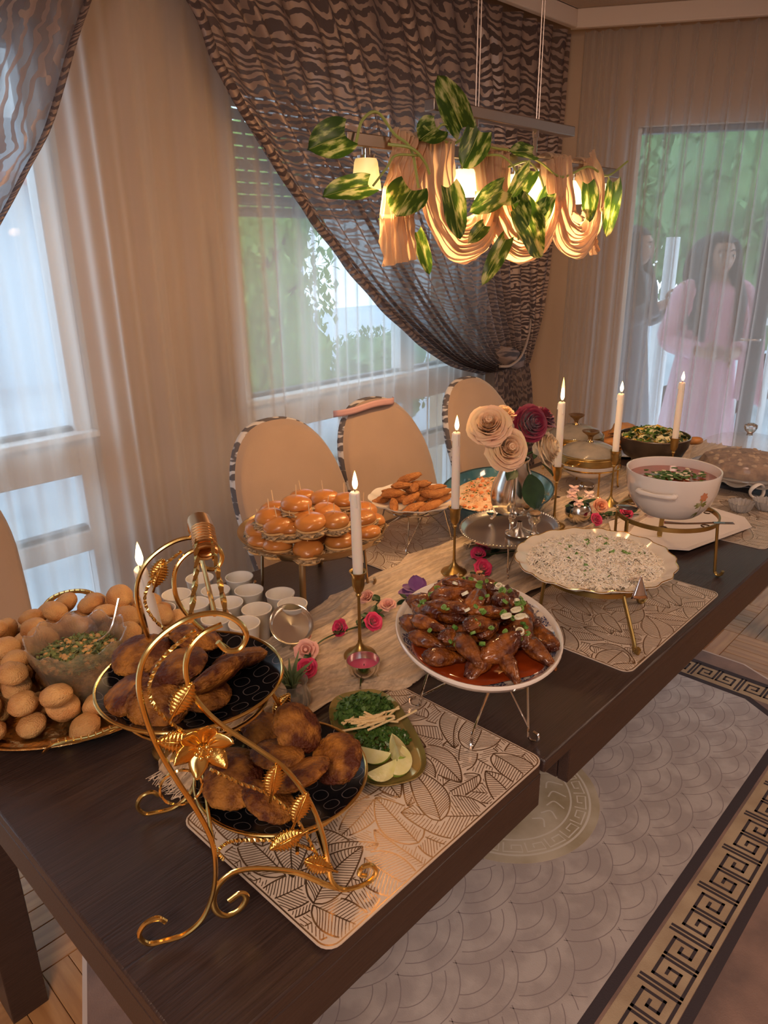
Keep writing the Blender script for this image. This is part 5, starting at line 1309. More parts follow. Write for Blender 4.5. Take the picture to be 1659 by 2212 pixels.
FP = [(-.06, -.05, 0, .3), (-.02, -.075, 0, .2), (.04, -.06, 0, .1), (.075, -.02, 0, 1.2), (-.08, 0, 0, 1.4), (.02, -.02, 0, .8), (-.03, .02, 0, 2.2), (.05, .04, 0, .4), (-.06, .055, 0, .6), (.0, .075, 0, .1),
      (-.045, -.03, 1, .7), (.015, -.045, 1, -.5), (.055, -.02, 1, .2), (-.05, .03, 1, .3), (.01, .02, 1, 1.9), (.045, .02, 1, .9), (-.01, -.01, 2, 1.2), (.02, .0, 2, -.8), (-.015, .03, 2, .3), (.01, .025, 3, .2), (.035, -.055, 1, -.2)]
for i, (dx, dy, ly, a) in enumerate(FP):
    o = fin0 if i == 0 else fin0.copy()
    if i: COL.objects.link(o)
    o.data = ff0[i % 3]; o.location = (fcx + dx, fcy + dy, fz + .006 + ly * .0165); o.rotation_euler = (rnd.uniform(-.15, .15), rnd.uniform(-.22, .22), a - .6)
    tag(o, 'finger', 'fried snack', 'fried fingers on the scalloped plate'); fing.append(o)
rows(fing, 'breaded fried finger on the scalloped plate', 4)

# ================================================================ BLUE OVAL DISH
bd = thing('oval_dish', 'deep blue green glazed oval dish of speckled rice salad behind the roses', 'dish', (1.700, 1.160, TZ), .458)
blue = mat('teal_glaze', (.02, .085, .14), .12, c2=(.08, .22, .29), scale=12, coat=.8, detail=6)
g = G(); g.lathe([(0, .010), (.70, .010), (.86, .030), (.97, .068), (1.0, .084), (.985, .085), (.94, .066), (.82, .034), (.66, .018), (0, .018)][::1], seg=72, sx=.225, sy=.160); ob('dish', g, blue, bd)
g = G(); g.tube([(.2235 * math.cos(a), .159 * math.sin(a), .0845) for a in np.linspace(0, 2 * PI, 73)[:-1]], .0026, seg=6, closed=True); ob('dark_rim', g, mat('dark_glaze', (.02, .05, .07), .15), bd, label='dark glazed rim')
def grains(cx, cy, zf, a, b, n, size, seed, rot=0):
    R = random.Random(seed); ms = []
    tv = [(1, 0, 0), (-1, 0, 0), (0, .24, 0), (0, -.24, 0), (0, 0, .24), (0, 0, -.24)]; tf = [(0, 2, 4), (2, 1, 4), (1, 3, 4), (3, 0, 4), (2, 0, 5), (1, 2, 5), (3, 1, 5), (0, 3, 5)]
    for _ in range(n):
        t = R.random() * 2 * PI; r = math.sqrt(R.random()); x, y = a * r * math.cos(t), b * r * math.sin(t)
        m = Matrix.Translation((cx + x * math.cos(rot) - y * math.sin(rot), cy + x * math.sin(rot) + y * math.cos(rot), zf(r, t) + R.uniform(-.001, .003))) @ Matrix.Rotation(R.random() * PI, 4, 'Z') @ Matrix.Rotation(R.uniform(-.9, .9), 4, 'Y') @ Matrix.Scale(size * R.uniform(.8, 1.2), 4)
        ms.append(np.array(m))
    return G().scatter(tv, tf, ms)
ricem = mat('basmati_rice', (.95, .85, .70), .45, sss=.15); rice2 = mat('tomato_rice', (.72, .38, .18), .5, c2=(.86, .66, .45), scale=40)
def mound(h0, hm, n1, amp): return lambda r, t: h0 + hm * (1 - r ** 2.2) + amp * mnoise.noise(Vector((r * math.cos(t) * n1, r * math.sin(t) * n1, 3)))
mf = mound(.055, .032, 4, .008)
g = G(); g.lathe([(r, mf(r, 0)) for r in (0, .2, .4, .6, .8, .92)] + [(.86, .03)], seg=40, sx=.205, sy=.142); rb = ob('rice_bed', g, rice2, bd)
ob('rice_grains', grains(0, 0, mf, .196, .134, 2600, .0050, 3), rice2, bd, kind='stuff')
g = G(); R = random.Random(4)
for _ in range(140):
    t = R.random() * 6.28; r = math.sqrt(R.random()) * .9; g.box((.2 * r * math.cos(t), .136 * r * math.sin(t), mf(r, t) + .003), (.006, .003, .0014), R.random() * 3, (R.uniform(-.5, .5), R.uniform(-.5, .5)))
ob('herb_bits', g, herb, bd, kind='stuff')
g = G()
for _ in range(60):
    t = R.random() * 6.28; r = math.sqrt(R.random()) * .9; g.blob((.2 * r * math.cos(t), .136 * r * math.sin(t), mf(r, t) + .003), (.007, .006, .004), 2, .2, 4, _)
ob('orange_bits', g, mat('paprika_bits', (.72, .24, .08), .45), bd, kind='stuff')

# ================================================================ SILVER TRAY, POT, ROSES
svx, svy = 1.450, .950
wire_stand('wire_stand', 'thin wire stand under the round silver tray', svx - .01, svy, .826, .085, (-2.5, -.4, 1.7), chrome)
stt = thing('silver_tray', 'oval silver tray with beaded rim under the coffee pot', 'tray', (svx, svy, .830), .147)
g = G(); g.lathe([(0, 0), (.86, 0), (.92, .003), (.97, .009), (1.0, .010), (1.0, .008), (.96, .005), (.90, -.002), (0, -.002)], seg=64, sx=.141, sy=.118); ob('dish', g, silver, stt)
g = G()
for k in range(90):
    a = 2 * PI * k / 90; g.blob((.140 * math.cos(a), .117 * math.sin(a), .011), (.0031, .0031, .0027), 1, 0)
ob('beading', g, silver, stt, kind='stuff')
px_, py_ = 1.470, .955
pt = thing('coffee_pot', 'polished silver footed pot used as a rose vase', 'vase', (px_, py_, .838))
g = G(); g.lathe([(0, .030), (.030, .030), (.048, .040), (.056, .058), (.058, .078), (.053, .105), (.042, .130), (.034, .150), (.032, .166), (.036, .172), (.034, .173), (.030, .166), (.032, .150), (.040, .128), (.050, .104), (.053, .078), (0, .050)], seg=48); ob('body', g, silver, pt)
g = G(); g.tube([(-.045, -.025, .060), (-.062, -.035, .085), (-.060, -.036, .120), (-.066, -.040, .150), (-.074, -.044, .162)], [.012, .010, .007, .006, .008], seg=10, smooth=5); ob('spout', g, silver, pt)
g = G(); g.tube([(.038, .022, .150), (.066, .038, .150), (.078, .045, .120), (.066, .038, .085), (.050, .030, .075)], .004, seg=8, smooth=5); ob('handle', g, silver, pt)
for a in (-2.6, -1.5, -.4, 1.6):
    c, s_ = math.cos(a), math.sin(a)
    g = G(); g.tube([(.040 * c, .040 * s_, .044), (.052 * c, .052 * s_, .034), (.050 * c, .050 * s_, .020), (.058 * c, .058 * s_, .007), (.064 * c, .064 * s_, .004)], [.009, .008, .005, .004, .006], seg=8, smooth=5)
    for q in range(5): g.blob((.050 * c + rnd.uniform(-.005, .005), .050 * s_ + rnd.uniform(-.005, .005), .036 + rnd.uniform(-.010, .010)), (.005, .005, .005), 1, .2)
    ob('leg', g, silver, pt)
g = G(); g.lathe([(0, 0), (.034, 0), (.034, .002), (.022, .006), (.008, .016), (.006, .030)], seg=32); ob('foot', g, silver, pt, loc=(-.03, -.04, -.004))
cj = thing('cork_jar', 'tiny silver holder with a cork stopper in front of the silver pot', 'jar', (1.455, .882, .838))
g = G(); g.lathe([(0, 0), (.012, 0), (.006, .004), (.005, .022), (.014, .032), (.0165, .048), (.015, .048), (.012, .034), (0, .034)], seg=24); ob('cup', g, silver, cj)
g = G(); g.blob((0, 0, .052), (.014, .014, .006), 3, .1, 5, 2); ob('cork', g, mat('cork', (.60, .38, .20), .85, c2=(.45, .26, .12), scale=200), cj)
def petal(g, az, r0, h, wd, open_, cup, seed, z0=0.0):
    def f(u, v):
        o = (u - .5) * 2; w = wd * (math.sin(PI * min(.97, .12 + .68 * v)) ** .6)
        ang = az + o * w / max(r0 + .45 * h * open_, .006)
        wob = mnoise.noise(Vector((o * 1.6, v * 2, seed * 3.7)))
        rr = (r0 * (.45 + .55 * min(1, v * 1.8)) + open_ * h * .75 * v ** 2.6) * (1 + .16 * wob * v) + .05 * h * v * abs(o) ** 3
        z = z0 + h * (v ** .80) * (1 - .16 * o * o) - .42 * open_ * h * v ** 5 + .07 * h * mnoise.noise(Vector((o * 3, v * 3, seed + 5.5)))
        curl = .06 * h * max(0, v - .8) * 5
        return ((rr + curl * open_) * math.cos(ang), (rr + curl * open_) * math.sin(ang), z - curl * .4 * open_)
    g.sheet(f, 8, 9)
def rose(name, loc, dirv, R, m, parent, seed, rings=((2, .08, .74, .05), (3, .17, .80, .12), (4, .27, .84, .22), (5, .40, .86, .36), (6, .54, .84, .55), (6, .68, .78, .80), (7, .78, .66, 1.05)), parts=True, mt=None):
    q = Vector(dirv).normalized().to_track_quat('Z', 'Y'); mw = q.to_matrix().to_4x4(); mw.translation = Vector(loc)
    hd = None; base = G()
    base.tube([(0, 0, 0), (0, 0, R * .75)], [R * .10, R * .16], seg=8)
    hd = ob(name, base, m, parent); hd.matrix_local = mw
    k = 0; acc = G()
    for ri, (n, rr, h, op) in enumerate(rings):
        for j in range(n):
            g = G() if parts else acc
            rs = random.Random(int(seed * 10) + ri * 17 + j); petal(g, 2 * PI * j / n + ri * .7 + seed + rs.uniform(-.22, .22), R * rr * .86 * rs.uniform(.93, 1.07), R * h * rs.uniform(1.05, 1.22), R * (.58 + .13 * ri), op * .46 * rs.uniform(.85, 1.15), .1, seed + j + ri * 5, z0=-R * .07 * ri)
            if parts: ob('petal', g, m, hd, sharp=180)
            k += 1
    if not parts: ob('petals', acc, m, hd, sharp=180)
    return hd
def flat_leaf(g, p, d, L, Wd, up_=(0, 0, 1), bend=.15):
    d = Vector(d).normalized(); up_ = Vector(up_); s_ = d.cross(up_); s_ = s_.normalized() if s_.length > .01 else Vector((1, 0, 0)); n = s_.cross(d)
    def f(u, v):
        o = (u - .5) * 2; w = Wd * .5 * math.sin(PI * (v * .93 + .035)) ** .75
        return tuple(Vector(p) + d * (v * L) + s_ * (o * w) + n * (-.12 * Wd * (1 - abs(o)) - bend * L * v * v + .1 * Wd))
    g.sheet(f, 4, 8); return g
cream_r = mat('cream_rose_petal', (.97, .73, .44), .55, c2=(.96, .62, .42), scale=14, sss=.2, translucent=.12); red_r = mat('crimson_rose_petal', (.17, .006, .03), .5, c2=(.26, .012, .05), scale=12, sheen=.3)
white_r = mat('ivory_rose_petal', (.90, .72, .50), .55, sss=.2, translucent=.12)
stem_m = mat('rose_stem', (.03, .07, .02), .5)
RS = [((1.288, .910, 1.142), .055, (-.55, -.35, .62), cream_r, 'cream pink rose at the upper left of the bouquet'), ((1.318, .870, 1.084), .056, (-.42, -.72, .35), cream_r, 'large cream rose with blush heart, lower left of the bouquet'),
      ((1.470, .905, 1.108), .050, (-.30, -.80, .35), red_r, 'crimson rose facing the camera in the bouquet'), ((1.575, .945, 1.110), .047, (.3, -.35, .85), red_r, 'second crimson rose behind, at the upper right of the bouquet'),
      ((1.562, .905, 1.030), .054, (.25, -.70, .25), white_r, 'ivory rose at the lower right of the bouquet'), ((1.435, .970, 1.135), .036, (-.05, -.2, .95), cream_r, 'small blush rose at the back centre of the bouquet')]
for i, (p, R, d, m, lab) in enumerate(RS):
    t = thing('rose', lab, 'flower', (px_, py_, .90), 0, 'roses in the silver pot'); rel = Vector(p) - Vector((px_, py_, .90)); dn = Vector(d).normalized()
    b = rel - dn * R * .55
    g = G(); g.tube([(rnd.uniform(-.01, .01), rnd.uniform(-.01, .01), .0), (b.x * .25, b.y * .25, .10), tuple(b - dn * .02), tuple(b)], [.0028, .0026, .003, .006], seg=7, smooth=6); ob('stem', g, stem_m, t)
    rose('bloom', b, d, R * .92, m, t, i * 1.3)
    if i != 5:
        for q in range(3):
            a = rnd.random() * 6.28; g = G(); flat_leaf(g, tuple(b - dn * .012), (math.cos(a), math.sin(a), -.3), .035, .014); ob('sepal', g, leaf_d, t, sharp=180)
lt = bpy.data.objects['rose.001'] if 'rose.001' in bpy.data.objects else None
g = G(); flat_leaf(g, (1.405 - px_, .875 - py_, 1.000 - .90), (.12, -.25, -1), .085, .055, up_=(-.6, -.8, 0), bend=.05); ob('leaf', g, leaf_d, lt, sharp=180)
g = G(); flat_leaf(g, (1.385 - px_, .90 - py_, 1.010 - .90), (-.8, -.2, -.15), .045, .030, up_=(-.3, -.5, 1)); ob('leaf', g, leaf_d, lt, sharp=180)
lt = bpy.data.objects['rose.004']
for dx, dz in ((.03, -.03), (.055, -.045)):
    g = G(); flat_leaf(g, (1.50 - px_, .90 - py_, 1.000 - .90), (.7 + dx, -.2, -.5 + dz), .055, .020); ob('leaf', g, leaf_d, lt, sharp=180)
# ================================================================ WINGS PLATTER
wx, wy, wz, wth = .895, .641, .897, .814
def wstand():
    t = thing('wire_stand', 'chrome wire stand with curled feet under the glazed wings platter', 'stand', (wx - .03, wy - .03, TZ)); h = wz - TZ - .016
    for rr, zz in ((.075, h - .002), (.040, h - .012)):
        g = G(); g.tube([(rr * math.cos(a), rr * math.sin(a), zz) for a in np.linspace(0, 2 * PI, 37)[:-1]], .0020, seg=6, closed=True); ob('ring', g, chrome, t)
    for (a, fx, fy) in ((-2.2, -.073, -.042), (-.9, .0, -.098), (.9, .085, .03), (2.4, -.05, .085)):
        c, s_ = math.cos(a), math.sin(a); d = Vector((fx, fy, 0)).normalized()
        g = G(); g.tube([(.075 * c, .075 * s_, h - .002), (fx, fy, .022), (fx + d.x * .001, fy + d.y * .001, .008), (fx + d.x * .008, fy + d.y * .008, .0032), (fx + d.x * .018, fy + d.y * .018, .007), (fx + d.x * .019, fy + d.y * .019, .018), (fx + d.x * .010, fy + d.y * .010, .021)], .0022, seg=7, smooth=5); ob('leg', g, chrome, t)
        g = G(); g.tube([(.040 * math.cos(a + 1.3), .040 * math.sin(a + 1.3), h - .012), (fx, fy, .024)], .0018, seg=6); ob('brace', g, chrome, t)
    return t
wstand()
wp = thing('oval_platter', 'oval white china platter with blue willow rim, holding glazed wings', 'platter', (wx, wy, wz), wth)
will = bpy.data.materials.new('willow_china'); will.use_nodes = True; nt = will.node_tree; L_ = nt.links.new; p_ = nt.nodes['Principled BSDF']; p_.inputs['Roughness'].default_value = .12; p_.inputs['Coat Weight'].default_value = .5
tc = nd(nt, 'ShaderNodeTexCoord'); n1 = nd(nt, 'ShaderNodeTexNoise'); n1.inputs['Scale'].default_value = 32; n1.inputs['Detail'].default_value = 3; n2 = nd(nt, 'ShaderNodeTexVoronoi', feature='DISTANCE_TO_EDGE'); n2.inputs['Scale'].default_value = 180
L_(tc.outputs['Object'], n1.inputs[0]); L_(tc.outputs['Object'], n2.inputs[0])
r1 = nd(nt, 'ShaderNodeMapRange'); r1.inputs['From Min'].default_value = .50; r1.inputs['From Max'].default_value = .54; L_(n1.outputs['Fac'], r1.inputs[0])
r2 = nd(nt, 'ShaderNodeMapRange'); r2.inputs['From Min'].default_value = .02; r2.inputs['From Max'].default_value = .10; r2.inputs['To Min'].default_value = .15; L_(n2.outputs['Distance'], r2.inputs[0])
mm = nd(nt, 'ShaderNodeMath', operation='MULTIPLY'); L_(r1.outputs[0], mm.inputs[0]); L_(r2.outputs[0], mm.inputs[1])
mx = nd(nt, 'ShaderNodeMix', data_type='RGBA'); mx.inputs['A'].default_value = (.84, .76, .68, 1); mx.inputs['B'].default_value = (.045, .055, .16, 1); L_(mm.outputs[0], mx.inputs['Factor']); L_(mx.outputs['Result'], p_.inputs[0])
AX, BX = .187, .137
g = G(); g.lathe([(1.0, 0), (.985, .0015), (.96, -.0005), (.93, -.006)], seg=72, sx=AX, sy=BX); g.lathe([(1.0, 0), (1.002, -.003), (.96, -.012), (.86, -.022), (.70, -.026), (0, -.026)], seg=72, sx=AX, sy=BX); ob('body', g, white_c, wp)
g = G(); g.lathe([(.93, -.006), (.86, -.014), (.78, -.018), (0, -.020)], seg=72, sx=AX, sy=BX); ob('willow_print', g, will, wp, label='blue willow printed well')
g = G(); g.lathe([(0, -.0095), (.80, -.0098), (.84, -.0102), (.86, -.013)], seg=60, sx=AX * .99, sy=BX * .99, wave=lambda a, i, r, z: (r * (1 + .04 * math.sin(a * 3 + 1) + .02 * math.sin(a * 7)), z))
ob('sauce', g, mat('red_glaze_sauce', (.30, .045, .006), .08, c2=(.16, .02, .004), scale=18, coat=1.0), wp)
wg = mat('glazed_wing', (.36, .11, .016), .24, c2=(.075, .014, .005), scale=44, detail=8, bump=1.0, bscale=170, coat=.55, rand=.3, contrast=(.36, .62))
wmesh = []
for k in range(6):
    if k % 2 == 0:   # drumette: fat at one end, bony knob at the other
        def dm(p, k=k):
            t = max(0.0, (p.x + 1) / 2); w = .42 + .70 * t ** 1.2 - .25 * max(0, t - .85) * 4; w = w + .22 * math.exp(-((t - .04) / .10) ** 2)
            q = Vector((p.x, p.y * w, p.z * w)); return q * (1 + .10 * mnoise.noise(p * 5 + Vector((k, 0, 0))) + .05 * mnoise.noise(p * 13))
        g = G(); g.blob((0, 0, 0), (.034, .0185, .0165), 4, .14, 2.4, 80 + k, fn=dm)
    else:            # flat: two-bone middle joint with a groove
        def fl(p, k=k):
            w = 1 - .16 * p.x * p.x; gr = 1 - .22 * math.exp(-(p.y / .22) ** 2) * (1 if p.z > 0 else 0)
            return Vector((p.x, p.y * w + .25 * p.x * p.x - .12, p.z * gr)) * (1 + .12 * mnoise.noise(p * 5 + Vector((k, 0, 0))) + .05 * mnoise.noise(p * 13))
        g = G(); g.blob((0, 0, 0), (.037, .0180, .0115), 4, .13, 2.6, 80 + k, fn=fl)
    o = ob('wing', g, wg, sharp=180); wmesh.append(o.data)
    if k < 5: bpy.data.objects.remove(o)
    else: w0 = o
wings = []; R = random.Random(12); pl_ = []
c_, s__ = math.cos(wth), math.sin(wth)
tries = []
for layer, (rm, dmin, zz) in enumerate(((.80, .042, .004), (.66, .042, .023), (.42, .043, .041))):
    for _ in range(700):
        a = R.random() * 6.283; r = rm * math.sqrt(R.random()); x, y = AX * r * math.cos(a), BX * r * math.sin(a)
        if any((x - q[0]) ** 2 + (y - q[1]) ** 2 < dmin ** 2 and q[2] == layer for q in pl_): continue
        pl_.append((x, y, layer)); i = len(wings)
        o = w0 if i == 0 else w0.copy()
        if i: COL.objects.link(o)
        o.data = wmesh[R.randrange(6)]; k = R.uniform(.92, 1.1); o.scale = (k, k, k)
        o.location = (wx + x * c_ - y * s__, wy + x * s__ + y * c_, wz + zz); o.rotation_euler = (R.uniform(-.6, .6), R.uniform(-.5, .35), R.random() * 6.28)
        tag(o, 'wing', 'chicken wing', 'glazed wings on the willow platter'); wings.append(o)
rows(wings, 'sticky glazed chicken wing', 6)
def scallions(name, label, cx, cy, zf, a, b, rot, n, seed, white=True, size=.0056):
    R = random.Random(seed); t = thing(name, label, 'garnish', (cx, cy, TZ)); g = G(); gw = G()
    for i in range(n):
        th = R.random() * 6.28; r = math.sqrt(R.random()); x, y = a * r * math.cos(th), b * r * math.sin(th)
        X, Y_ = x * math.cos(rot) - y * math.sin(rot), x * math.sin(rot) + y * math.cos(rot); z = zf(r) - TZ
        tx, ty = R.uniform(-.7, .7), R.uniform(-.7, .7); gg = gw if (white and i % 6 == 0) else g; s_ = size * R.uniform(.7, 1.2) * (1.1 if gg is gw else 1)
        m = Matrix.Translation((X, Y_, z)) @ Matrix.Rotation(tx, 4, 'X') @ Matrix.Rotation(ty, 4, 'Y') @ Matrix.Rotation(R.random() * 3, 4, 'Z')
        l = G(); l.lathe([(s_, -s_ * .4), (s_, s_ * .4), (s_ * .66, s_ * .4), (s_ * .66, -s_ * .4)], seg=9, closed=True, sx=1, sy=R.uniform(.6, 1))
        v = np.concatenate(l.v); mm_ = np.array(m); gg.add(v @ mm_[:3, :3].T + mm_[:3, 3], l.f)
    ob('green_rings', g, scal, t, kind='stuff')
    if gw.n: ob('white_rings', gw, mat('scallion_white', (.82, .78, .58), .35), t, kind='stuff')
    return t
scallions('scallion_garnish', 'scallion rings scattered over the glazed wings', wx, wy, lambda r: wz + .066 - .042 * r * r, .125, .095, wth, 60, 21)
g = G()
for dx, dy in ((-.052, -.096), (-.030, -.099), (-.050, -.120)):
    g.lathe([(.0085, -.0015), (.0085, .0015), (.0055, .0015), (.0055, -.0015)], (dx, dy, 0), 18, closed=True); g.lathe([(.0045, -.0012), (.0045, .0012), (.0025, .0012), (.0025, -.0012)], (dx + .001, dy, 0), 14, closed=True)
tag(ob('onion_rings', g, mat('scallion_white', (.82, .78, .58), .35), loc=(wx, wy, wz + .052), rot=(-.28, -.10, 0)), 'three white onion rings on the right of the glazed wings', 'garnish')

# ================================================================ RICE PLATTER
rx, ry, rz_ = 1.335, .658, .868
def band_stand(name, label, x, y, z1, r, legs, flo, scr=6, hleg=None):
    t = thing(name, label, 'stand', (x, y, TZ), 0, 'gold band plate stands'); h = z1 - TZ
    g = G(); g.lathe([(r - .003, h - .011), (r, h - .010), (r, h), (r - .004, h), (r - .004, h - .011)], seg=60); ob('band', g, gm, t)
    for k in range(scr):
        a = 2 * PI * k / scr + .3; c, s_ = math.cos(a), math.sin(a); q = []
        for j in range(22):
            b = j / 21 * 5.2; rr = .013 * (1 - b / 9); q.append(((r - .018) * c + rr * math.cos(b) * c - rr * math.sin(b) * s_, (r - .018) * s_ + rr * math.cos(b) * s_ + rr * math.sin(b) * c, h - .006))
        g = G(); g.tube(q, .0016, seg=5); ob('scroll', g, mat('dark_bronze', (.16, .10, .06), .4, .8), t)
    for a, rb in legs:
        c, s_ = math.cos(a), math.sin(a)
        g = G(); g.tube([(r * c, r * s_, h - .006), (r * c, r * s_, h - .012), (rb * c, rb * s_, .022), ((rb + .002) * c, (rb + .002) * s_, .010), ((rb + .008) * c, (rb + .008) * s_, .0045), ((rb + .016) * c, (rb + .016) * s_, .0075), ((rb + .019) * c, (rb + .019) * s_, .017)], .0052, seg=8, smooth=4, flat=(.65, 1.15), upv=(c, s_, 0)); ob('leg', g, gm, t)
    return t
gm = mat('antique_gold_paint', (.36, .24, .07), .34, .85, c2=(.46, .32, .11), scale=20)
band_stand('band_stand', 'gold band stand with scrolls under the rice platter', rx - .012, ry - .012, rz_ - .016, .112, ((-2.15, .160), (2.45, .118), (-.45, .118), (.95, .118)), .02)
rp = thing('scalloped_platter', 'large scalloped cream platter with gold line, heaped with white rice', 'platter', (rx, ry, rz_))
sw = lambda a, i, r, z: (r * (1 + (.030 * abs(math.sin(a * 9)) if r > .8 else 0)), z + (.0015 * math.sin(a * 18) if r > .9 else 0))
g = G(); g.lathe([(0, -.014), (.55, -.014), (.70, -.008), (.86, .002), (.985, .009), (.99, .007), (.87, -.002), (.70, -.013), (.55, -.019), (0, -.019)], seg=144, sx=.172, sy=.162, wave=sw); ob('dish', g, cream_c, rp)
g = G(); g.tube([(.172 * math.cos(a) * (.985 + .030 * abs(math.sin(a * 9))), .162 * math.sin(a) * (.985 + .030 * abs(math.sin(a * 9))), .0092 + .0015 * math.sin(a * 18)) for a in np.linspace(0, 2 * PI, 145)[:-1]], .0010, seg=5, closed=True); ob('gold_line', g, gold, rp)
mf2 = mound(-.002, .032, 7, .012)
g = G(); g.lathe([(r, mf2(r, 0) - .002) for r in (0, .2, .4, .6, .8, .9, 1.0)], seg=48, sx=.140, sy=.130, wave=lambda a, i, r, z: (r, mf2(r, a) - .007)); ob('rice_bed', g, ricem, rp)
ob('rice_grains', grains(0, 0, mf2, .145, .136, 8000, .0072, 9), ricem, rp, kind='stuff')
scallions('scallion_garnish', 'green scallion bits sprinkled on the white rice', rx, ry, lambda r: rz_ + .034 - .028 * r * r, .12, .115, 0, 46, 33, white=False)
g = G(); g.sheet(lambda u, v: ((u - .5) * .034 * (1 - v), -.004 * math.sin(PI * u) * (1 - v), v * .045), 6, 6); g.tube([(0, 0, .040), (.004, .030, .030), (.01, .07, .016)], .0025, seg=6)
tag(ob('cake_server', g, mat('rosy_silver', (.75, .62, .56), .15, 1.0), loc=(1.222, .506, .872), rot=(-.15, .05, -.7), solid=.001), 'small triangular silver server leaning at the front right of the rice platter', 'server')

# ================================================================ TUREEN
tx, ty, tz0, tz1 = 1.698, .656, .884, .992
band_stand('band_stand', 'gold band stand with scrolls under the white tureen', tx - .006, ty, tz0 - .001, .120, ((-1.55, .128), (2.7, .118), (2.2, .118), (.45, .15)), .02)
tu = thing('tureen', 'round white china tureen with side handle and flower decal, full of red soup', 'tureen', (tx, ty, tz0)); H_ = tz1 - tz0
g = G(); g.lathe([(0, .001), (.060, .001), (.066, .0), (.078, .010), (.094, .032), (.104, .060), (.1075, .090), (.109, H_ - .002), (.1085, H_), (.1050, H_ - .001), (.1035, .088), (.100, .060), (.09, .034), (.074, .014), (0, .008)], seg=72); ob('body', g, white_c, tu)
for ang in (-3.05, .09):
    c, s_ = math.cos(ang), math.sin(ang); g = G()
    def hp(o, out, z): return (c * (.105 + out) - s_ * o, s_ * (.105 + out) + c * o, z)
    g.tube([hp(-.040, -.004, .072), hp(-.040, .012, .074), hp(-.028, .019, .074), hp(0, .021, .073), hp(.028, .019, .074), hp(.040, .012, .074), hp(.040, -.004, .072)], [.006, .0058, .0058, .0045, .0058, .0058, .006], seg=10, smooth=5)
    g.blob(hp(-.040, .010, .074), (.008, .008, .007), 2, 0); g.blob(hp(.040, .010, .074), (.008, .008, .007), 2, 0); ob('handle', g, white_c, tu)
g = G(); g.lathe([(0, H_ - .022), (.1045, H_ - .022)], seg=48); ob('soup', g, mat('tomato_soup', (.34, .055, .018), .12, c2=(.24, .04, .015), scale=30, coat=.6), tu)
g = G(); gw_ = G(); R = random.Random(6)
for k in range(120):
    a = R.gauss(0, .034), R.gauss(0, .022); 
    if math.hypot(*a) > .085: continue
    X, Y_ = a[0] * .72 + a[1] * .69, -a[0] * .69 + a[1] * .72
    (gw_ if k % 4 == 0 else g).blob((X, Y_, H_ - .019 + R.uniform(0, .005)), (R.uniform(.004, .010), R.uniform(.003, .006), .002), 1, .3, 3, k, rz=R.random() * 3)
ob('herb_garnish', g, herb, tu, kind='stuff'); ob('onion_garnish', gw_, mat('pale_onion', (.80, .74, .54), .4), tu, kind='stuff')
# flower decal on the right front of the body, as thin raised print
g = G(); gl = G(); gs_ = G()
def on_body(a, z): r = np.interp(z, [0, .010, .032, .060, .090, H_], [.066, .078, .094, .104, .1075, .109]) + .0006; return Vector((r * math.cos(a), r * math.sin(a), z))
A0 = -2.02
def dec_leaf(gg, a, z, da, dz, w):
    def f(u, v):
        o = (u - .5) * 2 * w * math.sin(PI * (v * .9 + .05)); L = math.hypot(da * .1, dz); px, pz = -dz / L, da * .1 / L
        return tuple(on_body(a + da * v + o * px / .1, z + dz * v + o * pz))
    gg.sheet(f, 2, 6)
for k in range(7): dec_leaf(g, A0, .066, .11 * math.cos(k * .9), .013 * math.sin(k * .9), .004)
for da, dz in ((-.16, .004), (-.14, -.010), (.13, .006), (.12, -.008), (-.06, .014), (-.20, -.002), (.17, -.003)): dec_leaf(gl, A0, .048, da, dz, .003)
for da, dz in ((-.08, -.014), (.09, -.012), (.05, -.020)): dec_leaf(gl, A0 - .02, .026, da, dz, .0022)
for k in range(10): dec_leaf(gs_, A0 + .004 * k, .050 - .004 * k, .008, -.006, .0008)
ob('flower_decal', g, mat('decal_orange', (.62, .25, .13), .3), tu); ob('leaf_decal', gl, mat('decal_green', (.22, .24, .06), .3), tu); ob('stem_decal', gs_, mat('decal_brown', (.18, .10, .05), .3), tu)
# spoon and fork on the stand band
g = G(); g.blob((0, 0, 0), (.030, .016, .004), 3, 0); g.tube([(.026, 0, .001), (.06, .002, .003), (.11, .0, .0)], [.003, .002, .0036], seg=6, smooth=4)
tag(ob('serving_spoon', g, mat('dark_silver', (.35, .31, .30), .18, 1.0), loc=(1.628, .735, .893), rot=(0, .05, -1.1)), 'broad dark silver serving spoon resting on the left of the tureen stand', 'spoon')
g = G(); g.tube([(-.06, 0, .002), (-.01, 0, .0), (.05, 0, .003)], [.0036, .0022, .0022], seg=6, smooth=4); g.box((.062, 0, .003), (.026, .012, .0015)); 
for k in range(3): g.box((.084, (k - 1) * .005, .003), (.022, .0022, .0014))
tag(ob('serving_fork', g, mat('dark_silver', (.35, .31, .30), .18, 1.0), loc=(1.632, .575, .889), rot=(0, 0, -.9)), 'silver serving fork lying across the front of the tureen stand', 'fork')
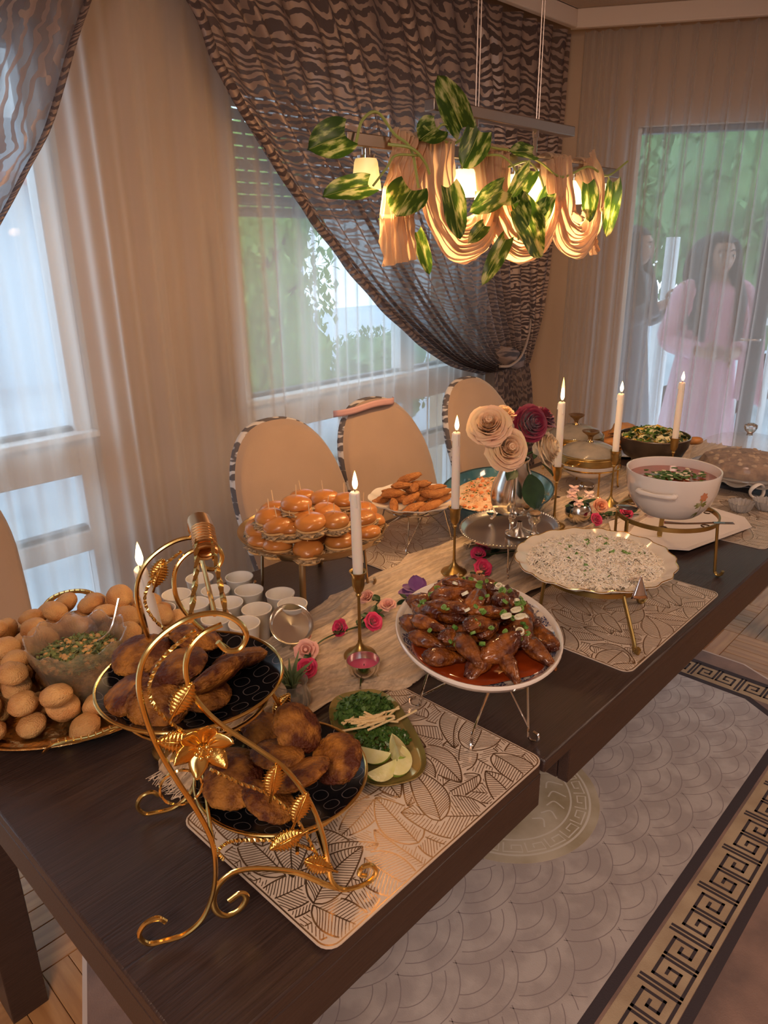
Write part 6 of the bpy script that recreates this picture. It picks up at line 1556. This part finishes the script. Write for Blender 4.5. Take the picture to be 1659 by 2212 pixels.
# ================================================================ GARNISH DISH (herbs, ginger, lime)
lx, ly, lth = .698, .692, 1.066
ld = thing('oblong_dish', 'oblong gold glass dish of herbs, ginger sticks and lime wedges', 'dish', (lx, ly, TZ + .003), lth)
def obl(a, b, n=3.0): return [(a * math.copysign(abs(math.cos(t)) ** (2 / n), math.cos(t)), b * math.copysign(abs(math.sin(t)) ** (2 / n), math.sin(t))) for t in np.linspace(0, 2 * PI, 61)[:-1]]
def obl_lathe(prof, a, b):
    g = G(); V = []; F = []; n = 60
    for k, z in prof: V += [(x * k, y * (k if k > .6 else k), z) for x, y in obl(a, b)]
    for i in range(len(prof) - 1):
        for j in range(n): F.append((i * n + j, i * n + (j + 1) % n, (i + 1) * n + (j + 1) % n, (i + 1) * n + j))
    return g.add(V, F)
amb = mat('amber_gold_glass', (.62, .44, .14), .10, .55, c2=(.50, .42, .16), scale=14, coat=.6)
ob('dish', obl_lathe([(0, .002), (.86, .002), (.93, .006), (1.0, .013), (.995, .010), (.92, .002), (.85, -.002), (0, -.002)], .124, .063), amb, ld)
R = random.Random(31); g = G()
for k in range(520):   # chopped coriander mound at the far end
    a, r = R.random() * 6.28, math.sqrt(R.random()); x, y = .060 + .050 * r * math.cos(a), .050 * r * math.sin(a)
    m = Matrix.Translation((x, y, .008 + .026 * (1 - r * r) + R.uniform(-.002, .004))) @ Matrix.Rotation(R.random() * 6, 4, 'Z') @ Matrix.Rotation(R.uniform(-1, 1), 4, 'X') @ Matrix.Rotation(R.uniform(-1, 1), 4, 'Y')
    s_ = R.uniform(.003, .0065); v = np.array([(0, -s_, 0), (s_ * .8, -s_ * .2, .001), (s_ * .3, s_, 0), (-s_ * .6, s_ * .5, .001), (-s_ * .7, -s_ * .4, 0)]); mm_ = np.array(m); g.add(v @ mm_[:3, :3].T + mm_[:3, 3], [(0, 1, 2, 3, 4)])
g.blob((.060, 0, .004), (.046, .046, .026), 3, .15, 4, 2, flatten=-.001)
for k in range(14):
    a = R.random() * 6.28; g.tube([(.060 + .03 * math.cos(a), .03 * math.sin(a), .02), (.060 + .055 * math.cos(a), .052 * math.sin(a), .022)], .0007, seg=4)
tag(ob('chopped_coriander', g, herb, loc=(lx, ly, TZ + .004), rot=(0, 0, lth)), 'mound of chopped coriander at the far end of the oblong dish', 'herbs', kind='stuff')
g = G()
for k in range(420):
    a, r = R.random() * 6.28, math.sqrt(R.random()); x, y = -.018 + .034 * r * math.cos(a), .050 * r * math.sin(a)
    s_ = R.uniform(.0016, .003); g.tube([(x, y, .006 + .012 * (1 - r * r)), (x + R.uniform(-.003, .003), y + R.uniform(-.003, .003), .009 + .012 * (1 - r * r))], s_, seg=6)
tag(ob('chopped_chives', g, mat('dark_chive', (.03, .085, .015), .35, c2=(.07, .16, .03), scale=100), loc=(lx, ly, TZ + .004), rot=(0, 0, lth)), 'dark green chopped chives in the middle of the oblong dish', 'herbs', kind='stuff')
gin = mat('ginger_stick', (.86, .66, .36), .5, rand=.06); gs0 = None; gin_l = []
for k in range(34):
    if gs0 is None: g = G(); g.box((0, 0, 0), (.046, .0030, .0028)); o = gs0 = ob('ginger_stick', g, gin, bevel=.0006)
    else: o = gs0.copy(); COL.objects.link(o)
    x, y = .014 + R.gauss(0, .010), R.gauss(0, .017); r_ = PI / 2 + R.gauss(0, .55)
    o.location = (lx + x * math.cos(lth) - y * math.sin(lth), ly + x * math.sin(lth) + y * math.cos(lth), TZ + .026 + .012 * math.exp(-(x * x + y * y) / .0006) * R.uniform(.4, 1.0)); o.rotation_euler = (R.uniform(-.1, .1), R.uniform(-.28, .28), r_ + lth); k_ = R.uniform(.7, 1.15); o.scale = (k_, 1, 1)
    tag(o, 'pale ginger stick in the pile across the oblong dish', 'ginger', 'ginger sticks on the oblong dish'); gin_l.append(o)
rows(gin_l, 'pale ginger stick in the pile', 4)
lime_r = mat('lime_peel', (.30, .42, .06), .35, bump=.3, bscale=300); lime_f = mat('lime_flesh', (.72, .66, .28), .25, c2=(.82, .76, .42), scale=60, bump=.3, bscale=120, sss=.2)
def lime(x, y, z, rot, lab):
    t = thing('lime_wedge', lab, 'lime', (x, y, z), 0, None, rot)
    A = 1.35
    g = G(); g.sheet(lambda u, v: (.0225 * math.cos(PI * (v - .5)) * math.cos(-A / 2 + A * u), .027 * math.sin(PI * (v - .5)), .0225 * math.cos(PI * (v - .5)) * math.sin(-A / 2 + A * u)), 8, 14); ob('peel', g, lime_r, t, sharp=180)
    for s_ in (-1, 1):
        a = s_ * A / 2; g = G(); g.sheet(lambda u, v: (.0224 * u * math.cos(PI * (v - .5)) * math.cos(a), .0268 * math.sin(PI * (v - .5)), .0224 * u * math.cos(PI * (v - .5)) * math.sin(a) - s_ * .0012 * math.sin(PI * u)), 6, 14); ob('flesh', g, lime_f, t, sharp=180)
lime(.655, .650, TZ + .030, (.3, 1.9, .6), 'lime wedge at the left, cut face up, beside the ginger sticks'); lime(.682, .632, TZ + .033, (.1, 1.3, -.5), 'lime wedge at the back right of the dish, green peel showing')
lime(.640, .622, TZ + .024, (-.2, 1.7, 1.2), 'lime wedge nearest the front end of the oblong dish'); lime(.664, .612, TZ + .026, (.4, 2.2, 2.4), 'lime wedge at the front right with its point upward')

# ================================================================ TEALIGHT, SUCCULENT, SILVER DISH
tl = thing('tealight_cup', 'small silver footed cup with pink wax in front of the candlestick', 'tealight', (.802, .822, TZ + .006))
g = G(); g.lathe([(0, .014), (.016, .014), (.026, .022), (.030, .034), (.0305, .044), (.0292, .044), (.028, .034), (.024, .024), (0, .020)], seg=36); ob('cup', g, silver, tl)
g = G(); g.lathe([(0, .031), (.0275, .031)], seg=32); ob('pink_wax', g, mat('pink_wax', (.62, .09, .20), .3, sss=.2), tl)
g = G(); g.tube([(.002, 0, .030), (.003, .001, .034)], .0008, seg=5); ob('wick', g, wick_m, tl)
for a in (-2.6, -.5, 1.6):
    g = G(); g.tube([(.020 * math.cos(a), .020 * math.sin(a), .020), (.025 * math.cos(a), .025 * math.sin(a), .008), (.028 * math.cos(a), .028 * math.sin(a), .001)], [.005, .003, .004], seg=7, smooth=3); ob('foot', g, silver, tl)
su = thing('potted_succulent', 'spiky green succulent in a ribbed glass and silver pot behind the black plate', 'plant', (.648, .838, TZ + .006))
def gwv(a, i, r, z): return (r * (1 + .05 * math.cos(a * 9) * (1 if z < .055 else 0)), z)
g = G(); g.lathe([(0, .0), (.018, .0), (.021, .004), (.030, .022), (.0315, .038), (.027, .052), (.026, .060), (.029, .068), (.0275, .068), (.0245, .060), (.0255, .051), (.0295, .038), (.028, .023), (.018, .006), (0, .005)], seg=54, wave=gwv); ob('glass_pot', g, mat('ribbed_glass', (.93, .88, .82), .05, trans=.8, ior=1.4), su)
g = G(); g.lathe([(0, .010), (.016, .010), (.022, .024), (.0225, .048), (.0, .050)], seg=30); ob('silver_liner', g, silver, su)
sg_ = mat('succulent_green', (.24, .30, .12), .45, c2=(.12, .17, .08), scale=40)
for k in range(16):
    a = k * 2.4; L = .050 - .0012 * k + (.012 if k % 5 == 0 else 0); tl_ = .35 + .05 * (k % 6) if k < 12 else .95
    g = G(); d = Vector((math.cos(a) * math.sin(tl_), math.sin(a) * math.sin(tl_), math.cos(tl_)))
    g.tube([Vector((.004 * math.cos(a), .004 * math.sin(a), .048)), Vector((0, 0, .056)) + d * L * .45, Vector((0, 0, .056)) + d * L + Vector((math.cos(a), math.sin(a), -.4)) * .004 * (k % 3)], [.0042, .0048, .0006], seg=6, smooth=4, flat=(.35, 1.15)); ob('succulent_leaf', g, sg_, su)
sd = thing('silver_dish', 'round silver dish tilted against the paper cups, reflecting candlelight', 'dish', (.792, 1.012, TZ + .006))
g = G(); g.lathe([(0, .004), (.020, .001), (.036, .0), (.040, .004), (.0425, .010), (.0435, .0105), (.043, .009), (.041, .001), (.036, -.003), (0, -.002)], seg=48); o = ob('dish', g, silver, sd, loc=(.0, .0, .047), rot=(.62, -.30, 0))
g = G(); g.lathe([(0, 0), (.020, 0), (.020, .002), (.006, .008), (.005, .026), (.010, .034)], seg=24); ob('stem_foot', g, silver, sd, loc=(.004, .006, 0))

# ================================================================ FLOWER GARLANDS
hot = mat('hot_pink_petal', (.72, .035, .15), .5, c2=(.60, .02, .10), scale=30, sheen=.3); palep = mat('pale_pink_petal', (.84, .42, .36), .5, c2=(.88, .55, .46), scale=30); peach = mat('peach_petal', (.86, .34, .18), .5, c2=(.88, .48, .30), scale=30)
def garland(label, pts, flowers, nleaf, seed):
    t = thing('flower_garland', label, 'garland', (pts[0][0], pts[0][1], TZ)); o0 = Vector((pts[0][0], pts[0][1], TZ)); R = random.Random(seed)
    P = spline([Vector((x, y, z)) - o0 for x, y, z in pts], 8)
    g = G(); g.tube(P, .0016, seg=5); ob('vine', g, stem_m, t)
    for i, (x, y, z, R_, m, d) in enumerate(flowers):
        c = Vector((x, y, z)) - o0
        rose('rose_bloom', c - Vector(d).normalized() * R_ * .4, d, R_, m, t, i + seed, rings=((3, .12, .8, .1), (4, .32, .85, .4), (5, .55, .80, .8), (5, .75, .72, 1.15)), parts=False)
    for k in range(nleaf):
        p = P[R.randrange(len(P))]; a0 = R.random() * 6.28
        for j in range(3):
            a = a0 + (j - 1) * .95; g = G(); flat_leaf(g, tuple(p + Vector((0, 0, .006))), (math.cos(a), math.sin(a), R.uniform(-.05, .55)), R.uniform(.020, .029), .0145); ob('leaf', g, leaf_d, t, sharp=180)
    return t
zt_g = TZ + .018
garland('rose garland of pink and peach roses on the runner behind the tealight', [(.735, .905, zt_g), (.78, .950, zt_g), (.84, .972, zt_g), (.90, .965, zt_g), (.955, .955, zt_g), (1.005, .985, zt_g + .01), (1.03, 1.0, zt_g)],
        [(.735, .900, TZ + .032, .019, hot, (-.4, -.6, .6)), (.772, .945, TZ + .034, .022, palep, (-.5, -.5, .6)), (.880, .968, TZ + .030, .018, hot, (-.8, -.1, .5)), (.945, .935, TZ + .030, .019, hot, (-.2, -.7, .6)), (1.000, 1.010, TZ + .040, .018, palep, (-.6, .1, .8)), (1.02, .965, TZ + .030, .018, palep, (-.3, -.2, .9)), (.815, .995, TZ + .028, .011, palep, (-.3, -.3, .9))], 9, 2)
garland('rose garland with two pink roses in front of the silver tray', [(1.285, .925, zt_g), (1.33, .955, zt_g), (1.385, .985, zt_g), (1.43, .965, zt_g), (1.47, .945, zt_g)],
        [(1.312, .928, TZ + .030, .021, hot, (-.4, -.6, .6)), (1.372, .985, TZ + .032, .019, hot, (-.5, -.3, .7)), (1.425, 1.0, TZ + .030, .014, hot, (0, -.3, .9)), (1.283, .915, TZ + .024, .011, peach, (-.4, -.5, .6))], 7, 5)
garland('rose garland of peach and pink roses beside the tureen stand', [(1.80, .905, zt_g), (1.86, .895, zt_g), (1.90, .87, zt_g), (1.93, .83, zt_g)],
        [(1.775, .880, TZ + .036, .018, hot, (-.3, -.7, .6)), (1.865, .915, TZ + .042, .023, peach, (-.5, -.6, .5)), (1.895, .850, TZ + .030, .019, hot, (-.3, -.5, .8)), (1.96, .815, TZ + .03, .014, hot, (-.3, -.4, .8))], 6, 8)
# pansy in a white pot
pn = thing('potted_pansy', 'purple artificial pansy in a small white pot behind the wings platter', 'plant', (1.045, .905, TZ + .006))
g = G(); g.lathe([(0, 0), (.016, 0), (.021, .020), (.023, .040), (.0215, .040), (.0195, .020), (0, .034)], seg=30); ob('pot', g, mat('grey_white_pot', (.62, .58, .52), .35), pn)
g = G(); g.tube([(.015, -.010, .02), (.032, -.02, .016), (.036, -.022, .032), (.022, -.014, .040)], .0025, seg=6, smooth=4); ob('pot_handle', g, silver, pn)
for a, l in ((2.9, .050), (-2.6, .045), (1.6, .05), (.2, .045), (-1.2, .04)):
    g = G(); flat_leaf(g, (0, 0, .038), (math.cos(a), math.sin(a), .35), l, .030); ob('leaf', g, leaf_d, pn, sharp=180)
vio = mat('violet_petal', (.10, .025, .16), .5, c2=(.17, .045, .22), scale=30, sheen=.3)
g = G(); g.tube([(0, 0, .03), (.0, .0, .065)], .0018, seg=6); ob('stem', g, stem_m, pn)
for k, (a, l, up_) in enumerate(((2.6, .040, .12), (3.4, .036, .05), (1.9, .034, .3), (-2.4, .034, .1), (.3, .034, .9), (.9, .036, 1.3), (-.6, .030, .3))):
    g = G(); flat_leaf(g, (0, 0, .064), (math.cos(a), math.sin(a), up_), l, .034, bend=.1); ob('petal', g, vio, pn, sharp=180)
# orchid in silver ball pot
oc = thing('potted_orchid', 'pink artificial orchid in a round mirror silver pot left of the tureen', 'plant', (1.790, .945, TZ + .006))
g = G(); g.lathe([(0, 0), (.018, 0), (.032, .012), (.0385, .030), (.036, .046), (.029, .056), (.0275, .055), (.034, .044), (.036, .030), (0, .040)], seg=40); ob('pot', g, silver, oc)
for a, l in ((2.8, .050), (-.3, .065), (.4, .05), (-1.6, .035)):
    g = G(); flat_leaf(g, (0, 0, .048), (math.cos(a), math.sin(a), .30), l, .022); ob('leaf', g, leaf_g if a > 2 else leaf_d, oc, sharp=180)
g = G(); g.tube([(0, 0, .04), (.002, 0, .075)], .0045, seg=7); ob('stem', g, leaf_g, oc)
for bx_, by_, bz in ((-.025, .012, .086), (.026, -.014, .080), (.0, .020, .096), (-.020, -.008, .066)):
    fl = ob('blossom', G().tube([(0, 0, 0), (bx_ * .9, by_ * .9, bz - .07)], .001, seg=5), leaf_g, oc, loc=(0, 0, .07))
    for k in range(5):
        a = k * 1.257; g = G(); flat_leaf(g, (bx_, by_, bz - .07), (math.cos(a) * .8 - .3, math.sin(a) * .8 - .3, .45 * math.sin(a + 1)), .017, .017, bend=.2); ob('petal', g, mat('blush_petal', (.86, .54, .46), .5, c2=(.88, .68, .60), scale=40), fl, sharp=180)

# ================================================================ CHAFING DISHES
def chafing(x, y, k, lab):
    t = thing('chafing_dish', lab, 'serving dish', (x, y, TZ), 0, 'brass chafing dishes')
    g = G(); g.lathe([(0, .050), (.030, .050), (.060, .058), (.085, .076), (.093, .096), (.094, .104), (.091, .104), (.088, .090), (0, .070)], seg=48); ob('white_bowl', g, white_c, t)
    g = G(); g.lathe([(.0945, .100), (.098, .104), (.098, .122), (.0945, .126), (.092, .122), (.093, .104)], seg=56, closed=True); ob('brass_collar', g, brass, t)
    g = G(); g.lathe([(.096, .126), (.093, .132), (.075, .146), (.045, .158), (.012, .163), (0, .1635), (0, .161), (.044, .155), (.073, .143), (.092, .129)], seg=56); ob('glass_lid', g, mat('smoked_lid_glass', (.55, .48, .42), .06, trans=.55, ior=1.3, c2=(.42, .38, .34), scale=30), t)
    g = G(); g.tube([(.0965 * math.cos(a), .0965 * math.sin(a), .1275) for a in np.linspace(0, 2 * PI, 57)[:-1]], .0028, seg=7, closed=True); ob('lid_rim', g, brass, t)
    g = G(); g.lathe([(0, .162), (.012, .163), (.008, .168), (.007, .176), (.012, .184), (.026, .194), (.0275, .198), (.024, .1985), (0, .192)], seg=30); ob('knob', g, mat('copper_brass_knob', (.45, .27, .12), .22, 1.0), t)
    g = G(); g.tube([(.100 * math.cos(a), .100 * math.sin(a), .088) for a in np.linspace(0, 2 * PI, 49)[:-1]], .0026, seg=6, closed=True); ob('stand_ring', g, gold, t)
    for a in (-2.3, -.7, .8, 2.4):
        c, s_ = math.cos(a), math.sin(a); g = G(); g.tube([(.100 * c, .100 * s_, .088), (.104 * c, .104 * s_, .02), (.110 * c, .110 * s_, .004)], .0028, seg=6, smooth=4); ob('stand_leg', g, gold, t)
    for sx in (-1, 1):
        g = G(); g.tube([(sx * .098, -.02, .112), (sx * .122, -.018, .112), (sx * .128, 0, .112), (sx * .122, .018, .112), (sx * .098, .02, .112)], .003, seg=7, smooth=4); ob('handle', g, gold, t)
    g = G(); g.lathe([(0, .004), (.022, .004), (.026, .018), (.024, .022), (.012, .022), (0, .022)], seg=24); ob('burner', g, silver, t)
    return t
chafing(2.085, 1.080, 0, 'brass rimmed glass-lidded chafing dish behind the orchid, nearer one')
chafing(2.270, 1.235, 1, 'brass rimmed glass-lidded chafing dish farther back, half behind the candle')
# ================================================================ SALAD PAN
sx_, sy_ = 2.370, .995
sp2 = thing('salad_pan', 'dark round pan of mixed salad with wooden handles behind the tureen', 'pan', (sx_, sy_, TZ + .010))
dk = mat('dark_cast_metal', (.075, .060, .055), .28, .6, c2=(.10, .08, .07), scale=20)
g = G(); g.lathe([(0, .050), (.060, .050), (.095, .070), (.112, .104), (.1165, .134), (.114, .135), (.108, .106), (.090, .075), (0, .058)], seg=56); ob('pan', g, dk, sp2)
g = G(); g.tube([(.1155 * math.cos(a), .1155 * math.sin(a), .1345) for a in np.linspace(0, 2 * PI, 57)[:-1]], .0020, seg=6, closed=True); ob('steel_rim', g, silver, sp2)
for ang in (-.78, 2.36):
    g = G(); c, s_ = math.cos(ang), math.sin(ang); g.blob((.140 * c, .140 * s_, .112), (.030, .016, .014), 3, .08, 2, 3, rz=ang); ob('wooden_handle', g, mat('handle_wood', (.55, .24, .07), .4, c2=(.40, .15, .04), scale=12), sp2)
g = G(); g.lathe([(.07, 0), (.074, 0), (.066, .052), (.062, .052)], seg=30, closed=True); ob('trivet', g, brass, sp2)
R = random.Random(77); lets = {0: G(), 1: G(), 2: G(), 3: G()}
for k in range(420):
    a, r = R.random() * 6.28, math.sqrt(R.random()); x, y = .100 * r * math.cos(a), .100 * r * math.sin(a); z = .124 + .030 * (1 - r * r) + R.uniform(-.006, .006); w = R.choice((0, 0, 1, 1, 2, 3))
    m = Matrix.Translation((x, y, z)) @ Matrix.Rotation(R.random() * 6, 4, 'Z') @ Matrix.Rotation(R.uniform(-1.1, 1.1), 4, 'X'); mm_ = np.array(m); s_ = R.uniform(.010, .020)
    l = G(); l.sheet(lambda u, v: ((u - .5) * s_ * 1.4, (v - .5) * s_, .25 * s_ * math.sin(u * 5 + v * 4)), 3, 2); v = np.concatenate(l.v); lets[w].add(v @ mm_[:3, :3].T + mm_[:3, 3], l.f)
for w, (nm, c) in enumerate((('lettuce', (.12, .22, .04)), ('pale_cabbage', (.72, .66, .40)), ('yellow_pepper', (.72, .44, .05)), ('dark_greens', (.03, .07, .02)))): ob(nm, lets[w], mat('salad_' + nm, c, .4, translucent=.1), sp2, kind='stuff', sharp=180)
# flatbread stack beyond
bp = thing('bread_plate', 'white plate of folded orange flatbread beyond the chafing dish', 'plate', (2.60, 1.22, TZ))
g = G(); g.lathe([(0, .004), (.09, .004), (.125, .016), (.124, .013), (.09, 0), (0, 0)], seg=48); ob('dish', g, white_c, bp)
brm = mat('flatbread', (.62, .30, .09), .6, c2=(.45, .18, .05), scale=22, bump=.4, bscale=60)
for k in range(5):
    R = random.Random(k + 90); g = G(); g.sheet(lambda u, v: ((u - .5) * .15, (v - .5) * .09, .018 * math.sin(u * 3.1) + .012 * math.sin(v * 5 + k) + .004 * mnoise.noise(Vector((u * 6, v * 6, k)))), 12, 8)
    tag(ob('flatbread', g, brm, loc=(2.60 + R.uniform(-.03, .03), 1.22 + R.uniform(-.03, .03), TZ + .018 + k * .016), rot=(R.uniform(-.2, .2), R.uniform(-.2, .2), R.random() * 3), sharp=180, solid=.004), 'folded orange flatbread, %s of the pile from the bottom' % ORD[k + 1], 'bread', 'flatbreads on the white plate')
# ================================================================ GLASS DOME AND CAKE STAND
dx_, dy_ = 2.500, .735
cs_ = thing('cake_stand', 'scalloped glass cake stand holding a dark cake under the dome', 'cake stand', (dx_, dy_, TZ))
gs2 = mat('stand_glass', (.90, .86, .82), .05, trans=.75, ior=1.4, alpha=.85)
g = G(); g.lathe([(0, 0), (.06, 0), (.064, .004), (.030, .016), (.018, .026), (.03, .034), (.14, .040), (.185, .046), (.183, .050), (.14, .045), (0, .042)], seg=96, wave=lambda a, i, r, z: (r * (1 + (.05 * abs(math.sin(a * 8)) if r > .15 else 0)), z - (.010 * abs(math.sin(a * 8)) if r > .15 else 0))); ob('stand_glass', g, gs2, cs_)
ck = thing('cake', 'brown crumbly dessert under the glass dome', 'cake', (dx_, dy_, TZ + .046))
g = G(); g.lathe([(0, 0), (.135, 0), (.138, .020), (.125, .040), (.06, .052), (0, .055)], seg=48, wave=lambda a, i, r, z: (r * (1 + .03 * math.sin(a * 11)), z + .005 * mnoise.noise(Vector((r * 30, a * 4, 1))))); ob('cake_body', g, mat('brown_crumb', (.16, .075, .035), .7, c2=(.38, .22, .11), scale=34, bump=.9, bscale=90), ck)
g = G(); R = random.Random(3)
for k in range(40): a = R.random() * 6.28; r = .12 * math.sqrt(R.random()); g.blob((r * math.cos(a), r * math.sin(a), .050 - .1 * r), (.010, .009, .010), 2, .3, 3, k)
ob('crumbs', g, mat('nut_crumb', (.50, .34, .20), .7), ck, kind='stuff')
dm_ = thing('glass_dome', 'large clear glass dome lid with crystal knob at the right edge', 'dome', (dx_, dy_, TZ + .048))
g = G(); g.lathe([(.170, 0), (.172, .022), (.166, .052), (.145, .080), (.105, .100), (.055, .110), (.010, .113), (0, .113)], seg=72); ob('dome_glass', g, mat('dome_glass_clear', (.92, .84, .80), .03, ior=1.45, alpha=.16, c2=(.95, .90, .86), scale=6, spec=.9), dm_, sharp=180)
g = G(); g.tube([(.171 * math.cos(a), .171 * math.sin(a), .002) for a in np.linspace(0, 2 * PI, 73)[:-1]], .003, seg=7, closed=True); ob('dome_rim', g, gs2, dm_)
g = G(); g.lathe([(0, .112), (.010, .113), (.008, .120), (.016, .128), (.020, .138), (.019, .148), (.012, .152), (0, .152)], seg=10); ob('crystal_knob', g, mat('crystal', (.95, .93, .90), .02, trans=.9, ior=1.6), dm_, sharp=20)
for k in range(6):   # frosted flower decoration
    a = -2.2 + .27 * k; g = G()
    for j in range(5):
        b = j * 1.257; aa = a + .05 * math.cos(b); zz = .030 + .008 * math.sin(b); g.blob((.1725 * math.cos(aa), .1725 * math.sin(aa), zz), (.006, .006, .004), 1, 0)
    ob('etched_flower', g, mat('etched_glass', (.60, .46, .36), .6, alpha=.65), dm_)
g = G(); g.tube([(.022 * math.cos(a), .004 * math.sin(a * 2), .022 * math.sin(a)) for a in np.linspace(0, 2 * PI, 33)[:-1]], .0062, seg=8, closed=True, flat=(1.3, .6))
tag(ob('napkin_ring', g, white_c, loc=(2.340, .640, TZ + .030), rot=(0, .25, -.7)), 'white ring standing in front of the glass dome', 'ring')
# octagonal white tray under the tureen stand, crystal bowls
def octo(a, b, c): return [(a, -b + c), (a, b - c), (a - c, b), (-a + c, b), (-a, b - c), (-a, -b + c), (-a + c, -b), (a - c, -b)]
g = G(); g.poly(octo(.175, .105, .050), .0, .003)
pp = thing('white_tray', 'white octagonal tray half under the tureen stand', 'tray', (1.940, .715, TZ + .0055), -.22)
ob('tray_floor', g, mat('matte_white', (.80, .70, .64), .5), pp)
g = G(); A_ = octo(.175, .105, .050); B_ = octo(.198, .128, .056)
V = [(x, y, .003) for x, y in A_] + [(x, y, .010) for x, y in B_] + [(x, y, .0085) for x, y in B_] + [(x, y, 0) for x, y in A_]
g.add(V, [(i, (i + 1) % 8, 8 + (i + 1) % 8, 8 + i) for i in range(8)] + [(8 + i, 8 + (i + 1) % 8, 16 + (i + 1) % 8, 16 + i) for i in range(8)] + [(16 + i, 16 + (i + 1) % 8, 24 + (i + 1) % 8, 24 + i) for i in range(8)])
ob('tray_rim', g, mat('matte_white', (.80, .70, .64), .5), pp)
for i, (x, y, lab) in enumerate(((2.200, .640, 'small cut crystal bowl beside the white tray, left one'), (2.262, .590, 'small cut crystal bowl beside the placemat edge, right one'))):
    t = thing('crystal_bowl', lab, 'bowl', (x, y, TZ + .003), .3 * i, 'cut crystal bowls')
    g = G(); g.lathe([(0, .003), (.020, .003), (.022, 0), (.030, .012), (.036, .028), (.0345, .0285), (.028, .013), (.018, .0), (0, 0)], seg=40, wave=lambda a, i, r, z: (r * (1 + .06 * math.cos(a * 16)), z + (.002 * math.cos(a * 16) if r > .03 else 0))); ob('cut_glass', g, mat('cut_crystal', (.95, .92, .90), .04, trans=.7, ior=1.5, bump=.6, bscale=200), t, sharp=25)
g = G(); g.tube([(-.10, 0, .004), (.0, .01, .003), (.08, 0, .004)], [.004, .002, .002], seg=6, smooth=4); g.blob((.105, 0, .005), (.028, .014, .003), 3, 0)
tag(ob('serving_spoon', g, mat('dark_silver', (.35, .31, .30), .18, 1.0), loc=(1.985, .895, TZ + .014), rot=(0, 0, .25)), 'dark silver spoon lying on the runner behind the tureen', 'spoon')
